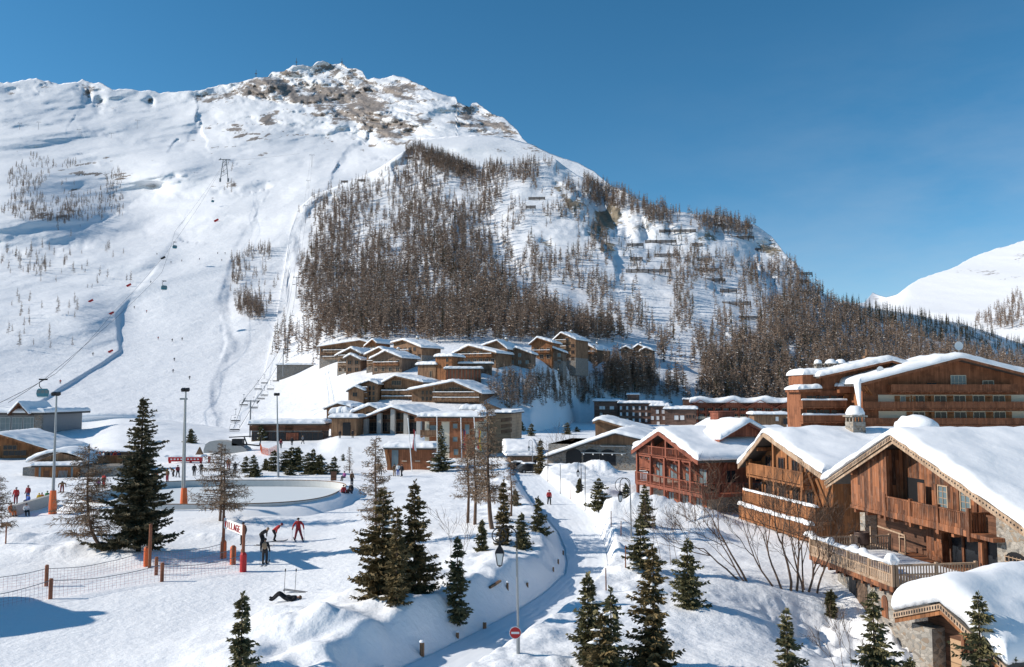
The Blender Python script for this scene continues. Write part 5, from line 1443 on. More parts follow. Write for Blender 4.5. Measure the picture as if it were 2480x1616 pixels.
# ================================================================== dark apartment block with white blinds, and the gabled row beside it
def apartment():
    r, f, g = flat_block('apartment_block', 'dark stepped apartment block with rows of white blinds and flat snowy roofs', 'apartment block', 1496, 1608, 977, 1040, 330, -13, 16, 'blockwood', snow=1.0, over=.6, seed=2)
    X = lambda px, y=.6: f.xz(px, 1000, y)[0]
    Zp = lambda py: f.xz(1550, py, 0)[1]
    def blk(xa, xb, y0, yt, nm):
        b = MB(); b.box(X(xa), X(xb), y0, 15, -3, Zp(yt)); b.build('wall', M['blockwood'], r)
        b = MB(); b.box(X(xa) - .5, X(xb) + .5, y0 - .5, 15.4, Zp(yt) + .004, Zp(yt) + .3); b.build('roof', M['slate'], r)
        snow_slab(r, [(X(xa) - .6, Zp(yt) + .3), (X(xb) + .6, Zp(yt) + .3)], y0 - .6, 15.5, 1.0, seed=nm)
    blk(1438, 1497.5, 2.0, 974, 3); blk(1578, 1620, -3.0, 985, 4); blk(1612, 1686, -6.0, 992, 5)
    for row, py in enumerate((990, 1005, 1020)):
        for i in range(10):
            px = 1504 + i * 7.6
            window(r, X(px), .55, Zp(py + 3), 1.15 * (1 if i % 2 else .8), 1.5, 'blockwood', 'curtain' if (i % 2 == 0) else 'glass', 1, 1, fw=.06)
    for i, (px, py) in enumerate(((1455, 990), (1462, 990), (1456, 1004), (1482, 990))): window(r, f.xz(px, py, 2)[0], 1.95, Zp(py + 3), 1.3 if i < 3 else 1.9, 1.5, 'blockwood', 'curtain', 1, 1)
    for px, py in ((1592, 999), (1606, 999), (1580, 1014), (1593, 1014), (1608, 1014), (1594, 1027)): window(r, f.xz(px, py, -3)[0], -3.05, Zp(py + 3), 1.3, 1.7, 'blockwood', 'curtain', 1, 1)
    for px in (1638, 1652): window(r, f.xz(px, 1010, -6)[0], -6.05, Zp(1016), 1.8, 1.9, 'blockwood', 'curtain', 1, 1)
    for px in (1664, 1671, 1680): window(r, f.xz(px, 1010, -6)[0], -6.05, Zp(1012), .7, 1.5, 'blockwood', 'glass', 1, 1)
    for py in (996, 1011): balcony(r, X(1440, 2), X(1496, 2), 1.0, 1.98, Zp(py + 4), .9, 'blockwood', 'bars')
    b = MB(); b.box(X(1517), X(1545), 5, 9, Zp(977), Zp(956)); b.build('roof_tower', M['blockwood'], r)
    snow_slab(r, [(X(1515), Zp(956)), (X(1547), Zp(956))], 4.6, 9.4, .7, seed=8, name='roof_tower_snow')
apartment()

def row():
    r, f, g = flat_block('terraced_hotel', 'long low hotel with small red gables and tiers of balconies under a wavy snow roof', 'hotel', 1672, 1950, 976, 1040, 345, -9, 16, 'redwood', snow=.3, over=1.2, seed=5)
    X = lambda px, y=0: f.xz(px, 1000, y)[0]
    Zp = lambda py: f.xz(1800, py, 0)[1]
    xa, xb = X(1672), X(1950)
    def waves(x, y): return .9 + .9 * np.cos((x - X(1697)) / (X(1776) - X(1697)) * 2 * math.pi) * np.exp(-y / 9) 
    snow_slab(r, [(xa - .3, g['zt'] + .1), (xb + .3, g['zt'] + .1)], -.5, 15, 1.1, seed=7, nx=60, extra=waves)
    for px in (1697, 1776, 1842, 1916):
        x = X(px); w = 6.2
        b = MB(); b.prism([(x - w * .8, g['zt'] - 2.0), (x + w * .8, g['zt'] - 2.0), (x, g['zt'] + .9)], -.2, 1.0); b.build('gable', M['redwood'], r)
        roof_slab(r, [(x - w, g['zt'] - 2.1), (x, g['zt'] + 1.15), (x + w, g['zt'] - 2.1)], -.9, 8, .22, M['redbeam'], 'gable_roof')
    n = 12
    for py in (996, 1010, 1024):
        z = Zp(py + 5)
        balcony(r, xa + 1.5, xb - 1.5, -.4, 1.15, z, 1.0, 'redwood' if py != 1010 else 'cream')
        for i in range(n):
            x = xa + 3 + (xb - xa - 6) * (i + .5) / n
            window(r, x, 1.18, z + .1, 2.0, 1.9, 'cream', 'glass' if i % 3 else 'glassblue', 2)
    b = MB()
    for i in range(n + 1):
        x = xa + 3 + (xb - xa - 6) * i / n; b.box(x - .14, x + .14, -.5, 1.15, Zp(1040), g['zt'] - 1.6)
    b.build_each('partition', M['redbeam'], r)
    b = MB(); b.box(X(1655, 2), X(1672, 2), 2, 8, -2, Zp(968)); b.build('side_tower', M['blockwood'], r)
    snow_slab(r, [(X(1653, 2), Zp(968)), (X(1674, 2), Zp(968))], 1.6, 8.4, .7, seed=9, name='side_tower_snow')
    r2, f2, g2 = flat_block('hut', 'small flat roofed brown hut with one white window in front of the long low hotel', 'hut', 1822, 1912, 1004, 1032, 250, -4, 8, 'brownwood', snow=.8, over=.7, seed=6)
    window(r2, f2.xz(1882, 1018, .7)[0], .68, f2.xz(1882, 1016, .7)[1] - .6, 1.1, 1.5, 'brownwood', 'curtain', 1)
    window(r2, f2.xz(1902, 1018, .7)[0], .68, f2.xz(1902, 1022, .7)[1] - .8, 1.4, 1.9, 'blockwood', 'glass', 1)
row()

# ================================================================== hotels and hall in the middle
def mid_hotels():
    def face(root, fr, y, rows, cols, w, h, zoff=.4, sh=None, fm='brownwood'):
        for py in rows:
            for px in cols:
                x, z = fr.xz(px, py, y); window(root, x, y - .02, z - h / 2, w, h, fm, 'glass', 2)
    root, fr, g = house('hotel', 'brown slope hotel with snow-edged balconies, left of the wider gable', 'hotel', (918, 931), (956, 910), (1024, 926), 258, -13, 20, 986, 'brownwood', oh=1.6, ohs=1.0, snow=.8, seed=41, bargem='brownwood')
    x0, x1 = g['x0'], g['x1']
    for py in (952, 966, 982):
        z = fr.xz(956, py, 0)[1]; balcony(root, x0 - .3, x1 - .2, .2, 1.55, z - .3, 1.0, 'brownwood', snow=.3)
    face(root, fr, 1.6, (946, 961, 976), (928, 944, 960, 976, 990, 1006), 1.7, 1.7)
    window(root, g['p'][0], 1.57, g['p'][1] - 3.0, 3.2, 1.5, 'palewood', 'glass', 4)
    r2, f2, g2 = house('hotel_wing', 'narrow gabled left wing of the brown slope hotel with small stacked balconies', 'hotel', (864, 932), (893, 922), (916, 931), 257, -13, 16, 986, 'brownwood', oh=1.0, ohs=.6, snow=.8, seed=42)
    for py in (944, 957, 971):
        z = f2.xz(875, py, 0)[1]; balcony(r2, g2['x0'], g2['x0'] + 3.0, -.2, .98, z - .3, 1.0, 'brownwood', snow=.2)
    for py in (940, 953, 966, 978):
        for px in (870, 880, 896, 905): x, z = f2.xz(px, py, 1.0); window(r2, x, .98, z - .7, .9, 1.4, 'brownwood', 'glass', 1)
    r3, f3, g3 = house('hotel', 'brown hotel on the slope with the wider right-hand gable and four window rows', 'hotel', (986, 946), (1097, 924), (1168, 954), 250, -15, 20, 1000, 'brownwood', oh=1.4, ohs=1.0, snow=.8, seed=43, bargem='brownwood')
    for py in (956, 969, 989):
        z = f3.xz(1097, py, 0)[1]; balcony(r3, f3.xz(1048, py, 0)[0], g3['x1'] - .1, .1, 1.35, z - .3, 1.0, 'brownwood', snow=.22)
    face(r3, f3, 1.4, (950, 965, 981), (1062, 1083, 1104, 1126, 1145), 2.2, 1.7)
    face(r3, f3, 1.4, (951, 966, 981), (1024, 1034, 1043), .9, 1.4)
    window(r3, g3['p'][0], 1.37, g3['p'][1] - 3.2, 3.6, 1.5, 'palewood', 'glass', 4)
    b = MB(); x = f3.xz(1048, 960, 0)[0]; b.box(x - .2, x + .2, 1.1, 1.36, -3, g3['roofz'](x) - .4); b.build('corner_post', M['stone'], r3)
    r4, f4, g4 = house('low_wing', 'low brown gable end at the far left of the slope hotels', 'building', (838, 948), (858, 936), (882, 946), 255, -6, 10, 975, 'brownwood', oh=.8, ohs=.5, snow=.7, seed=44)
    window(r4, 0, .78, g4['p'][1] - 3.2, 1.6, 1.4, 'brownwood', 'glass', 2)
    # stone pillared hall
    h, fh, gh = house('pillared_hall', 'dark glazed hall with tall stone pillars under one broad snowy gable', 'hall', (862, 1020), (947, 986), (1020, 1010), 190, -14, 18, 1051, 'darkwood', oh=2.2, ohs=.6, snow=.7, seed=45, bargem='darkwood')
    b = MB()
    for px in (886, 918, 951, 983, 1014):
        x = fh.xz(px, 1040, .5)[0]; b.box(x - .5, x + .5, .3, 1.3, -3, float(gh['roofz'](x)) - .3)
    b.build_each('pillar', M['concrete'], h)
    for px in (902, 935, 967, 999):
        x = fh.xz(px, 1040, 2.2)[0]
        window(h, x, 2.18, .4, 2.3, 2.2, 'greywood', 'glass', 3, 2); window(h, x, 2.18, 3.2, 2.3, float(gh['roofz'](x)) - 4.2 if float(gh['roofz'](x)) > 5.0 else .9, 'greywood', 'glass', 3, 2)
    b = MB(); b.box(gh['x0'] - 2.5, gh['x0'] + 1.5, 1.2, 2.1, -2, 1.9); b.build('stone_plinth', M['greystone'], h)
    s, fs_, gs = house('side_gable', 'small timber gable left of the pillared hall with a low snowy roof', 'building', (784, 991), (818, 977), (852, 986), 205, -5, 12, 1010, 'brownwood', oh=.8, ohs=.5, snow=.7, seed=46)
    window(s, 0, .78, gs['p'][1] - 2.8, 2.0, 1.3, 'greywood', 'glass', 2)
    s, fs_, gs = house('side_gable', 'snowy roofed timber gable just behind the left eave of the pillared hall', 'building', (846, 1002), (893, 982), (935, 1000), 198, -5, 12, 1012, 'brownwood', oh=.8, ohs=.5, snow=.8, seed=47)
    window(s, 0, .78, gs['p'][1] - 2.6, 1.6, 1.1, 'greywood', 'glass', 2)
    s, fs_, gs = flat_block('porch', 'low round-snowed porch with a dark doorway left of the pillared hall', 'porch', 795, 868, 1012, 1052, 186, -5, 7, 'brownwood', snow=.8, over=.6, seed=48)
    b = MB(); b.box(-.2, 1.6, .52, .58, -2, 2.6); b.build('doorway', M['black'], s)
    s2, f2_, g2_ = flat_block('pavilion', 'small round pavilion heaped with snow above the hall porch', 'pavilion', 797, 846, 1003, 1030, 200, -5, 6, 'brownwood', snow=1.6, over=.4, seed=49)
    # low shuttered building with stone piers
    s, f_, g_ = flat_block('shuttered_building', 'long low stone building with brown shutters and a thick flat snow roof', 'building', 600, 786, 1027, 1066, 188, 2, 10, 'greystone', snow=.9, over=.7, seed=50)
    for px, w in ((668, 4.0), (744, 5.0), (632, 2.6)):
        x, z = f_.xz(px, 1040, .7)
        b = MB(); b.box(x - w, x + w if px != 632 else x + w, .62, .69, z - .3, z + .9); sh = b.build('shutter', M['darkwood'], s)
        window(s, x, .6, z - 2.6, w * 1.5, 2.0, 'darkwood', 'glass', 6)
    b = MB(); x = f_.xz(707, 1050, 0)[0]; b.box(x - 1.4, x + 1.4, .3, .36, 0, 1.6); b.build('signboard', M['redwood'], s)
    # tourist office: flat roofs, cream and wood
    t, ft, gt = flat_block('tourist_office', 'brown and cream flat roofed office with a curved snow edge behind the tall snowy spruce', 'office', 1014, 1165, 1010, 1116, 150, -11, 12, 'cream', snow=.75, over=.9, seed=51)
    X = lambda px, y=.9: ft.xz(px, 1060, y)[0]
    Zp = lambda py: ft.xz(1090, py, .9)[1]
    b = MB(); b.box(X(1089), X(1150), .78, .88, -1, Zp(1022)); b.box(X(1040), X(1069), .79, .88, Zp(1075), Zp(1022)); b.build_each('wood_panel', M['hotelwood'], t)
    b = MB(); b.box(X(1014) - .6, X(1165) + .6, .2, .5, Zp(1021), Zp(1012)); b.build('fascia', M['hotelwood'], t)
    for px, py, w, h_ in ((1050, 1042, 1.5, 1.9), (1103, 1032, 1.0, 1.0), (1132, 1040, 1.0, 1.9), (1103, 1064, 1.0, 1.0), (1105, 1095, 1.0, 1.2)):
        x, z = ft.xz(px, py, .9); window(t, x, .74, z - h_ / 2, w, h_, 'brownwood', 'glassblue', 1)
    balcony(t, X(1022), X(1062), -.2, .88, Zp(1056), 1.0, 'brownwood')
    t2, ft2, gt2 = flat_block('tan_block', 'tan clad flat block with rows of narrow slits, right of the brown and cream office', 'building', 1150, 1242, 1000, 1060, 160, -10, 14, 'tanwall', snow=.5, over=.5, seed=52)
    for row_, py in ((0, 1018), (1, 1033), (2, 1046)):
        b = MB()
        for i in range(9):
            x, z = ft2.xz(1215 + i * 3, py - i * .4, .5); b.box(x - .06, x + .06, .44, .49, z - .35, z + .35)
        b.build('slit_grille', M['darkwood'], t2)
    s3 = snow_slab(t2, [(ft2.xz(1120, 1000, 6)[0], gt2['zt'] + .4), (ft2.xz(1180, 1000, 6)[0], gt2['zt'] + .4)], 4, 12, 1.0, seed=53, name='roof_snow_heap')
    b = MB(); b.prism([(-5.6, gt2['zt'] + .3), (-2.6, gt2['zt'] + 1.6), (.6, gt2['zt'] + .3)], 6, 9); b.build('roof_dormer', M['brownwood'], t2)
    # leaning-sided kiosk
    k, fk, gk = flat_block('kiosk', 'brown kiosk with leaning side walls and a thick slab of snow beside the flagpoles', 'kiosk', 928, 1052, 1086, 1142, 128, -9, 7, 'hotelwood', snow=.75, over=.5, seed=54)
    x0 = gk['x0']
    b = MB(); b.prism([(x0 + .3, -.3), (x0 + .9, -.3), (x0 + .1, gk['zt'] - .26), (x0 - .45, gk['zt'] - .26)], .3, 6); b.build('leaning_wall', M['orangewood'], k)
    b = MB(); b.box(x0 + .75, x0 + 1.8, .44, .49, .5, gk['zt'] - .35); b.build('serving_hatch', M['glassblue'], k)
    b = MB()
    for px in (979, 1011):
        x, z = fk.xz(px, 1117, .4); b.box(x - .4, x + .4, .42, .48, z - .05, z + .05)
    b.build_each('handle', M['cream'], k)
    # snow-roofed shops at the head of the path
    k, fk, gk = flat_block('shop_row', 'low shops under a wide white roof behind the parked cars', 'shop', 1226, 1306, 1104, 1150, 140, 4, 10, 'greywood', snow=.5, over=.8, seed=55)
    b = MB(); b.prism([(gk['x0'] - .5, gk['zt'] + .3), (gk['x1'] + .5, gk['zt'] + .3), (gk['x1'] + .5, gk['zt'] + .5), (gk['x0'] - .5, gk['zt'] + .5)], 1, 9); b.build('roof_board', M['slate'], k)
    snow_slab(k, [(gk['x0'] - .9, gk['zt'] + .4), (gk['x1'] + .9, gk['zt'] + .4)], .5, 10, .5, seed=56, name='deep_snow', extra=lambda x, y: 1.5 * sstep(0, 9, y))
    for i in range(5):
        x = gk['x0'] + .7 + i * 1.05; window(k, x, .78, .6, .9, 1.5, 'darkwood', 'glassblue', 1)
mid_hotels()

# ================================================================== hillside chalets
HILL = [  # left eave, peak, right eave, base, distance, angle, length, wall, label
    ((768, 840), (872, 824), (912, 836), 870, 352, -8, 14, 'brownwood', 'brown hillside chalet with a long snowy roof at the top left of the cluster'),
    ((880, 840), (901, 822), (911, 831), 868, 347, -20, 12, 'orangewood', 'narrow hillside chalet gable squeezed right of the top left roof'),
    ((810, 863), (849, 843), (874, 857), 903, 330, -14, 14, 'greywood', 'grey brown hillside chalet at the left end of the cluster'),
    ((831, 868), (848, 859), (874, 872), 904, 322, -8, 8, 'greywood', 'smallest grey gable, front left of the hillside cluster'),
    ((881, 860), (917, 842), (940, 856), 900, 334, -10, 14, 'brownwood', 'brown hillside gable half hidden behind the wide grey one'),
    ((894, 870), (932, 850), (973, 867), 904, 322, -16, 14, 'greywood', 'wide grey hillside chalet with a snow-topped bay and three small balconies'),
    ((945, 831), (975, 823), (1020, 842), 872, 350, -35, 12, 'brownwood', 'brown hillside chalet turned sideways right behind the wide grey one'),
    ((1093, 858), (1134, 837), (1202, 855), 884, 330, -18, 16, 'brownwood', 'broad boarded hillside chalet next to the snow-capped tower house'),
    ((1166, 838), (1203, 825), (1229, 846), 880, 345, -14, 14, 'brownwood', 'hillside chalet whose gable looks over the broad boarded one'),
    ((1208, 860), (1249, 842), (1289, 857), 886, 325, -6, 12, 'greywood', 'left one of two low twin gables with big windows'),
    ((1289, 858), (1331, 840), (1366, 853), 884, 322, -6, 12, 'greywood', 'right one of two low twin gables with big windows'),
    ((1281, 835), (1301, 818), (1338, 830), 872, 345, -14, 14, 'orangewood', 'orange hillside chalet left of the tallest one'),
    ((1334, 829), (1358, 806), (1395, 823), 876, 340, -22, 16, 'brownwood', 'tallest hillside chalet with timber-framed balconies'),
    ((1394, 852), (1420, 834), (1446, 848), 872, 335, -24, 18, 'brownwood', 'hillside chalet with an open loggia right of the tallest one'),
    ((1499, 848), (1516, 839), (1531, 847), 868, 345, -10, 10, 'greywood', 'leftmost of the three small gables at the right end of the cluster'),
    ((1525, 849), (1545, 835), (1562, 843), 872, 345, -10, 10, 'brownwood', 'middle of the three small gables at the right end of the cluster'),
    ((1548, 852), (1563, 842), (1581, 849), 884, 338, -14, 10, 'greywood', 'rightmost of the three small gables, on a tall grey base'),
]
def hill_chalets():
    grp = 'chalets on the hillside above the village'
    for i, (a, p, c, base, Y, ang, ln, wall, lab) in enumerate(HILL):
        Y = on_hill((a[0] + c[0]) / 2, base) - 1
        r, f, g = house('hillside_chalet', lab, 'chalet', a, p, c, Y, ang - 6, ln, base, wall, oh=1.1, ohs=.7, snow=.8, seed=60 + i, bargem=wall, group=grp, wbot=-6, lowmat='greystone' if i % 2 == 0 else None, lowz=1.6)
        W_ = g['x1'] - g['x0']; pz = g['p'][1]
        rows = int(max(1, (pz - 1.0) // 2.7))
        for k in range(rows):
            z = .3 + k * 2.7
            half = W_ / 2
            xs = np.linspace(g['x0'], g['x1'], max(2, int(W_ / 2.4)) + 1)
            for x in (xs[:-1] + xs[1:]) / 2:
                if float(g['roofz'](x)) - .4 > z + 1.9: window(r, x, 1.06, z + .15, 1.55, 1.75, 'palewood' if i % 3 else 'brownwood', 'glassblue' if i in (9, 10) else 'glass', 2, fw=.13)
            if (k >= 1 or i % 3 == 0) and i not in (3, 9, 10, 14):
                balcony(r, g['x0'] + W_ * .08, g['x1'] - W_ * (.08 if i % 2 else .4), .1, 1.05, z, .9, 'orangewood' if i % 2 else 'palewood', 'bars', snow=.22)
        if i in (0, 5, 6, 8, 12, 13, 15): chimney(r, g['p'][0] + .6, ln * .6, float(g['p'][1]), .9, 1.2, 'stone', .55)
    def fb(*a, **k):
        a = list(a); a[7] = on_hill((a[3] + a[4]) / 2, a[6]) - 1
        return flat_block(*a, group=grp, **k)
    r, f, g = fb('tower_house', 'boarded tower house with a snow cap, the taller orange block of two', 'house', 1050, 1096, 864, 920, 315, -22, 10, 'orangewood', snow=1.1, over=.5, seed=80)
    for z in (1, 3.8, 6.0): window(r, 1.2, .48, z, .9, 1.5, 'brownwood', 'glass', 1)
    r, f, g = fb('tower_house', 'lower boarded block with a stepped snow cap, left of the orange tower house', 'house', 1007, 1057, 884, 920, 308, -22, 9, 'brownwood', snow=1.2, over=.5, seed=81)
    window(r, 1.4, .48, .8, .9, 2.2, 'palewood', 'glass', 2)
    r, f, g = fb('glazed_gallery', 'low gallery with red and white vertical slats below the hillside chalets', 'building', 1076, 1170, 893, 935, 300, 4, 8, 'greywood', snow=.7, over=.6, seed=82)
    b = MB()
    for i in range(11):
        x = g['x0'] + (g['x1'] - g['x0']) * (i + .5) / 11
        b.box(x - .35, x + .1, .5, .58, -2, g['zt'] - .4)
    b.build_each('slat_panel', M['redwood'], r)
    r, f, g = fb('link_roof', 'flat snowy link building between the gallery and the broad chalet', 'building', 1100, 1196, 881, 905, 312, 2, 8, 'greywood', snow=.7, over=.6, seed=83)
hill_chalets()

# ================================================================== left edge: lift station, chalets, terrace bar
def left_side():
    s, f, g = flat_block('lift_station', 'tall grey lift station with full-height glazing and a pointed snow-covered dormer', 'station', -150, 108, 1000, 1074, 205, 2, 24, 'greypaint', snow=1.1, over=1.5, seed=90, th=.5)
    X = lambda px, y=1.5: f.xz(px, 1030, y)[0]
    b = MB(); b.box(X(84), X(101), 1.3, 2.2, -3, g['zt'] - .51); b.build('stone_pier', M['greystone'], s)
    for px, w in ((8, 3.6), (42, 2.6), (70, 2.6)):
        window(s, X(px), 1.4, .3, w, g['zt'] - 1.4, 'steel', 'glassblue', 3, 4, fw=.14)
    r_ = [(X(32), g['zt'] - .3), (X(56), g['zt'] + 2.6), (X(82), g['zt'] - .3)]
    roof_slab(s, r_, -1.2, 12, .4, M['darkwood'], 'dormer_roof'); snow_slab(s, r_, -1.3, 12, .6, seed=91, name='dormer_snow')
    b = MB(); b.prism([(X(38), g['zt'] - .6), (X(76), g['zt'] - .6), (X(56), g['zt'] + 1.9)], .4, 1.2); b.build('dormer_gable', M['darkwood'], s)
    # chalet with a crowded balcony
    c, fc, gc = house('bar_chalet', 'orange timber chalet with a long glittering roof cut by the left edge of the picture', 'chalet', (-110, 1075), (0, 1052), (138, 1096), 150, 8, 16, 1165, 'orangewood', oh=1.4, ohs=1.0, snow=.6, seed=92, bargem='orangewood')
    balcony(c, gc['x0'], gc['x1'] + .3, .1, 1.35, fc.xz(20, 1126, 0)[1], 1.0, 'brownwood')
    window(c, fc.xz(25, 1082, 1.4)[0], 1.36, fc.xz(25, 1090, 1.4)[1], 2.4, .9, 'brownwood', 'glass', 3); window(c, fc.xz(36, 1098, 1.4)[0], 1.36, fc.xz(36, 1104, 1.4)[1], 4.0, 1.0, 'brownwood', 'glass', 4)
    window(c, fc.xz(20, 1145, 1.4)[0], 1.36, fc.xz(20, 1158, 1.4)[1], 4.0, 1.8, 'brownwood', 'glass', 4)
    # kiosk with a vaulted snow roof
    k, fk, gk = flat_block('ski_kiosk', 'low orange kiosk with stone ends and an arched snow roof behind the left floodlight', 'kiosk', 76, 195, 1128, 1170, 118, 4, 8, 'orangewood', snow=.45, over=.35, seed=93)
    x0, x1 = gk['x0'], gk['x1']
    b = MB(); b.box(x0 - 1.8, x0 - .02, .6, 8, -.5, gk['zt'] - .3); b.box(x1 + .02, x1 + 5.4, .8, 8, -.5, gk['zt'] - .2); b.build_each('stone_end', M['greystone'], k)
    b = MB(); b.prism([(x0 - 1.9, gk['zt'] + .1), (x1 + .3, gk['zt'] + .1), (x1 - 1.2, gk['zt'] + .9), (x0 + 2.2, gk['zt'] + 1.6), (x0 + .2, gk['zt'] + .9)], 2.6, 8); b.build('vault', M['brownwood'], k)
    t = np.linspace(0, 1, 9)
    snow_slab(k, [(x0 - 2.2 + (x1 - x0 + 2.6) * q, gk['zt'] + .25 + 1.5 * math.sin(math.pi * q) ** .8) for q in t], 2.2, 8.4, .55, seed=94, name='vault_snow')
    for px in (96, 174): window(k, fk.xz(px, 1150, .3)[0], .33, .3, .5, 2.1, 'orangewood', 'glassblue', 1)
    b = MB()
    for i in range(7): x = fk.xz(140 + i * 3.2, 1150, 0)[0]; b.bar((x, .1, -.1), (x + .06, .3, 1.7), .07, .03)
    b.build_each('leaning_ski', M['steel'], k)
    b = MB(); x = fk.xz(112, 1160, .3)[0]; b.box(x - .35, x + .35, .3, .36, -.3, 1.7); b.build('door', M['darkwood'], k)
    # terrace bar
    tb, ft, gt = flat_block('terrace_bar', 'stone walled terrace bar with a timber parapet crowded with guests', 'bar', 180, 300, 1124, 1172, 124, 2, 10, 'greystone', snow=0, over=.2, seed=95)
    balcony(tb, gt['x0'] - .4, gt['x1'], -.3, 1.0, gt['zt'] + .02, 1.2, 'orangewood', 'panel', ends=(False, False))
    b = MB(); x = ft.xz(242, 1150, .2)[0]; b.box(x - 1.0, x + 1.6, .12, .19, -.2, 1.9); b.build('door', M['brownwood'], tb)
    b = MB(); xa = ft.xz(195, 1095, 6)[0]; b.box(xa, gt['x1'], 6, 9, gt['zt'], ft.xz(240, 1095, 6)[1]); b.build('back_wall', M['barnwood'], tb)
    snow_slab(tb, [(xa, ft.xz(240, 1095, 6)[1]), (gt['x1'], ft.xz(240, 1095, 6)[1])], 5.8, 9.2, .35, seed=96)
left_side()

def neighbour():
    root = thing('chalet', 'timber chalet outside the left edge, known only by its gabled shadow on the snow', 'chalet', (-46.5, 43.0, 0), R(90))
    b = MB(); b.prism([(-4, -1), (4, -1), (4, 5.5), (0, 8.3), (-4, 5.5)], -7.5, 7.5); b.build('wall', M['brownwood'], root)
    pr = [(-5.2, 5.0), (0, 8.7), (5.2, 5.0)]
    roof_slab(root, pr, -9, 9, .25, M['slate']); snow_slab(root, pr, -9.1, 9.1, .5, seed=5); chimney(root, 1.5, -6.0, 8.2, .9, 1.6, 'stone', .5)
neighbour()
# ------------------------------------------------------------------ trees
def quads_from(base, tip, wvec):
    """thin leaf-like diamonds: base (N,3), tip (N,3), half width vector (N,3)"""
    mid = base * .55 + tip * .45
    v = np.stack([base, mid + wvec, tip, mid - wvec], 1)
    return v.reshape(-1, 3), np.arange(len(base) * 4).reshape(-1, 4)

def unit(a): return a / np.maximum(np.linalg.norm(a, axis=-1, keepdims=True), 1e-9)

def spruce_parts(seed, h, r, droop=.3, dens=1.0, bare=.06, power=.8, sparse=0.0, snow=0.0, tilt=.0):
    rng = np.random.default_rng(seed)
    B, T, W = [], [], []
    sb = []
    nw = int(max(16, min(50, h / .2)))
    for i in range(nw):
        t = bare + (1 - bare) * ((i + rng.uniform(-.5, .5)) / nw)
        t = min(max(t, bare), .985)
        z = h * t
        Lm = r * (1 - t) ** power * (1 - .25 * max(0, .16 - t) / .16) + .05
        nb = max(4, int((8.5 - 3 * t) * dens))
        if sparse and rng.random() < sparse * .35: nb = max(2, nb // 2)
        a0 = rng.uniform(0, 6.28)
        for k in range(nb):
            az = a0 + 6.283 * k / nb + rng.uniform(-.45, .45); z = h * t + rng.uniform(-.5, .5) * h / nw
            Lb = Lm * (.72 + .5 * float(vnoise(az * 1.1 + seed * 3.3, t * 6 + seed, seed))) * 1.18 * (rng.uniform(.5, 1.0) + .3 * (rng.random() < .25))
            d = np.array([math.cos(az), math.sin(az), 0]); sd_ = np.array([-d[1], d[0], 0])
            dr = droop * (1.15 - 1.3 * t) + rng.uniform(-.16, .16)
            ns = max(5, int(Lb / .11 * dens))
            s = np.linspace(.10, 1, ns) + rng.uniform(-.02, .02, ns)
            pos = d[None] * (Lb * s)[:, None] + np.array([0, 0, 1])[None] * (z + Lb * (-dr * 1.5 * s + dr * 1.0 * s ** 2 + .10 * s ** 3))[:, None]
            tw = (.16 + .30 * Lb ** .6 * (1 - .72 * s)) * rng.uniform(.75, 1.25, ns)
            for sg in (-1, 1, 0, 2):
                if sg in (0, 2):
                    dirv = d[None] * (.5 if sg == 0 else .9) + rng.normal(0, .25, (ns, 3)) + np.array([0, 0, -.75 + .9 * t if sg == 0 else .15])
                    ln = tw * .75
                else:
                    dirv = d[None] * rng.uniform(.45, .9, (ns, 1)) + sd_[None] * sg * rng.uniform(.6, 1, (ns, 1)) + np.array([0, 0, -.28]) + rng.normal(0, .15, (ns, 3))
                    ln = tw
                dirv = unit(dirv)
                tip = pos + dirv * ln[:, None]
                up = unit(np.cross(dirv, rng.normal(0, 1, (ns, 3)) * .6 + np.array([d[1], -d[0], .4])))
                B.append(pos); T.append(tip); W.append(up * (ln * rng.uniform(.15, .25, ns))[:, None])
            if snow and rng.random() < snow and t < .93:
                for q in np.linspace(.35, .9, 3):
                    c = d * (Lb * q) + np.array([0, 0, z + Lb * (-dr * 1.5 * q + dr * q * q + .1 * q ** 3) + .05])
                    sb.append((c, Lb * .2 + .06, d, rng.uniform(.7, 1.2)))
    # leader
    n = 16
    zz = np.linspace(.93, 1.0, n) * h
    az = rng.uniform(0, 6.28, n); pos = np.stack([zz * 0, zz * 0, zz], 1)
    tip = pos + np.stack([np.cos(az) * .12, np.sin(az) * .12, np.full(n, .16)], 1)
    B.append(pos); T.append(tip); W.append(rng.normal(0, .025, (n, 3)))
    v, f = quads_from(np.concatenate(B), np.concatenate(T), np.concatenate(W))
    return v, f, sb

def snow_pads(sb, seed=0):
    b = MB()
    for i, (c, s, d, k) in enumerate(sb):
        n = 6; vs = [(c[0], c[1], c[2] + s * .38 * k)]
        for j in range(n):
            a = 2 * math.pi * j / n
            x = math.cos(a) * s * 1.25; y = math.sin(a) * s * .7
            vs.append((c[0] + d[0] * x - d[1] * y, c[1] + d[1] * x + d[0] * y, c[2] - .02))
        b.add(vs, [(0, 1 + j, 1 + (j + 1) % n) for j in range(n)] + [tuple(range(n, 0, -1))])
    return b

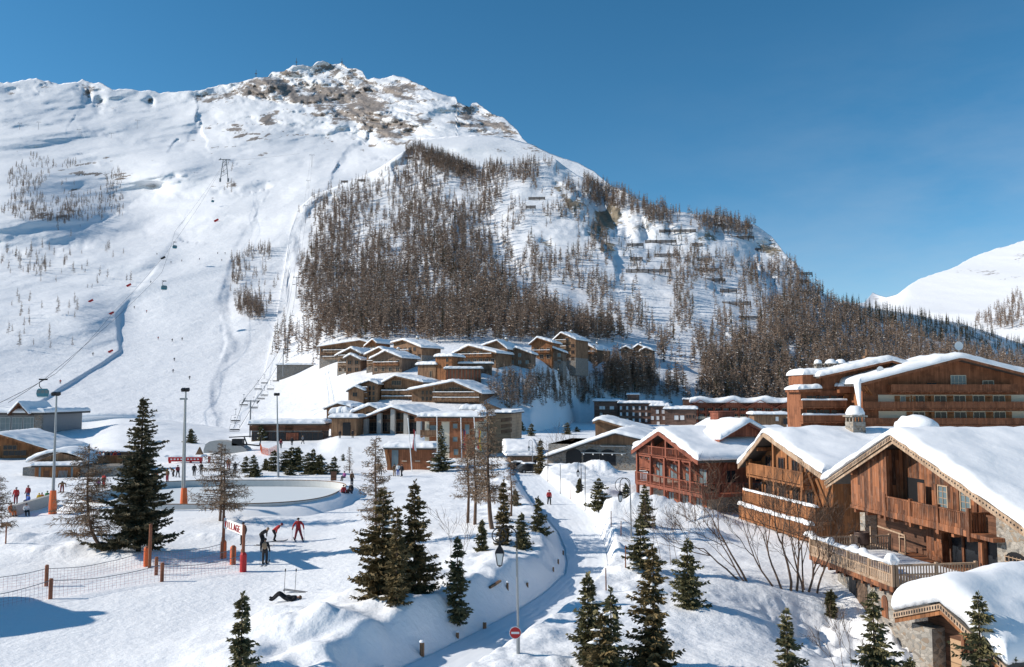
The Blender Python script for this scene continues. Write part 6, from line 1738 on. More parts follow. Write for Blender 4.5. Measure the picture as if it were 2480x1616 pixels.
_sp = {}
def spruce(px, pb, pt_, hw, label, seed=0, mat='needles', droop=.3, dens=1.0, bare=.06, power=.8, sparse=0., snow=0., group='spruces in the village', name='spruce_tree', Y=None, key=None, sink=.15):
    if Y is None: g = gpoint(px, pb)
    else:
        g = P(px, pb, Y)
    h = (P(px, pt_, g.y).z - g.z) + sink
    r = hw / F * g.y
    t = thing(name, label, 'spruce tree', (g.x, g.y, g.z - sink), seed * 1.7, group)
    if key and key in _sp:
        h0, r0, mt, mc, ms = _sp[key]
    else:
        v, f, sb = spruce_parts(seed, h, r, droop, dens, bare, power, sparse, snow)
        mc = mesh_np('crown', v, f, [M[mat]])
        b = MB(); n = 7
        rr = max(.035, h * .014)
        b.tube([(math.sin(i) * .01 * h / 5, 0, h * i / n) for i in range(n + 1)], [rr * (1.15 - i / n) + .006 for i in range(n + 1)], 7)
        mt = b.mesh('trunk', M['bark'])
        ms = snow_pads(sb).mesh('snow_clumps', M['roofsnow'], True) if sb else None
        h0, r0 = h, r
        if key: _sp[key] = (h, r, mt, mc, ms)
    s = (r / r0, r / r0, h / h0)
    for nm, me in (('trunk', mt), ('crown', mc), ('snow_clumps', ms)):
        if me is None: continue
        o = link(nm, me, t); o.scale = s
    return t

SPR = [
    (335, 1336, 962, 100, 'tallest dark spruce standing by the left floodlight, wide skirt over a bare lower trunk', dict(seed=1, droop=.42, bare=.11, power=.78, dens=1.0, mat='darkneedles', snow=.03)),
    (925, 1446, 1185, 88, 'broad brown-green spruce, left of the joined pair above the snow bank', dict(seed=2, droop=.3, power=.62, mat='browneedles', bare=.02, snow=.03)),
    (1003, 1450, 1166, 76, 'broad brown-green spruce, right of the joined pair above the snow bank', dict(seed=3, droop=.28, power=.7, mat='browneedles', bare=.02)),
    (960, 1458, 1232, 52, 'thin spruce squeezed between the joined pair above the snow bank', dict(seed=4, mat='browneedles', bare=.02)),
    (1107, 1447, 1302, 42, 'slender spruce beside the lantern, right of the joined spruces', dict(seed=5, mat='needles', droop=.35, snow=.03, bare=.03)),
    (1219, 1318, 1165, 27, 'narrow spruce standing behind the ring arm of the nearest street lamp', dict(seed=6, droop=.25, mat='browneedles')),
    (1167, 1334, 1262, 20, 'small spruce with a snow pad left of the lamp ring', dict(seed=7, snow=.08)),
    (1303, 1296, 1205, 29, 'dark young spruce on the left edge of the path bend', dict(seed=8, droop=.3, mat='needles')),
    (1263, 1328, 1244, 24, 'young spruce behind the left snow bank, nearer than its dark neighbour', dict(seed=9)),
    (1248, 1224, 1188, 13, 'tiny spruce at the far left edge of the path', dict(seed=10)),
    (1404, 1206, 1160, 13, 'little round-topped spruce right of the far path', dict(seed=11, snow=.05)),
    (1451, 1232, 1160, 34, 'bushy spruce carrying big round snow cushions in front of the red chalet', dict(seed=12, snow=.22, power=.6)),
    (1516, 1230, 1172, 24, 'frosted spruce under the second ring lamp', dict(seed=13, snow=.3)),
    (1562, 1276, 1176, 25, 'slim dark spruce right of the second ring lamp', dict(seed=14, droop=.35, mat='needles')),
    (1552, 1374, 1248, 42, 'dense spruce growing below the slim dark one by the snow wall', dict(seed=15, snow=.06, mat='needles')),
    (1584, 1622, 1322, 74, 'tall spruce in the foreground right of the path, with long lower arms', dict(seed=16, power=.7, mat='browneedles', snow=.05, droop=.22, dens=.95)),
    (1667, 1470, 1308, 46, 'spruce with a ragged skirt left of the bare trees', dict(seed=17, power=.72, mat='needles', snow=.02)),
    (1425, 1606, 1392, 54, 'pointed spruce at the left of the foreground thicket', dict(seed=18, power=.75, mat='needles', snow=.08)),
    (1481, 1640, 1425, 60, 'open twiggy spruce in the middle of the foreground thicket', dict(seed=19, sparse=1.0, dens=.7, mat='needles', snow=.08)),
    (1462, 1640, 1488, 66, 'low spruce in front of the foreground thicket, cushioned with snow', dict(seed=20, sparse=.5, dens=.85, mat='browneedles', snow=.12)),
    (1908, 1622, 1478, 44, 'young spruce with a long bare leader on the smooth snow', dict(seed=21, sparse=1., dens=.75, power=.9, mat='needles')),
    (2120, 1640, 1433, 62, 'foreground spruce standing before the stone base of the terrace', dict(seed=22, dens=.85, power=.85, mat='needles', sparse=.4)),
    (2377, 1650, 1438, 76, 'foreground spruce before the lodge roof at the right', dict(seed=23, dens=.85, power=.85, mat='needles', sparse=.4)),
    (2013, 1477, 1432, 15, 'small soft pine beside the cellar door', dict(seed=24, power=.4, mat='needles')),
    (583, 1622, 1440, 42, 'lone spruce at the bottom edge of the snow field', dict(seed=25, dens=.9, power=.85, mat='needles', sparse=.3)),
    (1309, 1148, 1064, 16, 'dark column-shaped spruce by the parked cars', dict(seed=26, power=.4, mat='browneedles')),
    (1068, 1142, 1032, 28, 'snow-plastered spruce between the flagpoles', dict(seed=27, snow=.35, power=.7)),
    (2205, 1660, 1600, 14, 'spruce tip poking up at the bottom edge before the lodge', dict(seed=28, mat='needles')),
]
for px, pb, pt_, hw, lab, kw in SPR: spruce(px, pb, pt_, hw, lab, **kw)

ROW = [(595, 1146, 1106, 13, 'first'), (613, 1154, 1103, 16, ''), (621, 1154, 1120, 13, ''), (643, 1139, 1112, 10, ''), (663, 1141, 1092, 18, ''), (690, 1140, 1092, 20, ''), (706, 1141, 1085, 24, ''), (721, 1141, 1085, 18, ''), (702, 1151, 1128, 17, ''), (744, 1149, 1098, 16, ''), (758, 1147, 1090, 18, ''), (774, 1149, 1103, 20, ''), (809, 1149, 1107, 15, ''), (831, 1116, 1100, 7, ''), (633, 1068, 1030, 12, ''), (1263, 1050, 1022, 10, ''), (1287, 1056, 1027, 11, ''), (1374, 1052, 1024, 13, ''), (1397, 1046, 1034, 8, ''), (462, 1073, 1040, 12, '')]
RL = ['snowy spruce at the left end of the row behind the rink', 'taller snowy spruce, second from the left end of the row behind the rink', 'short spruce at the foot of the second one in the rink row', 'small brownish spruce left of the middle floodlight',
      'snowy spruce just left of the middle floodlight mast', 'spruce on the left of the dense clump right of the middle floodlight', 'tallest spruce of the dense clump right of the middle floodlight', 'spruce on the right of the dense clump right of the middle floodlight',
      'low snow-buried bush in front of the dense spruce clump', 'left spruce of the trio behind the rink', 'tallest spruce of the trio behind the rink', 'right spruce of the trio behind the rink, sprinkled with snow', 'lone dark spruce at the right end of the rink row',
      'tiny spruce on the bank behind the rink', 'brown spruce at the left corner of the shuttered building', 'small spruce beside the tan block on the flat snow', 'second small spruce right of the tan block', 'dark spruce by the bare thicket near the hall roof', 'very small spruce right of the bare thicket', 'leaning snow-free spruce beside the right floodlight']
for i, (px, pb, pt_, hw, _) in enumerate(ROW):
    spruce(px, pb, pt_, hw, RL[i], seed=30 + i % 4, key='row%d' % (i % 4), snow=.16, power=.62, mat='needles', group='small spruces behind the rink')

# ---- bare larches and leafless trees
def ribs(b, pts, r0, r1, n=3):
    m = len(pts); b.tube(pts, [r0 + (r1 - r0) * i / (m - 1) for i in range(m)], n, cap=False)

def larch_mesh(seed, h, r, lean=None, z0=.12, dens=1.0, power=.75, up=.0):
    """bare larch: trunk path, thin branches and a haze of fine twigs"""
    rng = np.random.default_rng(seed)
    path = lean or [(0, 0, 0), (.01 * h, 0, .35 * h), (-.01 * h, .01 * h, .7 * h), (0, 0, h)]
    path = np.array(path, float)
    dz = np.concatenate([[0], np.cumsum(np.linalg.norm(np.diff(path, axis=0), axis=1))]); dz /= dz[-1]
    def at(t): return np.array([np.interp(t, dz, path[:, k]) for k in range(3)])
    tr = MB(); rt = h * .016
    tt = np.linspace(0, 1, 14)
    tr.tube([at(t) for t in tt], [rt * (1.1 - t) + .008 for t in tt], 7)
    br = MB(); B, T, W = [], [], []
    nb = int(125 * dens)
    for i in range(nb):
        t = z0 + (1 - z0) * (i + rng.random()) / nb
        if t > .985: continue
        p0 = at(t); az = rng.uniform(0, 6.283)
        Lb = r * (1 - t) ** power * rng.uniform(.55, 1.1) + .12
        d = np.array([math.cos(az), math.sin(az), 0])
        s = np.linspace(0, 1, 6)
        pts = p0[None] + d[None] * (Lb * s)[:, None] + np.array([0, 0, 1])[None] * (Lb * (-.12 * s + (.18 + up) * s ** 2))[:, None] + rng.normal(0, .02, (6, 3)) * s[:, None] * Lb
        ribs(br, pts, .012 + .012 * Lb, .005)
        ns = int(max(8, Lb / .045) * dens)
        q = rng.uniform(.12, 1, ns)
        pos = np.stack([np.interp(q, s, pts[:, k]) for k in range(3)], 1)
        dirv = unit(d[None] * rng.uniform(.2, .9, (ns, 1)) + rng.normal(0, .55, (ns, 3)) + np.array([0, 0, -.25]))
        ln = rng.uniform(.18, .45, ns) * (.5 + .35 * min(Lb, 2))
        B.append(pos); T.append(pos + dirv * ln[:, None]); W.append(unit(np.cross(dirv, rng.normal(0, 1, (ns, 3)))) * rng.uniform(.016, .03, (ns, 1)))
    v, f = quads_from(np.concatenate(B), np.concatenate(T), np.concatenate(W))
    return tr.mesh('trunk', M['larchbark']), br.mesh('branches', M['larchbark']), mesh_np('twigs', v, f, [M['twig']])

def larch(px, pb, pt_, hw, label, seed, lean=None, dens=1.0, z0=.12, power=.75, Y=None, group='bare larches in the village'):
    g = gpoint(px, pb) if Y is None else P(px, pb, Y)
    h = P(px, pt_, g.y).z - g.z + .1; r = hw / F * g.y
    t = thing('larch_tree', label, 'larch tree', (g.x, g.y, g.z - .1), 0, group)
    ln = [(a * r, b_ * r, c * h) for a, b_, c in lean] if lean else None
    for nm, me in zip(('trunk', 'branches', 'twigs'), larch_mesh(seed, h, r, ln, z0, dens, power)): link(nm, me, t)
larch(252, 1334, 1075, 95, 'bare larch with a bent trunk leaning left of the tallest spruce', 1, lean=[(0, 0, 0), (-.3, 0, .16), (-.44, 0, .34), (-.48, 0, .6), (-.46, 0, 1)], z0=.16, dens=1.1, power=.5)
larch(533, 1262, 1070, 88, 'bare larch with thin arching branches behind the white banner', 2, z0=.14, dens=.9, power=.6)
larch(541, 1262, 1080, 80, 'twin stem of the bare larch behind the white banner, slightly right', 12, z0=.2, dens=.5, power=.6)
larch(908, 1320, 1056, 44, 'brown bare larch rising behind the joined spruces', 3, z0=.2, dens=1.2, power=.35)
larch(1133, 1267, 1050, 42, 'left one of three bare larches beside the path', 4, z0=.3, dens=.8, power=.4)
larch(1150, 1270, 1035, 58, 'middle one of three bare larches beside the path, with drooping lower branches', 5, z0=.25, dens=.9, power=.45)
larch(1192, 1281, 966, 52, 'tallest bare larch beside the path, with a frosted top', 6, lean=[(0, 0, 0), (-.1, 0, .1), (-.2, 0, .4), (-.22, 0, .8), (-.28, 0, 1)], z0=.22, dens=1.3, power=.4)
larch(846, 1146, 1082, 15, 'small bare larch on the flat snow behind the rink', 7, dens=.6)
larch(-18, 1300, 1150, 50, 'bare larch cut off by the left edge of the picture', 8, dens=1.0, power=.4, z0=.1)
larch(1238, 1250, 1105, 26, 'thin bare larch right of the tallest one by the path', 9, dens=.7, power=.5, z0=.2)

def bare_mesh(seed, stems, h, spread, depth=5, rad=.06, droop=0):
    rng = np.random.default_rng(seed)
    b = MB(); tw = MB()
    def grow(p, d, l, r_, lev):
        n = 5; pts = [p]; q = p.copy(); dd = d.copy()
        for i in range(n):
            dd = unit(dd + rng.normal(0, .09, 3) + np.array([0, 0, .05 - droop * lev * .04])); q = q + dd * l / n; pts.append(q.copy())
        (b if lev <= 1 else tw).tube(pts, [r_ * (1 - .45 * i / n) for i in range(n + 1)], 6 if lev == 0 else (4 if lev == 1 else 3), cap=False)
        if lev >= depth: return
        m = 3 if lev < 2 else 3
        for k in range(m):
            i = int(rng.integers(2, n + 1)) if k else n
            ax = unit(rng.normal(0, 1, 3)); nd = unit(dd + ax * rng.uniform(.35, .75))
            grow(pts[i], nd, l * rng.uniform(.52, .8), max(.009, r_ * .5), lev + 1)
    for s in stems:
        d = unit(np.array(s[1], float)); grow(np.array(s[0], float), d, h * s[2], rad * s[3] if len(s) > 3 else rad, 0)
    return b.mesh('trunks', M['larchbark']), (tw.mesh('twigs', M['larchbark']) if tw.v else None)

def bare_tree(px, pb, label, seed, stems, h, depth=4, rad=.06, name='bare_tree', cat='tree', group='leafless trees and shrubs', droop=0):
    g = gpoint(px, pb)
    t = thing(name, label, cat, (g.x, g.y, g.z - .1), 0, group)
    for nm, me in zip(('trunks', 'twig_sprays'), bare_mesh(seed, stems, h, 1, depth, rad, droop)):
        if me: link(nm, me, t)
bare_tree(1810, 1408, 'leafless tree leaning left over the snow, with long twin stems', 1, [((0, 0, 0), (-.55, .1, 1), .48, 1.1), ((-.35, .1, 0), (-.75, .2, .75), .42, .9), ((-.15, 0, 0), (-.6, -.1, 1), .38, .8)], 7.0, 5, .07)
bare_tree(1915, 1430, 'many-stemmed leafless tree before the middle chalet', 2, [((0, 0, 0), (.05, 0, 1), .4, 1.2), ((.4, .1, 0), (.25, .1, 1), .42, 1.1), ((-.5, 0, 0), (-.4, .1, 1), .4, 1.0), ((-.85, .1, 0), (-.55, -.1, .9), .36, .9), ((.75, 0, 0), (-.1, .1, 1), .36, .9)], 7.2, 5, .075)
bare_tree(1965, 1434, 'leafless trees by the end of the terrace, right of the many-stemmed one', 3, [((-.2, 0, 0), (.1, 0, 1), .4, 1.1), ((.35, 0, 0), (.3, .1, 1), .36, 1.0), ((-.4, .1, 0), (-.15, .2, 1), .42, .9)], 6.6, 5, .07)
bare_tree(1612, 1368, 'thin upright saplings in the snow right of the dense spruce', 4, [((-.6, 0, 0), (-.1, 0, 1), .7, .5), ((-.2, 0, 0), (-.12, 0, 1), .8, .5), ((.3, 0, 0), (.05, 0, 1), .7, .5), ((.8, 0, 0), (-.1, 0, 1), .75, .5), ((1.2, 0, 0), (.1, 0, 1), .6, .4)], 3.4, 1, .035, 'sapling_clump', 'shrub')
bare_tree(2050, 1622, 'reddish leafless shrub at the bottom edge beside the foreground spruce', 5, [((-.4, 0, 0), (-.4, 0, 1), .5, .4), ((-.1, 0, 0), (-.1, 0, 1), .55, .4), ((.2, 0, 0), (.2, .1, 1), .5, .4), ((.5, 0, 0), (.5, 0, 1), .45, .4)], 2.4, 3, .035, 'bare_shrub', 'shrub')
bare_tree(2270, 1600, 'leafless shrub against the lodge pillar', 6, [((-.3, 0, 0), (-.3, 0, 1), .5, .4), ((0, 0, 0), (.05, 0, 1), .5, .4), ((.3, 0, 0), (.4, 0, 1), .45, .4)], 2.6, 3, .035, 'bare_shrub', 'shrub')
bare_tree(1090, 1395, 'pale leafless shrub behind the slender spruce', 7, [((-.4, 0, 0), (-.5, 0, 1), .5, .4), ((0, 0, 0), (-.1, 0, 1), .55, .4), ((.4, 0, 0), (.5, 0, 1), .5, .4)], 3.6, 3, .03, 'bare_shrub', 'shrub')
for i, (px, pb, h) in enumerate(((1340, 1108, 4.0), (1362, 1112, 5.0), (1380, 1100, 3.6), (1330, 1120, 3.2))):
    bare_tree(px, pb, ['left bush of the brown thicket beside the hall roof', 'tallest bush of the brown thicket beside the hall roof', 'right bush of the brown thicket beside the hall roof', 'lowest bush of the brown thicket, nearest the parked cars'][i], 20 + i, [((-.9, 0, 0), (-.5, 0, 1), .5, .7), ((-.3, 0, 0), (-.1, 0, 1), .55, .7), ((.3, 0, 0), (.2, .1, 1), .55, .7), ((.9, 0, 0), (.5, 0, 1), .5, .7)], h, 3, .06, 'bare_shrub', 'shrub')
bare_tree(1690, 1268, 'dark twiggy shrub under the red chalet gallery', 30, [((-.9, 0, 0), (-.4, 0, 1), .5, .7), ((-.2, 0, 0), (-.1, 0, 1), .55, .7), ((.5, 0, 0), (.3, .1, 1), .55, .7)], 3.6, 4, .05, 'bare_shrub', 'shrub')

# ------------------------------------------------------------------ the larch forest on the hill
def far_larch(seed, h=1.0, r=.16, nb=58, wid=.021, fine=False):
    """unit-height bare larch for the distance"""
    rng = np.random.default_rng(seed)
    B, T, W = [], [], []
    w0 = .011
    for k in range(3):
        a = k * 2.094
        B.append([0, 0, 0]); T.append([0, 0, 1]); W.append([math.cos(a) * w0, math.sin(a) * w0, 0])
    B = [np.array(B)]; T = [np.array(T)]; W = [np.array(W)]
    t = rng.uniform(.2, .97, nb); az = rng.uniform(0, 6.283, nb)
    Lb = r * (1.02 - t) ** .55 * rng.uniform(.5, 1.15, nb) + .012
    p = np.stack([t * 0, t * 0, t], 1)
    d = np.stack([np.cos(az), np.sin(az), rng.uniform(-.25, .45, nb)], 1)
    B.append(p); T.append(p + d * Lb[:, None]); W.append(np.stack([-np.sin(az) * .5, np.cos(az) * .5, rng.choice([-1, 1], nb) * .9], 1) * (wid * rng.uniform(.5, 1.2, nb) * (1.25 - t))[:, None])
    v, f = quads_from(np.concatenate(B), np.concatenate(T), np.concatenate(W))
    return v, f
def far_conifer(seed, nb=46, r=.17):
    rng = np.random.default_rng(seed)
    t = rng.uniform(.05, .98, nb); az = rng.uniform(0, 6.283, nb)
    Lb = r * (1.02 - t) ** .8 * rng.uniform(.6, 1.1, nb) + .015
    p = np.stack([t * 0, t * 0, t], 1); d = np.stack([np.cos(az), np.sin(az), rng.uniform(-.6, 0, nb)], 1)
    W = np.stack([-np.sin(az), np.cos(az), np.full(nb, .3)], 1) * (.05 * rng.uniform(.6, 1.1, nb) * (1.1 - t))[:, None]
    a = np.arange(3) * 2.094; o3 = np.zeros((3, 3)); t3 = o3 + [0, 0, 1]; w3 = np.stack([np.cos(a), np.sin(a), a * 0], 1) * .016
    return quads_from(np.concatenate([o3, p]), np.concatenate([t3, p + d * Lb[:, None]]), np.concatenate([w3, W]))

def in_poly(px, py, poly):
    n = len(poly); c = np.zeros(np.shape(px), bool)
    for i in range(n):
        x1, y1 = poly[i]; x2, y2 = poly[(i + 1) % n]
        m = ((y1 > py) != (y2 > py)) & (px < (x2 - x1) * (py - y1) / (y2 - y1 + 1e-9) + x1)
        c ^= m
    return c
CORE = [(742, 775), (730, 690), (745, 620), (775, 560), (768, 510), (800, 490), (850, 465), (930, 450), (985, 410), (1010, 372), (1080, 402), (1150, 415), (1205, 420), (1215, 470), (1180, 540), (1195, 640), (1250, 720), (1330, 760), (1480, 800), (1560, 880), (1580, 960), (1480, 960), (1440, 850), (1330, 838), (1200, 838), (1000, 832), (800, 828)]
RIDGE = [(1000, 352), (1060, 370), (1120, 398), (1200, 402), (1290, 398), (1350, 395), (1400, 428), (1500, 460), (1560, 493), (1640, 514), (1770, 530), (1850, 562), (1840, 580), (1740, 565), (1600, 545), (1500, 512), (1420, 490), (1330, 455), (1200, 440), (1060, 410)]
RIGHT = [(1890, 640), (1960, 690), (2060, 758), (2200, 812), (2400, 870), (2480, 890), (2560, 990), (1900, 1000), (1600, 965), (1700, 880), (1830, 800), (1850, 720)]
KNOLL = [(1190, 925), (1300, 918), (1480, 915), (1590, 905), (1600, 965), (1480, 985), (1400, 975), (1300, 995), (1190, 985)]
SPARSE = [(1210, 450), (1330, 470), (1480, 560), (1600, 600), (1800, 620), (1900, 660), (1850, 720), (1830, 800), (1700, 880), (1560, 880), (1480, 800), (1330, 760), (1220, 660), (1195, 560)]
LEFTS = [(560, 630), (600, 605), (690, 600), (690, 640), (640, 780), (570, 760), (560, 700)]
STRIP = [(700, 790), (760, 790), (790, 860), (740, 900), (660, 860), (650, 800)]
UPL = [(690, 520), (740, 485), (850, 445), (960, 395), (985, 400), (930, 445), (800, 480), (760, 510), (730, 520)]
def forest():
    rng = np.random.default_rng(77)
    def cand(n, x0, x1, y0, y1): return rng.uniform(x0, x1, n), rng.uniform(y0, y1, n)
    xs, ys, hs, ty = [], [], [], []
    def add(poly, n, box, hmin, hmax, con=0.0, clump=0.0, cs=60):
        px, py = cand(n, *box)
        k = in_poly(px + rng.normal(0, 13, n), py + rng.normal(0, 9, n), poly)
        if clump: k &= fbm(px / cs, py / (cs * 1.3), 3, 301) > clump + rng.uniform(-.25, .25, n)
        px, py = px[k], py[k]
        xs.append(px); ys.append(py); hs.append(rng.uniform(hmin, hmax, len(px))); ty.append((rng.random(len(px)) < con).astype(int))
    add(CORE, 12000, (720, 1600, 360, 960), 9, 18, .02, -.5, 60)
    add(RIDGE, 9500, (980, 1860, 345, 590), 9, 15, .02, -.25, 40)
    add(RIGHT, 10500, (1590, 2560, 630, 1000), 8, 15, .08, -.4, 60)
    add(KNOLL, 1000, (1180, 1610, 890, 1000), 4.5, 8, .12, -.4)
    add(SPARSE, 4200, (1190, 1910, 440, 890), 7, 15, .08, .06, 50)
    add([(985, 350), (1060, 366), (1120, 396), (1140, 430), (1050, 405), (980, 376)], 1500, (975, 1145, 345, 435), 9, 14)
    add(STRIP, 130, (640, 800, 780, 910), 8, 14, .05)
    add(UPL, 140, (690, 990, 390, 530), 7, 12, .05)
    # fir streak in the heart of the forest
    n = 60; t = rng.random(n); xs.append(1020 + 160 * t + rng.normal(0, 14, n)); ys.append(575 + 200 * t + rng.normal(0, 18, n)); hs.append(rng.uniform(9, 15, n)); ty.append(np.ones(n, int))
    # firs among the cliffs
    for cx_, cy_, m in ((1645, 590, 10), (1550, 555, 7), (1600, 575, 4), (1585, 525, 5), (1515, 605, 8), (1480, 590, 5), (1400, 470, 4), (1530, 640, 4)):
        xs.append(rng.normal(cx_, 12, m)); ys.append(rng.normal(cy_, 10, m)); hs.append(rng.uniform(6, 11, m)); ty.append(np.ones(m, int))
    px, py, hh, ty_ = np.concatenate(xs), np.concatenate(ys), np.concatenate(hs), np.concatenate(ty)
    top = np.interp(px, [p[0] for p in SK2], [p[1] for p in SK2])
    k = (py > top + 3) & ~((px > 770) & (px < 1592) & (py > 834) & (py < 914))
    px, py, hh, ty_ = px[k], py[k], hh[k], ty_[k]
    D = D2(px, py); a, b, c = rays_np(px, py)
    X = a * D / b; Z = H + c * D / b
    D = D + relief2(px, py, D, X, Z)
    X = a * D / b; Z = H + c * D / b
    size = hh / D
    near = np.argsort(-size)
    var = [far_larch(s) for s in range(8)]; cvar = [far_conifer(s) for s in range(4)]
    fvar = [mesh_np('larch', *far_larch(100 + s, nb=190, wid=.015, r=.15), [M['fartwig'], M['roofsnow']], mi=(rng.random(193) < .03).astype(int)) for s in range(7)]
    fcon = [mesh_np('fir', *far_conifer(100 + s, nb=110), [M['darkneedles']]) for s in range(4)]
    ind = set(near[:296].tolist())
    for i in sorted(ind):
        if ty_[i]: o = link('fir_tree', fcon[i % 4]); tag(o, 'dark fir among the bare larches on the lower hill', 'fir tree', 'firs on the hill')
        else: o = link('larch_tree', fvar[i % 7]); tag(o, 'tall bare brown larch low on the wooded hill behind the village', 'larch tree', 'larches low on the hill')
        o.location = (X[i], D[i], Z[i] - .4); o.scale = (hh[i] * rng.uniform(.8, 1.15),) * 2 + (hh[i],); o.rotation_euler = (rng.normal(0, .02), rng.normal(0, .02), rng.uniform(0, 6.28))
    Vs, Fs, nvt = {0: [], 1: []}, {0: [], 1: []}, {0: 0, 1: 0}
    for i in range(len(px)):
        if i in ind: continue
        kk = int(ty_[i]); v, f = (cvar if kk else var)[i % (4 if kk else 8)]
        an = rng.uniform(0, 6.28); ca, sa = math.cos(an), math.sin(an); w_ = hh[i] * rng.uniform(.8, 1.25)
        q = np.stack([(v[:, 0] * ca - v[:, 1] * sa) * w_ + X[i], (v[:, 0] * sa + v[:, 1] * ca) * w_ + D[i], v[:, 2] * hh[i] + Z[i] - .4], 1)
        Vs[kk].append(q); Fs[kk].append(f + nvt[kk]); nvt[kk] += len(v)
    for kk, nm, mt, lab in ((0, 'larch_forest', 'fartwig', 'bare brown larch forest covering the steep hill'), (1, 'fir_forest', 'darkneedles', 'dark firs scattered through the larch forest')):
        o = link(nm, mesh_np(nm, np.concatenate(Vs[kk]), np.concatenate(Fs[kk]), [M[mt], M['roofsnow']], mi=(rng.random(sum(map(len, Fs[kk]))) < .03).astype(int))); tag(o, lab, 'forest', kind='stuff')
    # thin woods: on the ski mountain, on the shaded ridge, on the white mountain
    def wood_patch(nm, lab, px, py, hh, dep, mt, con=False):
        D = dep(px, py); a, b, c = rays_np(px, py); X = a * D / b; Z = H + c * D / b
        Vs, Fs, n0 = [], [], 0
        for i in range(len(px)):
            v, f = (cvar if con else var)[i % 4]
            an = rng.uniform(0, 6.28); ca, sa = math.cos(an), math.sin(an)
            Vs.append(np.stack([(v[:, 0] * ca - v[:, 1] * sa) * hh[i] + X[i], (v[:, 0] * sa + v[:, 1] * ca) * hh[i] + D[i], v[:, 2] * hh[i] + Z[i] - .6], 1)); Fs.append(f + n0); n0 += len(v)
        o = link(nm, mesh_np(nm, np.concatenate(Vs), np.concatenate(Fs), [M[mt]])); tag(o, lab, 'forest', kind='stuff')
    def dep1(px, py):
        D = D1(px, py); X = (px - CX) / F * D; Z = H + D * (957 - py) / F
        return D + relief1(px, py, D, X, Z)
    # left bowl: scattered clumps
    p1, q1 = rng.uniform(-20, 300, 2000), rng.uniform(345, 560, 2000)
    k = (q1 > 350 + .22 * p1) & (fbm(p1 / 45, q1 / 55, 3, 311) > .08 + rng.uniform(-.22, .22, 2000)) & (q1 < 545 - .1 * np.abs(p1 - 150))
    p2, q2 = rng.normal(148, 26, 60), rng.normal(500, 32, 60)
    p3, q3 = rng.uniform(0, 110, 46), rng.uniform(610, 665, 46)
    p4, q4 = rng.uniform(60, 330, 40), rng.uniform(600, 700, 40)
    p5, q5 = rng.uniform(540, 570, 16), rng.uniform(395, 470, 16)
    p6, q6 = rng.uniform(20, 200, 26), rng.uniform(720, 850, 26)
    p7, q7 = rng.uniform(545, 705, 900), rng.uniform(590, 800, 900); k7 = in_poly(p7, q7, LEFTS) & (fbm(p7 / 45, q7 / 50, 3, 321) > -.12 + rng.uniform(-.2, .2, 900)); p7, q7 = p7[k7], q7[k7]
    p8, q8 = rng.normal(605, 18, 90), rng.normal(745, 16, 90)
    px = np.concatenate([p1[k], p2, p3, p4, p5, p6, p7, p8]); py = np.concatenate([q1[k], q2, q3, q4, q5, q6, q7, q8])
    wood_patch('thin_larch_wood', 'thin scattered larches on the left ski slope', px, py, rng.uniform(4, 12, len(px)), dep1, 'fartwig')
    px = rng.uniform(2000, 2700, 1500); t = rng.random(1500); tp = np.interp(px, [p[0] for p in SKD], [p[1] for p in SKD]); py = tp + 4 + 95 * t
    wood_patch('shaded_fir_wood', 'dark wood on the shaded ridge behind the hotel', px, py, rng.uniform(13, 22, 1500), lambda x, y: D_d(x, y), 'darkneedles', True)
    px = rng.uniform(2350, 2560, 420); py = rng.uniform(700, 800, 420); k = py > 790 - .62 * (px - 2350) * 1.0
    k &= in_poly(px, py, [(2355, 800), (2360, 770), (2400, 735), (2450, 715), (2560, 700), (2560, 800)])
    wood_patch('far_larch_wood', 'larch wood at the foot of the bright white mountain', px[k], py[k], rng.uniform(20, 36, k.sum()), lambda x, y: D_r(x, y) - 8, 'fartwig')
forest()
# ------------------------------------------------------------------ street furniture, lifts, fences
def pole_thing(name, label, cat, px, pb, group=None, Y=None, sink=.2):
    g = gpoint(px, pb) if Y is None else P(px, pb, Y)
    return thing(name, label, cat, (g.x, g.y, g.z - sink), 0, group), Vector((g.x, g.y, g.z - sink))
def loc_of(o, px, py, Y=None):
    p = P(px, py, Y or o.y); return p - o

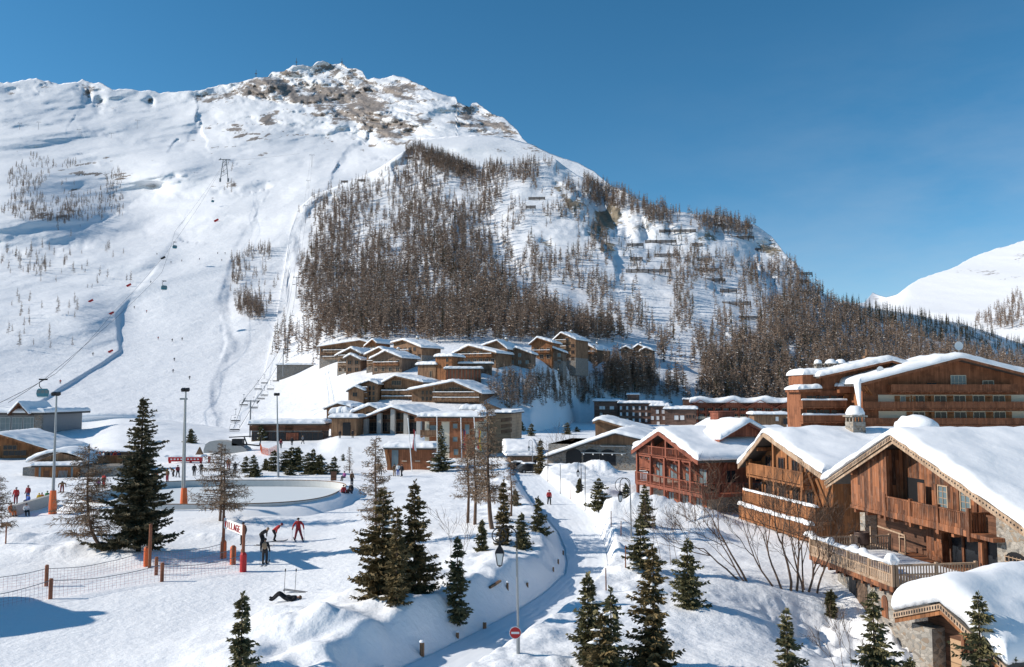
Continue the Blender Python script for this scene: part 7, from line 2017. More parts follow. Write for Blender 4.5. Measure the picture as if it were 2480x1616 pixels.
# lantern lamps with a ring in the bracket
def lantern(parent, c, s=1.0):
    b = MB()
    lo, hi = .13 * s, .24 * s
    z0, z1 = c.z - .38 * s, c.z + .12 * s
    for k in range(4):
        a0 = math.pi / 4 + k * math.pi / 2
        b.bar((c.x + lo * math.cos(a0), c.y + lo * math.sin(a0), z0), (c.x + hi * math.cos(a0), c.y + hi * math.sin(a0), z1), .035 * s)
    n = 4
    for zz, r0, zt, r1 in ((z1, hi * 1.15, z1 + .1 * s, hi * .9), (z1 + .1 * s, hi * .9, z1 + .3 * s, .06 * s), (z1 + .3 * s, .08 * s, z1 + .42 * s, .02 * s), (z0 - .08 * s, .03 * s, z0, lo * 1.1)):
        vs = [(c.x + r0 * math.cos(math.pi / 4 + k * math.pi / 2), c.y + r0 * math.sin(math.pi / 4 + k * math.pi / 2), zz) for k in range(4)] + [(c.x + r1 * math.cos(math.pi / 4 + k * math.pi / 2), c.y + r1 * math.sin(math.pi / 4 + k * math.pi / 2), zt) for k in range(4)]
        b.add(vs, [(k, (k + 1) % 4, 4 + (k + 1) % 4, 4 + k) for k in range(4)] + [(3, 2, 1, 0), (4, 5, 6, 7)])
    o = b.build('lantern', M['black'], parent)
    g = MB(); r0, r1 = lo * .93, hi * .93
    vs = [(c.x + r0 * math.cos(math.pi / 4 + k * math.pi / 2), c.y + r0 * math.sin(math.pi / 4 + k * math.pi / 2), z0 + .01) for k in range(4)] + [(c.x + r1 * math.cos(math.pi / 4 + k * math.pi / 2), c.y + r1 * math.sin(math.pi / 4 + k * math.pi / 2), z1 - .01) for k in range(4)]
    g.add(vs, [(k, (k + 1) % 4, 4 + (k + 1) % 4, 4 + k) for k in range(4)]); g.build('lantern_glass', M['curtain'], o)

def street_lamp(px, pb, py_top, px_l, py_l, label, ring_c=None, ring_r=0, sc_=1.0, mat='steel'):
    t, o = pole_thing('street_lamp', label, 'street lamp', px, pb, 'lantern street lamps')
    top = loc_of(o, px - (px - px_l) * .25, py_top); top.y = 0
    lp = loc_of(o, px_l, py_l); lp.y = 0
    b = MB(); b.tube([(0, 0, 0), (0, 0, .9), (0, 0, .91), (top.x * .3, 0, top.z * .82)], [.075, .075, .05, .042], 8); b.build('pole', M[mat], t)
    b = MB()
    pA = Vector((top.x * .3, 0, top.z * .82))
    rr = abs(pA.x - lp.x) / 2
    cx_ = (pA.x + lp.x) / 2; zc = max(pA.z, top.z - rr)
    pts = [pA] + [Vector((cx_ + rr * math.cos(a), 0, zc + rr * math.sin(a))) for a in np.linspace(0, math.pi, 12)]
    pts.append(Vector((lp.x, 0, lp.z + .5 * sc_)))
    b.tube(pts, .03, 6); 
    if ring_c:
        rc = loc_of(o, *ring_c); r_ = ring_r / F * o.y
        b.tube([(rc.x + r_ * math.cos(a), 0, rc.z + r_ * math.sin(a)) for a in np.linspace(0, 2 * math.pi, 22)], .026, 5)
        b.tube([(rc.x + .5 * r_ * math.cos(a), 0, rc.z - .45 * r_ + .5 * r_ * math.sin(a)) for a in np.linspace(0, 2 * math.pi, 16)], .018, 5)
    b.build('bracket', M['black'], t)
    lantern(t, lp, sc_)
    return t, o
ST, so_ = street_lamp(1255, 1582, 1277, 1210, 1346, 'nearest street lamp, its pole carrying the no-entry sign', (1209, 1297), 17, 1.0)
street_lamp(1529, 1303, 1158, 1502, 1203, 'street lamp with a big ring beside the slim spruce, below the red chalet', (1507, 1175), 17, .95)
street_lamp(1290, 1146, 1066, 1281, 1086, 'far street lamp at the head of the path, in front of the shops', None, 0, .9)
street_lamp(1408, 1196, 1120, 1400, 1146, 'short street lamp with a black lantern by the ploughed snow pile', None, 0, .9, 'black')
# no-entry sign on the nearest lamp
def no_entry():
    w = P(1248, 1533, so_.y - .12)
    t = thing('no_entry_sign', 'round red no-entry sign with a white bar on the nearest lamp pole', 'road sign', w)
    n = 28
    def disc(r_, y, y2): 
        b = MB(); vs = [(r_ * math.cos(2 * math.pi * k / n), y, r_ * math.sin(2 * math.pi * k / n)) for k in range(n)] + [(r_ * math.cos(2 * math.pi * k / n), y2, r_ * math.sin(2 * math.pi * k / n)) for k in range(n)]
        b.add(vs, [tuple(range(n)), tuple(range(2 * n - 1, n - 1, -1))] + [((k + 1) % n, k, n + k, n + (k + 1) % n) for k in range(n)]); return b
    disc(.25, 0, .02).build('sign_rim', M['white'], t); disc(.228, -.006, -.001).build('sign_face', M['red'], t)
    b = MB(); b.box(-.165, .165, -.012, -.007, -.042, .042); b.build('white_bar', M['white'], t)
no_entry()

def floodlight(px, pb, pxt, pyt, label, pad=True, second=False):
    t, o = pole_thing('floodlight', label, 'floodlight', px, pb, 'tall floodlight masts')
    top = loc_of(o, pxt, pyt); top.y = 0
    b = MB(); b.tube([(0, 0, 0), top * .5, top], [.17, .12, .08], 8)
    b.build('mast', M['steel'], t)
    if second:
        b = MB(); q = Vector((-.3, .2, top.z * .93)); b.tube([(-.3, .2, 0), q], [.1, .06], 6); b.box(q.x - .45, q.x + .2, .05, .4, q.z, q.z + .18); b.build('side_mast', M['steel'], t)
    for s in (-1, 1):
        b = MB(); c = top + Vector((s * .2, -.1, .15)); b.bar(c + Vector((0, -.18, -.06)), c + Vector((0, .15, .07)), .34, .3); b.bar(top, c, .08); b.build('lamp_head', M['black'], t)
    if pad:
        b = MB(); b.tube([(0, 0, .1), top * (.1 / 1) , top * .21], [.36, .35, .27], 10); b.build('padding', M['orange'], t)
floodlight(127, 1245, 137, 958, 'left floodlight mast with orange padding round its foot')
floodlight(445, 1240, 450, 948, 'floodlight mast with orange padding and a thinner twin mast, right of the tallest spruce', second=True)
floodlight(674, 1156, 671, 958, 'slim floodlight mast in a snow heap behind the rink', pad=False)

def pole(name, label, cat, pb, pt_, r, mat, group, Y=None):
    t, o = pole_thing(name, label, cat, pb[0], pb[1], group, Y)
    top = loc_of(o, *pt_); top.y = 0
    b = MB(); b.tube([(0, 0, 0), top], [r, r * .75], 8); b.build('pole', M[mat], t)
    return t, o, top
def flagpole(pb, pt_, label, cols=None):
    t, o, top = pole('flagpole', label, 'flagpole', pb, pt_, .075, 'white', 'white flagpoles by the kiosk')
    b = MB(); b.blob(top, .1, 8, 6, amp=0); b.build('finial', M['white'], t)
    if cols:
        n = 9; m = 5
        vs = []; fs = []; mi = []
        for j in range(m):
            for i in range(n):
                s = i / (n - 1); u = j / (m - 1)
                vs.append((.1 + .42 * u + .1 * math.sin(5 * s + 3 * u), .12 * math.sin(7 * u + 2 * s), top.z - 1.6 - 2.9 * s - .5 * u))
        b = MB()
        for j in range(m - 1):
            for i in range(n - 1): fs.append((j * n + i, j * n + i + 1, (j + 1) * n + i + 1, (j + 1) * n + i)); mi.append(min(len(cols) - 1, j * len(cols) // (m - 1)))
        b.add(vs, fs); b.m = mi; b.build('flag', [CL[c] for c in cols], t, smooth=True)
flagpole((998, 1142), (988, 1014), 'leaning flagpole with a red and white furled flag beside the kiosk', ('red', 'white'))
flagpole((1060, 1142), (1058, 1010), 'bare white flagpole just left of the snow-plastered spruce')
flagpole((1119, 1140), (1116, 1013), 'flagpole with a navy and red furled flag before the office', ('navy', 'red'))
flagpole((1156, 1142), (1148, 1012), 'rightmost flagpole with a red and yellow flag hanging low', ('red', 'yellow'))

for i, (pb, pt_, lab) in enumerate((((1357, 1198), (1357, 1125), 'plain grey lamp post right of the far path'), ((1417, 1238), (1417, 1128), 'tall thin grey post beside the cushioned spruce'), ((1327, 1168), (1327, 1092), 'dark post at the bend of the far path'),
                                  ((1480, 1276), (1480, 1238), 'brown snow stake on the snow wall below the cushioned spruce'), ((1515, 1377), (1515, 1321), 'brown snow stake beside the dense spruce at the path edge'), ((1468, 1430), (1467, 1376), 'brown snow stake nearest the camera on the right path edge'),
                                  ((1382, 1212), (1382, 1184), 'thin dark stake right of the path walker'), ((1504, 1298), (1504, 1262), 'dark stake in the broken bank left of the ring lamp'))):
    pole('snow_stake' if i > 2 else 'post', lab, 'stake' if i > 2 else 'post', pb, pt_, .06 if i < 3 else .04, 'steel' if i < 2 else ('bark' if i == 2 else 'postwood'), 'stakes and posts along the path')

# fence posts half buried in the bank
for i, (px, py, w, h, lab) in enumerate(((1022, 1556, .22, .6, 'widest buried fence post on the shaded bank'), (927, 1592, .2, .3, 'stub of a buried post at the bottom of the bank'), (1108, 1508, .16, .26, 'little post stub midway up the shaded bank'),
                                    (1174, 1478, .2, .42, 'buried fence post at the left end of the loose rail'), (1229, 1446, .14, .36, 'thin post stub above the loose rail'), (1277, 1419, .14, .24, 'post stub nearest the path bend'),
                                    (1340, 1380, .12, .3, 'lowest post stub where the bank turns'), (1352, 1362, .12, .34, 'middle post stub where the bank turns'), (1364, 1340, .12, .34, 'highest post stub where the bank turns'))):
    g = gpoint(px, py + 4)
    t = thing('fence_post', lab, 'fence post', (g.x, g.y, g.z - .25), .4 + i, 'posts buried in the path bank')
    b = MB(); b.tube([(0, 0, -.4), (0, 0, h + .2), (.01, 0, h + .25)], [w / 2, w / 2, w / 2.4], 7); b.build('stump', M['brownwood'], t)
    s = MB(); s.blob((0, 0, h + .24), (w * .6, w * .6, .1), 8, 5, zmin=0); s.build('snow_cap', M['roofsnow'], t, smooth=True)
gA = gpoint(1186, 1472); gB = gpoint(1212, 1456)
b = MB(); b.bar(gA + Vector((0, 0, .12)), gB + Vector((0, 0, .12)), .12); tag(b.build('loose_rail', M['brownwood']), 'loose wooden rail lying on the bank between two post stubs', 'rail')
gA = gpoint(1338, 1378); gB = gpoint(1362, 1344)

# ---- rope and net fences on the left
def net_fence(posts, label, h=1.25, tall=None):
    """posts: list of (px, pb, pt); the mesh hangs between"""
    g0 = gpoint(posts[0][0], posts[0][1])
    t = thing('net_fence', label, 'fence', g0)
    tops = []
    for px, pb, pt_ in posts:
        g = gpoint(px, pb); z = P(px, pt_, g.y).z
        tops.append((g, z))
        b = MB(); a = g - g0
        b.tube([(a.x, a.y, a.z - .3), (a.x, a.y, z - g0.z - .05), (a.x, a.y, z - g0.z)], [.115, .11, .08], 9); b.build('post', M['postwood'], t)
    net = MB(); rp = MB()
    for (g, z), (g2, z2) in zip(tops[:-1], tops[1:]):
        l = (g2 - g).length; n = max(6, int(l / .22))
        zt = min(1.05, z - g.z - .1); zt2 = min(1.05, z2 - g2.z - .1)
        top = []; low = []
        for i in range(n + 1):
            s = i / n; q = g.lerp(g2, s); zg = float(gz(q.x, q.y)); sag = .28 * 4 * s * (1 - s)
            top.append(Vector((q.x, q.y, zg + zt + (zt2 - zt) * s - sag)) - g0); low.append(Vector((q.x, q.y, zg + .03)) - g0)
        rp.tube(top, .02, 4)
        for i in range(n + 1): net.bar(top[i], low[i], .009)
        m = 5
        for k in range(1, m): net.tube([a.lerp(c, k / m) for a, c in zip(top, low)], .006, 3)
    rp.build('rope', M['rope'], t); net.build('netting', M['net'], t)
net_fence([(-140, 1500, 1440), (122, 1451, 1401), (392, 1409, 1363), (586, 1384, 1330)], 'nearer red net fence with wooden posts running to the banner')
net_fence([(-160, 1452, 1395), (112, 1420, 1368), (354, 1372, 1323), (539, 1353, 1300)], 'farther red net fence running from the left edge to the left banner post')
net_fence([(378, 1393, 1349), (564, 1368, 1321)], 'short rope fence between the two net fences')

def padded_post(px, pb, pt_, pads, label, name='tall_post'):
    g = gpoint(px, pb); t = thing(name, label, 'post', g)
    z = P(px, pt_, g.y).z - g.z
    b = MB(); b.tube([(0, 0, -.3), (0, 0, z - .05), (0, 0, z)], [.11, .1, .06], 9); b.build('post', M['postwood'], t)
    return t, g
t, g = padded_post(362, 1376, 1269, 0, 'tall wooden post standing alone left of the banner')
g2 = gpoint(353, 1372); t2 = thing('crash_pad', 'red crash pad tied to the tall wooden post', 'crash pad', g2)
b = MB(); b.tube([(0, 0, -.1), (0, 0, 1.2), (0, 0, 1.28)], [.15, .15, .09], 10); b.build('pad', M['orange'], t2)
g2 = gpoint(564, 1367); t2 = thing('crash_pad', 'orange crash pad on the short post between the banner posts', 'crash pad', g2)
b = MB(); b.tube([(0, 0, -.1), (0, 0, 1.15), (0, 0, 1.25)], [.2, .2, .12], 10); b.build('pad', M['orange'], t2)

def village_sign():
    ga = gpoint(540, 1352); gb = gpoint(588, 1385)
    t = thing('banner_sign', 'white VILLAGE banner with red letters strung between two padded wooden posts', 'sign', ga)
    za = P(540, 1250, ga.y).z; zb = P(588, 1271, gb.y).z
    a = Vector((0, 0, 0)); c = gb - ga
    for p, z, m in ((a, za - ga.z, 'orange'), (c, zb - ga.z, 'red')):
        b = MB(); b.tube([p + Vector((0, 0, -.3)), Vector((p.x, p.y, z))], [.115, .1], 9); b.build('post', M['postwood'], t)
        b = MB(); b.tube([p + Vector((.02, 0, 0)), p + Vector((.02, 0, 1.1)), p + Vector((.02, 0, 1.25))], [.22, .21, .13], 10); b.build('pad', M[m], t)
    zt0, zb0 = P(540, 1254, ga.y).z - ga.z, P(540, 1278, ga.y).z - ga.z
    zt1, zb1 = P(585, 1273, gb.y).z - ga.z, P(585, 1298, gb.y).z - ga.z
    d = Vector((c.x, c.y, 0)); l = d.length; d.normalize(); nrm = Vector((d.y, -d.x, 0))
    if nrm.y > 0: nrm = -nrm
    bd = link('board', None, t)
    def q(u, v): return d * (.12 + u * (l - .24)) + Vector((0, 0, (zb0 + (zb1 - zb0) * u) * (1 - v) + (zt0 + (zt1 - zt0) * u) * v))
    bpy.data.objects.remove(bd)
    b = MB(); th = nrm * .03
    vs = [q(0, 0) + th, q(1, 0) + th, q(1, 1) + th, q(0, 1) + th, q(0, 0) - th, q(1, 0) - th, q(1, 1) - th, q(0, 1) - th]
    b.add(vs, [(0, 1, 2, 3), (5, 4, 7, 6), (3, 2, 6, 7), (1, 0, 4, 5), (0, 3, 7, 4), (2, 1, 5, 6)]); bd = b.build('board', M['white'], t)
    S = {'V': [((0, 1), (.5, 0)), ((.5, 0), (1, 1))], 'I': [((.5, 0), (.5, 1))], 'L': [((0, 1), (0, 0)), ((0, 0), (1, 0))], 'A': [((0, 0), (.5, 1)), ((.5, 1), (1, 0)), ((.25, .4), (.75, .4))],
         'G': [((1, .85), (.75, 1)), ((.75, 1), (.25, 1)), ((.25, 1), (0, .8)), ((0, .8), (0, .2)), ((0, .2), (.25, 0)), ((.25, 0), (1, 0)), ((1, 0), (1, .5)), ((1, .5), (.6, .5))], 'E': [((0, 0), (0, 1)), ((0, 1), (1, 1)), ((0, .5), (.8, .5)), ((0, 0), (1, 0))]}
    tx = MB(); word = 'VILLAGE'; cw = .84 / len(word)
    for i, ch in enumerate(word):
        u0 = .08 + i * cw
        for (x0, y0), (x1, y1) in S[ch]:
            tx.bar(q(u0 + x0 * cw * .66, .2 + .6 * y0) + nrm * .045, q(u0 + x1 * cw * .66, .2 + .6 * y1) + nrm * .045, .085, .02)
    tx.build('lettering', M['red'], bd)
village_sign()
def small_sign():
    g = gpoint(14, 1311); t = thing('trail_sign', 'small brown board on a thin post at the left edge', 'sign', g)
    z0 = P(14, 1275, g.y).z - g.z; z1 = P(14, 1267, g.y).z - g.z
    b = MB(); b.tube([(0, 0, -.2), (0, 0, z1 + .06)], .05, 6); b.build('post', M['postwood'], t)
    b = MB(); b.box(-.36, .36, -.09, -.05, z0, z1); b.build('board', M['brownwood'], t)
small_sign()

# ---- skating rink
def rink():
    X0, X1, Ya, Yb = -44.5, -19.0, 80.5, 103.0
    cx_, cy_ = (X0 + X1) / 2, (Ya + Yb) / 2
    t = thing('ice_rink', 'oval skating rink with white boards in the middle of the snow field', 'ice rink', (cx_, cy_, .1))
    def outline(off, n=96):
        hx, hy = (X1 - X0) / 2 + off, (Yb - Ya) / 2 + off; pw = 3.2
        return [(hx * math.copysign(abs(math.cos(a)) ** (2 / pw), math.cos(a)), hy * math.copysign(abs(math.sin(a)) ** (2 / pw), math.sin(a))) for a in np.linspace(0, 2 * math.pi, n + 1)[:-1]]
    b = MB(); o = outline(-.05); b.add([(x, y, .16) for x, y in o] , [tuple(range(len(o)))]); b.build('ice', M['ice'], t)
    b = MB(); oi = outline(0); oo = outline(.14); n = len(oi); h = .9
    vs = [(x, y, -.6) for x, y in oi] + [(x, y, h) for x, y in oi] + [(x, y, h) for x, y in oo] + [(x, y, -.6) for x, y in oo]
    fs = []
    for k in range(n):
        j = (k + 1) % n
        fs += [(j, k, n + k, n + j), (n + j, n + k, 2 * n + k, 2 * n + j), (2 * n + j, 2 * n + k, 3 * n + k, 3 * n + j)]
    b.add(vs, fs); b.build('boards', M['rinkboard'], t)
    b = MB(); orr = outline(.07); b.tube([(x, y, h + .03) for x, y in orr + orr[:1]], .055, 6, cap=False); b.build('handrail', M['brownwood'], t)
    # snow cleared off the ice lies banked against the outside of the boards
    b = MB(); o1 = outline(.16); o2 = outline(1.2); o3 = outline(2.6)
    vs = []
    for k in range(n):
        w_ = .6 + .45 * float(vnoise(k * .21, 3.3, 4))
        vs += [(o1[k][0], o1[k][1], w_), (o2[k][0], o2[k][1], w_ * .62), (o3[k][0], o3[k][1], -.4)]
    fs = []
    for k in range(n):
        j = (k + 1) % n
        for r_ in range(2): fs.append((k * 3 + r_, k * 3 + r_ + 1, j * 3 + r_ + 1, j * 3 + r_))
    b.add(vs, fs); b.build('banked_snow', M['roofsnow'], t, smooth=True)
    g = gpoint(808, 1164); w = thing('litter_bin', 'small dark box on the snow at the corner of the rink', 'bin', (g.x, g.y, g.z)); q = MB(); q.box(-.35, .35, -.25, .25, 0, 1.1); q.box(-.4, .4, -.3, .3, 1.1, 1.16); q.build('box', M['darkwood'], w)
rink()
# low snowy wall left of the left floodlight
def low_wall():
    a = gpoint(30, 1252); c = gpoint(128, 1222)
    t = thing('retaining_wall', 'low grey wall beside the left floodlight, with people sitting along it', 'wall', a)
    d = c - a
    b = MB(); b.bar((0, 0, .3), (d.x, d.y, d.z + .35), .5, 1.5); b.build('wall', M['concrete'], t)
    e = gpoint(440, 1150)
low_wall()

# ---- lifts
def cable(pts, label, r=.035):
    b = MB(); P3 = []
    for (p, q) in zip(pts[:-1], pts[1:]):
        p, q = P(*p), P(*q); l = (q - p).length
        for i in range(12):
            s = i / 12; P3.append(p.lerp(q, s) - Vector((0, 0, .012 * l * 4 * s * (1 - s) * .5)))
    P3.append(P(*pts[-1]))
    b.tube(P3, r, 4); tag(b.build('lift_cable', M['black']), label, 'cable', 'ropes of the cabin lift')
cable([(20, 975, 205), (108, 918, 226), (392, 660, 480), (424, 560, 660), (545, 390, 1120), (725, 372, 1250)], 'right-hand rope of the cabin lift, carrying the blue cabins', .07)
cable([(-20, 985, 205), (135, 905, 240), (273, 758, 395), (405, 610, 560), (545, 392, 1118)], 'left-hand rope of the cabin lift, without cabins', .07)
def cabin(px, py, Y, w, label):
    c = P(px, py, Y)
    t = thing('lift_cabin', label, 'cable car', c, .5, 'blue cabins of the lift')
    b = MB(); l, d, h = w, w * .7, w * .72
    prof = [(-l * .42, 0), (l * .42, 0), (l * .5, h * .35), (l * .46, h * .8), (l * .36, h), (-l * .36, h), (-l * .46, h * .8), (-l * .5, h * .35)]
    b.prism(prof, -d / 2, d / 2); body = b.build('body', M['teal'], t)
    for i in range(3):
        x = -l * .3 + l * .3 * i
        q = MB(); q.box(x - l * .12, x + l * .12, -d / 2 - .03, -d / 2 - .005, h * .42, h * .82); q.build('window', M['glassblue'], t)
    q = MB(); q.box(l * .475, l * .505, -d * .35, d * .35, h * .42, h * .78); q.build('side_window', M['glassblue'], t)
    q = MB(); q.box(-l * .38, l * .38, -d * .4, d * .4, -.12 * h, -.005); q.build('floor', M['white'], t)
    q = MB(); q.tube([(-l * .1, 0, h), (-l * .28, 0, h * 1.3), (-l * .3, 0, h * 1.8), (l * .02, 0, h * 2.15)], .12 * w / 3, 6); q.bar((-l * .35, 0, h * 2.15), (l * .35, 0, h * 2.15), .4 * w / 3); q.build('hanger', M['black'], t)
cabin(103, 961, 231, 3.1, 'nearest blue lift cabin, low over the slope at the left')
cabin(397, 702, 490, 3.4, 'second blue lift cabin, over the middle of the groomed run')
cabin(423, 602, 660, 3.4, 'third blue lift cabin, at the top of the groomed run')
cabin(515, 490, 950, 3.2, 'small far cabin near the upper cliffs')
def pylon(name, label, px, pb, pt_, Y, w, kind='T', mat='greypaint', group='lift pylons on the mountain'):
    g = P(px, pb, Y); t = thing(name, label, 'pylon', (g.x, g.y, g.z - 1), 0, group)
    h = P(px, pt_, Y).z - g.z + 1
    r = max(.22, w / F * Y * .045)
    W_ = w / F * Y / 2
    b = MB()
    if kind == 'A':
        for s in (-1, 1):
            b.bar((s * W_ * .75, 0, 0), (s * W_ * .28, 0, h * .97), r * 1.2); b.box(s * W_ * .75 - r * 1.6, s * W_ * .75 + r * 1.6, -r, r, -1, h * .12)
        for i in range(4): z = h * (.2 + .2 * i); b.bar((-W_ * (.7 - .47 * z / h), 0, z), (W_ * (.7 - .47 * (z + .15 * h) / h), 0, z + .15 * h), r * .6)
    else: b.tube([(0, 0, 0), (0, 0, h * .97)], [r, r * .7], 8)
    b.build('mast', M[mat], t)
    b = MB(); b.bar((-W_, 0, h * .95), (W_, 0, h * .95), r * 1.2); b.bar((-W_, 0, h * .95), (-W_ * .7, 0, h * 1.02), r); b.build('crossarm', M[mat], t)
    for s in (-1, 1):
        b = MB(); b.bar((s * W_, -W_ * .5, h * .90), (s * W_, W_ * .5, h * .96), r * 1.1, r * .8); b.build('sheave', M['black'], t)
    return t
pylon('lift_pylon', 'nearest chairlift pylon with a wide crossarm above the shuttered building', 605, 1066, 966, 206, 36)
pylon('lift_pylon', 'chairlift pylon standing by the flat roofed platform on the slope', 685, 906, 842, 330, 20)
pylon('lift_pylon', 'chairlift pylon just above the slope platform', 697, 858, 822, 400, 14)
pylon('lift_pylon', 'chairlift pylon in the gully at the left edge of the forest', 717, 720, 669, 540, 14)
pylon('lift_pylon', 'chairlift pylon beside the top left corner of the forest', 740, 538, 496, 760, 10)
pylon('lift_pylon', 'far chairlift pylon below the snow shoulder', 746, 456, 436, 970, 10)
pylon('lift_pylon', 'far chairlift pylon on the skyline of the sunlit ridge', 755, 403, 374, 1150, 12)
pylon('lift_pylon', 'big twin-legged lift tower on the knoll above the cliffs', 543, 437, 384, 1085, 26, 'A')
for px, pb, pt_, lab in ((47, 322, 297, 'leftmost drag lift mast under the rocky ridge'), (93, 313, 295, 'second drag lift mast from the left under the ridge'), (191, 328, 313, 'third drag lift mast from the left under the ridge'), (269, 344, 322, 'twin-armed drag lift mast near the mogul field'), (332, 312, 290, 'slim mast above the mogul field')):
    pylon('lift_mast', lab, px, pb, pt_, 1560, 9, group='masts of the upper drag lift')
for px, py, lab in ((718, 152, 'aerial on the left summit block'), (828, 152, 'pole on the highest summit'), (620, 180, 'mast on the shoulder left of the summit')):
    c = P(px, py, 2080); t = thing('summit_mast', lab, 'mast', (c.x, c.y, c.z - 8)); b = MB(); b.tube([(0, 0, 0), (0, 0, 20)], [1.0, .5], 5); b.box(-3.0, 3.0, -1, 1, 9, 10.2); b.build('mast', M['greypaint'], t)
# chairs of the chairlift
CH = [(570, 1023, 190, 'nearest'), (614, 990, 215, ''), (590, 984, 215, ''), (632, 968, 240, ''), (655, 945, 262, ''), (640, 930, 270, ''), (668, 925, 280, ''), (640, 960, 245, ''), (625, 945, 250, ''), (708, 765, 500, ''), (702, 790, 470, ''), (712, 690, 560, ''), (568, 1045, 180, '')]
CHL = ['nearest empty chair, low left of the near pylon', 'chair hanging just right of the near pylon crossarm', 'chair hanging left of the near pylon crossarm', 'chair above the shuttered building roof', 'chair beside the snow ramp edge', 'chair halfway to the slope platform, left rope', 'chair below the slope platform, right rope', 'chair left of the snow ramp', 'chair over the slope left of the snow ramp', 'upper chair beside the forest edge', 'chair below the upper forest-edge one', 'highest visible chair in the gully', 'chair entering the lower lift station']
for (px, py, Y, _), lab in zip(CH, CHL):
    c = P(px, py, Y); t = thing('lift_chair', lab, 'lift chair', c, .2, 'chairs of the chairlift')
    b = MB(); b.box(-1.0, 1.0, -.25, .25, 0, .1); b.box(-1.0, 1.0, .25, .3, .25, .5); b.build('seat', M['black'], t)
    b = MB()
    for s in (-1, 1): b.tube([(s * 1.1, -.3, .1), (s * 1.1, .1, .6), (s * .9, .15, 1.5), (0, .1, 1.7)], .035, 5)
    b.tube([(0, .1, 1.7), (0, .1, 3.0)], .04, 5); b.bar((-.25, .1, 3.0), (.25, .1, 3.0), .12); b.build('hanger', M['greypaint'], t)
cable([(566, 1036, 180), (590, 968, 206), (678, 846, 330), (711, 671, 540), (736, 498, 760), (752, 378, 1150)], 'left haul rope of the chairlift', .05)
cable([(580, 1036, 180), (620, 968, 206), (692, 846, 330), (722, 671, 540), (744, 498, 760), (758, 378, 1150)], 'right haul rope of the chairlift', .05)

def chair_station():
    g = P(545, 1118, 160); t = thing('chairlift_station', 'grey rounded chairlift station with a black steel frame over the loading area', 'lift station', (g.x, g.y, g.z))
    b = MB(); L_, h = 4.2, 3.0
    n = 10
    prof = [(-L_, 1.6)] + [(-L_ + 2 * L_ * (.5 - .5 * math.cos(a)), 1.6 + h * math.sin(a) ** .6 * (.75 + .25 * math.cos(a))) for a in np.linspace(.08, math.pi - .08, n)] + [(L_, 1.6)]
    b.prism(prof[::-1], 0, 3.2); b.build('cover', M['concrete'], t)
    b = MB()
    for x in (-2.4, 2.2): b.box(x - .35, x + .35, 1.2, 2.0, -1, 1.7)
    b.build_each('column', M['concrete'], t)
    b = MB(); b.bar((.5, .5, 4.6), (6.8, .5, 4.9), .2); b.bar((2, .5, 3.4), (6.4, .5, 3.0), .25); b.bar((6.4, .5, 3.0), (6.8, .5, 4.9), .2); b.bar((4, .5, 3.2), (3.4, .5, 4.7), .2); b.box(1.2, 3.2, 0, 1.4, 3.0, 4.3); b.build('frame', M['black'], t)
    b = MB(); b.box(-L_ - 1.5, L_ + 2.5, -2, 3, -.4, .5); b.build('platform', M['concrete'], t)
chair_station()
def entrance():
    g = P(448, 1152, 140); t = thing('lift_entrance', 'red lift entrance bar over ticket gates, left of the chairlift station', 'gate', (g.x, g.y, g.z))
    b = MB(); b.box(-2.8, 2.8, -.3, .3, 2.35, 3.1); b.build('header', M['red'], t)
    b = MB(); 
    for i in range(9): b.box(-2.4 + i * .56, -2.1 + i * .56, -.325, -.305, 2.62, 2.85)
    b.build('lettering', M['white'], t)
    b = MB()
    for x in (-2.6, 0.9, 2.6, 4.0): b.box(x - .14, x + .14, -.2, .2, -.3, 2.346 if x < 3 else 3.2)
    b.build_each('post', M['red'], t)
    b = MB(); b.box(-2.5, .8, .6, 1.0, -.3, 1.4); b.build('ticket_gate', M['redwood'], t)
    b = MB(); b.add([(1.2, 1.0, 3.3), (2.6, 1.0, 3.3), (1.9, 1.0, 4.7), (1.2, 1.4, 3.3), (2.6, 1.4, 3.3), (1.9, 1.4, 4.7)], [(0, 1, 2), (4, 3, 5), (0, 2, 5, 3), (2, 1, 4, 5), (1, 0, 3, 4)]); b.build('warning_triangle', M['brownwood'], t)
    s = snow_slab(t, [(-3.2, 3.104), (3.0, 3.104)], -.6, 2.0, .35, seed=3)
entrance()
# hut beside the upper pylon
r_, f_, g_ = flat_block('slope_platform', 'long flat roofed platform hut on the slope by the chairlift', 'hut', 668, 762, 884, 905, on_hill(715, 905) - 2, 2, 8, 'greystone', snow=.9, over=.4, seed=97)

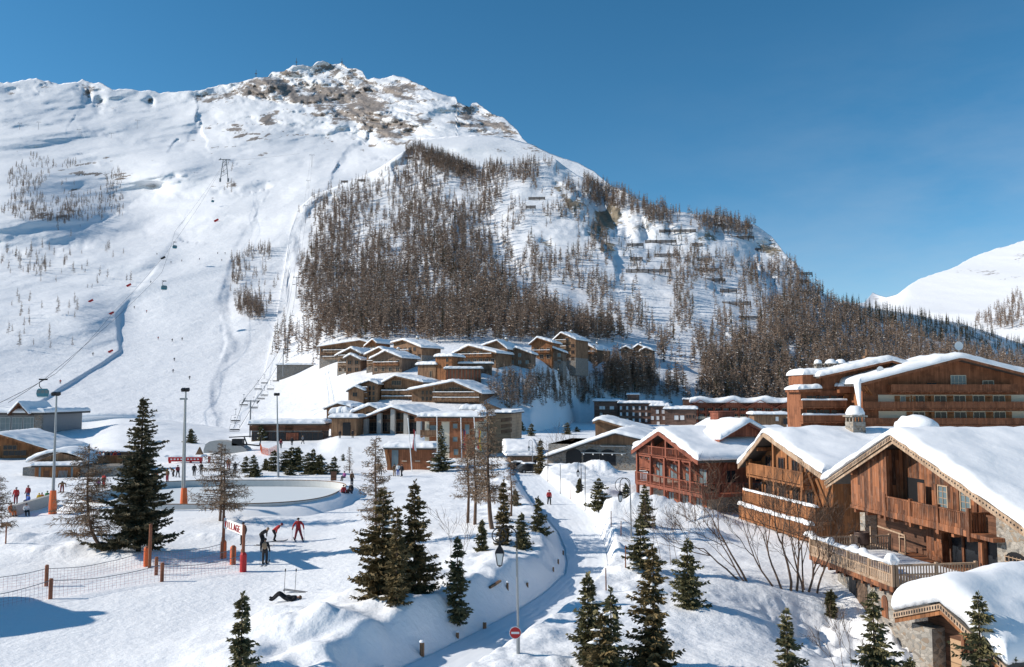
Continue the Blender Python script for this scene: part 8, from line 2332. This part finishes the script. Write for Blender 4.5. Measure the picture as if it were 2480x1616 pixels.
# ---- avalanche barriers
BAR = [(1597, 1685, 560), (1563, 1638, 586), (1519, 1558, 594), (1677, 1701, 593), (1586, 1646, 619), (1688, 1724, 629), (1516, 1625, 658), (1683, 1740, 655), (1714, 1756, 680), (1774, 1826, 576), (1527, 1556, 628), (1740, 1757, 547), (1800, 1822, 548), (1928, 1967, 664), (1928, 1959, 683), (1891, 1935, 723), (1943, 1969, 730), (1934, 1964, 707), (1745, 1784, 705), (1750, 1818, 737), (1792, 1836, 772), (1274, 1297, 502), (1280, 1320, 481), (1829, 1843, 605), (982, 1000, 382), (826, 842, 440), (866, 885, 437)]
for i, (xa, xb, y) in enumerate(BAR):
    xm = (xa + xb) / 2; py = np.array([y + 3.0]); pxm = np.array([xm])
    D = D2(pxm, py); a, b_, c = rays_np(pxm, py); D = float((D + relief2(pxm, py, D, a * D / b_, H + c * D / b_))[0]) - 1.5
    p = P(xm, y + 3, D); w = (xb - xa) / F * D
    t = thing('snow_barrier', 'dark avalanche barrier of horizontal rails on the cliffy slope', 'barrier', (p.x, p.y, p.z - .5), -.05, 'avalanche barriers on the slope')
    b = MB()
    n = max(2, int(w / 4))
    for k in range(3): b.bar((-w / 2, -.4 + .25 * k, 1.0 + k * .9), (w / 2, -.4 + .25 * k, 1.0 + k * .9), .5, .6)
    b.build('rails', M['bark'], t)
    b = MB()
    for k in range(n + 1): x = -w / 2 + w * k / n; b.bar((x, -.6, -1), (x, .5, 3.4), .4); b.bar((x, 1.8, -1), (x, .2, 2.6), .3)
    b.build_each('post', M['bark'], t)

# ---- parked cars at the head of the path
def car(px, pb, rz, label, paint):
    g = gpoint(px, pb); t = thing('parked_car', label, 'car', g, rz, 'cars at the head of the path')
    L_, W_ = 4.3, 1.75
    side = [(-2.1, .35), (2.1, .35), (2.15, .75), (1.2, .95), (.55, 1.48), (-1.2, 1.5), (-1.95, .98), (-2.15, .8)]
    b = MB(); b.prism(side, -W_ / 2, W_ / 2); b.build('body', M[paint], t)
    for y in (-W_ / 2 - .006, W_ / 2 + .006):
        b = MB(); q = [(-1.65, .98), (1.0, .98), (.5, 1.4), (-1.15, 1.42)]
        b.add([(x, y, z) for x, z in q], [(0, 1, 2, 3) if y < 0 else (3, 2, 1, 0)]); b.build('side_window', M['glass'], t)
    b = MB(); b.add([(1.16, -.75, 1.0), (1.16, .75, 1.0), (.62, .7, 1.46), (.62, -.7, 1.46)], [(0, 1, 2, 3)]); b.build('windscreen', M['glass'], t)
    for x in (-1.3, 1.3):
        for y in (-W_ / 2, W_ / 2):
            b = MB(); b.tube([(x, y - .1, .32), (x, y + .1, .32)], .33, 14); w = b.build('wheel', M['tyre'], t)
            b = MB(); b.tube([(x, y - .115, .32), (x, y + .115, .32)], .18, 10); b.build('rim', M['steel'], w)
    for y in (-.6, .6):
        b = MB(); b.box(2.1, 2.17, y - .16, y + .16, .62, .76); b.build('headlight', M['white'], t)
    snow_slab(t, [(-1.15, 1.5), (.5, 1.5)], -W_ / 2 + .1, W_ / 2 - .1, .15, seed=3, name='roof_snow', ny=4)
car(1258, 1142, .1, 'dark car parked left in front of the shops', 'carpaint')
car(1284, 1146, .3, 'dark car parked right of the other, beside the column-shaped spruce', 'carpaint')
# orange netting by the slope
def slope_net(pts, label):
    g0 = gpoint(*pts[0]); t = thing('safety_net', label, 'net', g0)
    b = MB()
    for p, q in zip(pts[:-1], pts[1:]):
        a, c = gpoint(*p) - g0, gpoint(*q) - g0
        n = 10
        for i in range(n):
            e = a.lerp(c, i / n); b.bar(e, e + Vector((0, 0, 1.3)), .05)
        for k in range(5): b.bar(a + Vector((0, 0, .2 + .27 * k)), c + Vector((0, 0, .2 + .27 * k)), .035)
    b.build('netting', M['orange'], t)
slope_net([(630, 1088), (634, 1100), (650, 1104), (672, 1094)], 'orange safety net at the foot of the slope left of the rink spruces')
for (px, py, Y, lab) in ((270, 762, 500, 'red crash mat on the left edge of the groomed run'), (220, 732, 520, 'red crash mat by the drag lift wheel'), (268, 854, 420, 'orange crash mat low on the left edge of the run'), (312, 694, 570, 'tiny red mat above the left edge of the run'), (524, 537, 830, 'tiny red mat at the top of the run'), (395, 628, 680, 'dark mat beside the upper cabin')):
    D = float(dep1_(px, py)) if False else Y
    pxa = np.array([px * 1.0]); pya = np.array([py * 1.0]); D = D1(pxa, pya); a, b_, c = rays_np(pxa, pya); D = float((D + relief1(pxa, pya, D, a * D / b_, H + c * D / b_))[0]) - .6
    p = P(px, py, D); t = thing('crash_mat', lab, 'crash mat', p, .3); b = MB(); s = D / 420; b.bar((-1.1 * s, 0, .1), (1.0 * s, 0, 1.3 * s), .5, 1.0 * s); b.build('mat', M['red'] if lab[0] != 'd' else M['black'], t)
pxa = np.array([200.0]); pya = np.array([742.0]); D = float(D1(pxa, pya)[0]) - 2
p = P(200, 745, D); t = thing('drag_lift_return', 'return wheel of the drag lift on a single mast', 'drag lift', p)
b = MB(); b.tube([(0, 0, -3), (0, 0, 4)], .25, 8); b.build('mast', M['brownwood'], t)
b = MB(); b.tube([(0, 0, 4.0), (0, 0, 4.5)], 1.9, 18); b.build('wheel', M['greypaint'], t)
# ------------------------------------------------------------------ light, sky, camera
SUN_EL, SUN_AZ = R(28.5), R(180.0)         # azimuth measured from +X towards +Y: the sun stands to the left, a little beyond
sd = Vector((math.cos(SUN_EL) * math.cos(SUN_AZ), math.cos(SUN_EL) * math.sin(SUN_AZ), math.sin(SUN_EL)))
sun = bpy.data.lights.new('sun', 'SUN'); sun.energy = 4.9; sun.angle = R(.5); sun.color = (1.0, .93, .83)
so = bpy.data.objects.new('sun', sun); COL.objects.link(so)
so.rotation_euler = (-sd).to_track_quat('-Z', 'Y').to_euler()
so.location = sd * 200
w = bpy.data.worlds.new('World'); sc.world = w; w.use_nodes = True
nt = w.node_tree; bg = nt.nodes['Background']
sky = nt.nodes.new('ShaderNodeTexSky'); sky.sky_type = 'NISHITA'; sky.sun_disc = False
sky.sun_elevation = SUN_EL; sky.sun_rotation = math.atan2(sd.x, sd.y)
sky.altitude = 2600; sky.air_density = 1.0; sky.dust_density = .5; sky.ozone_density = 1.9
hs = nt.nodes.new('ShaderNodeHueSaturation'); hs.inputs['Saturation'].default_value = 1.28; hs.inputs['Hue'].default_value = .487
nt.links.new(sky.outputs[0], hs.inputs['Color']); 
tc = nt.nodes.new('ShaderNodeTexCoord'); mp = nt.nodes.new('ShaderNodeMapping'); mp.inputs['Scale'].default_value = (2.2, 3.0, 7.0); mp.inputs['Rotation'].default_value = (0, .5, 0)
nt.links.new(tc.outputs['Generated'], mp.inputs[0])
cn = nt.nodes.new('ShaderNodeTexNoise'); cn.inputs['Scale'].default_value = 1.3; cn.inputs['Detail'].default_value = 7; cn.inputs['Roughness'].default_value = .6
nt.links.new(mp.outputs[0], cn.inputs['Vector'])
sx = nt.nodes.new('ShaderNodeSeparateXYZ'); nt.links.new(tc.outputs['Generated'], sx.inputs[0])
fac = math_n(nt, 'MULTIPLY', math_n(nt, 'MULTIPLY', ramp(nt, cn.outputs[0], .4, .74), .42), math_n(nt, 'MULTIPLY', ramp(nt, sx.outputs[0], .05, .45), ramp(nt, math_n(nt, 'MULTIPLY', sx.outputs[2], -1.0), -.42, -.08)))
cc = N(nt, 'ShaderNodeRGB'); cc.outputs[0].default_value = (4.2, 4.6, 5.2, 1)      # thin high cloud, low in the east
nt.links.new(mixc(nt, fac, hs.outputs[0], cc.outputs[0]), bg.inputs[0]); bg.inputs[1].default_value = .13
cam = bpy.data.cameras.new('camera'); co = bpy.data.objects.new('camera', cam); COL.objects.link(co)
co.location = (0, 0, H); co.rotation_euler = (math.pi / 2 + PITCH, 0, 0)
cam.sensor_width = 36; cam.lens = 36 * F / 2480; cam.clip_start = .5; cam.clip_end = 9000
sc.camera = co
sc.view_settings.view_transform = 'Standard'; sc.view_settings.look = 'None'
sc.view_settings.exposure = 0.07; sc.view_settings.gamma = 1.0
sc.cycles.max_bounces = 6; sc.cycles.diffuse_bounces = 4; sc.cycles.glossy_bounces = 2; sc.cycles.transparent_max_bounces = 4
sc.cycles.use_denoising = True
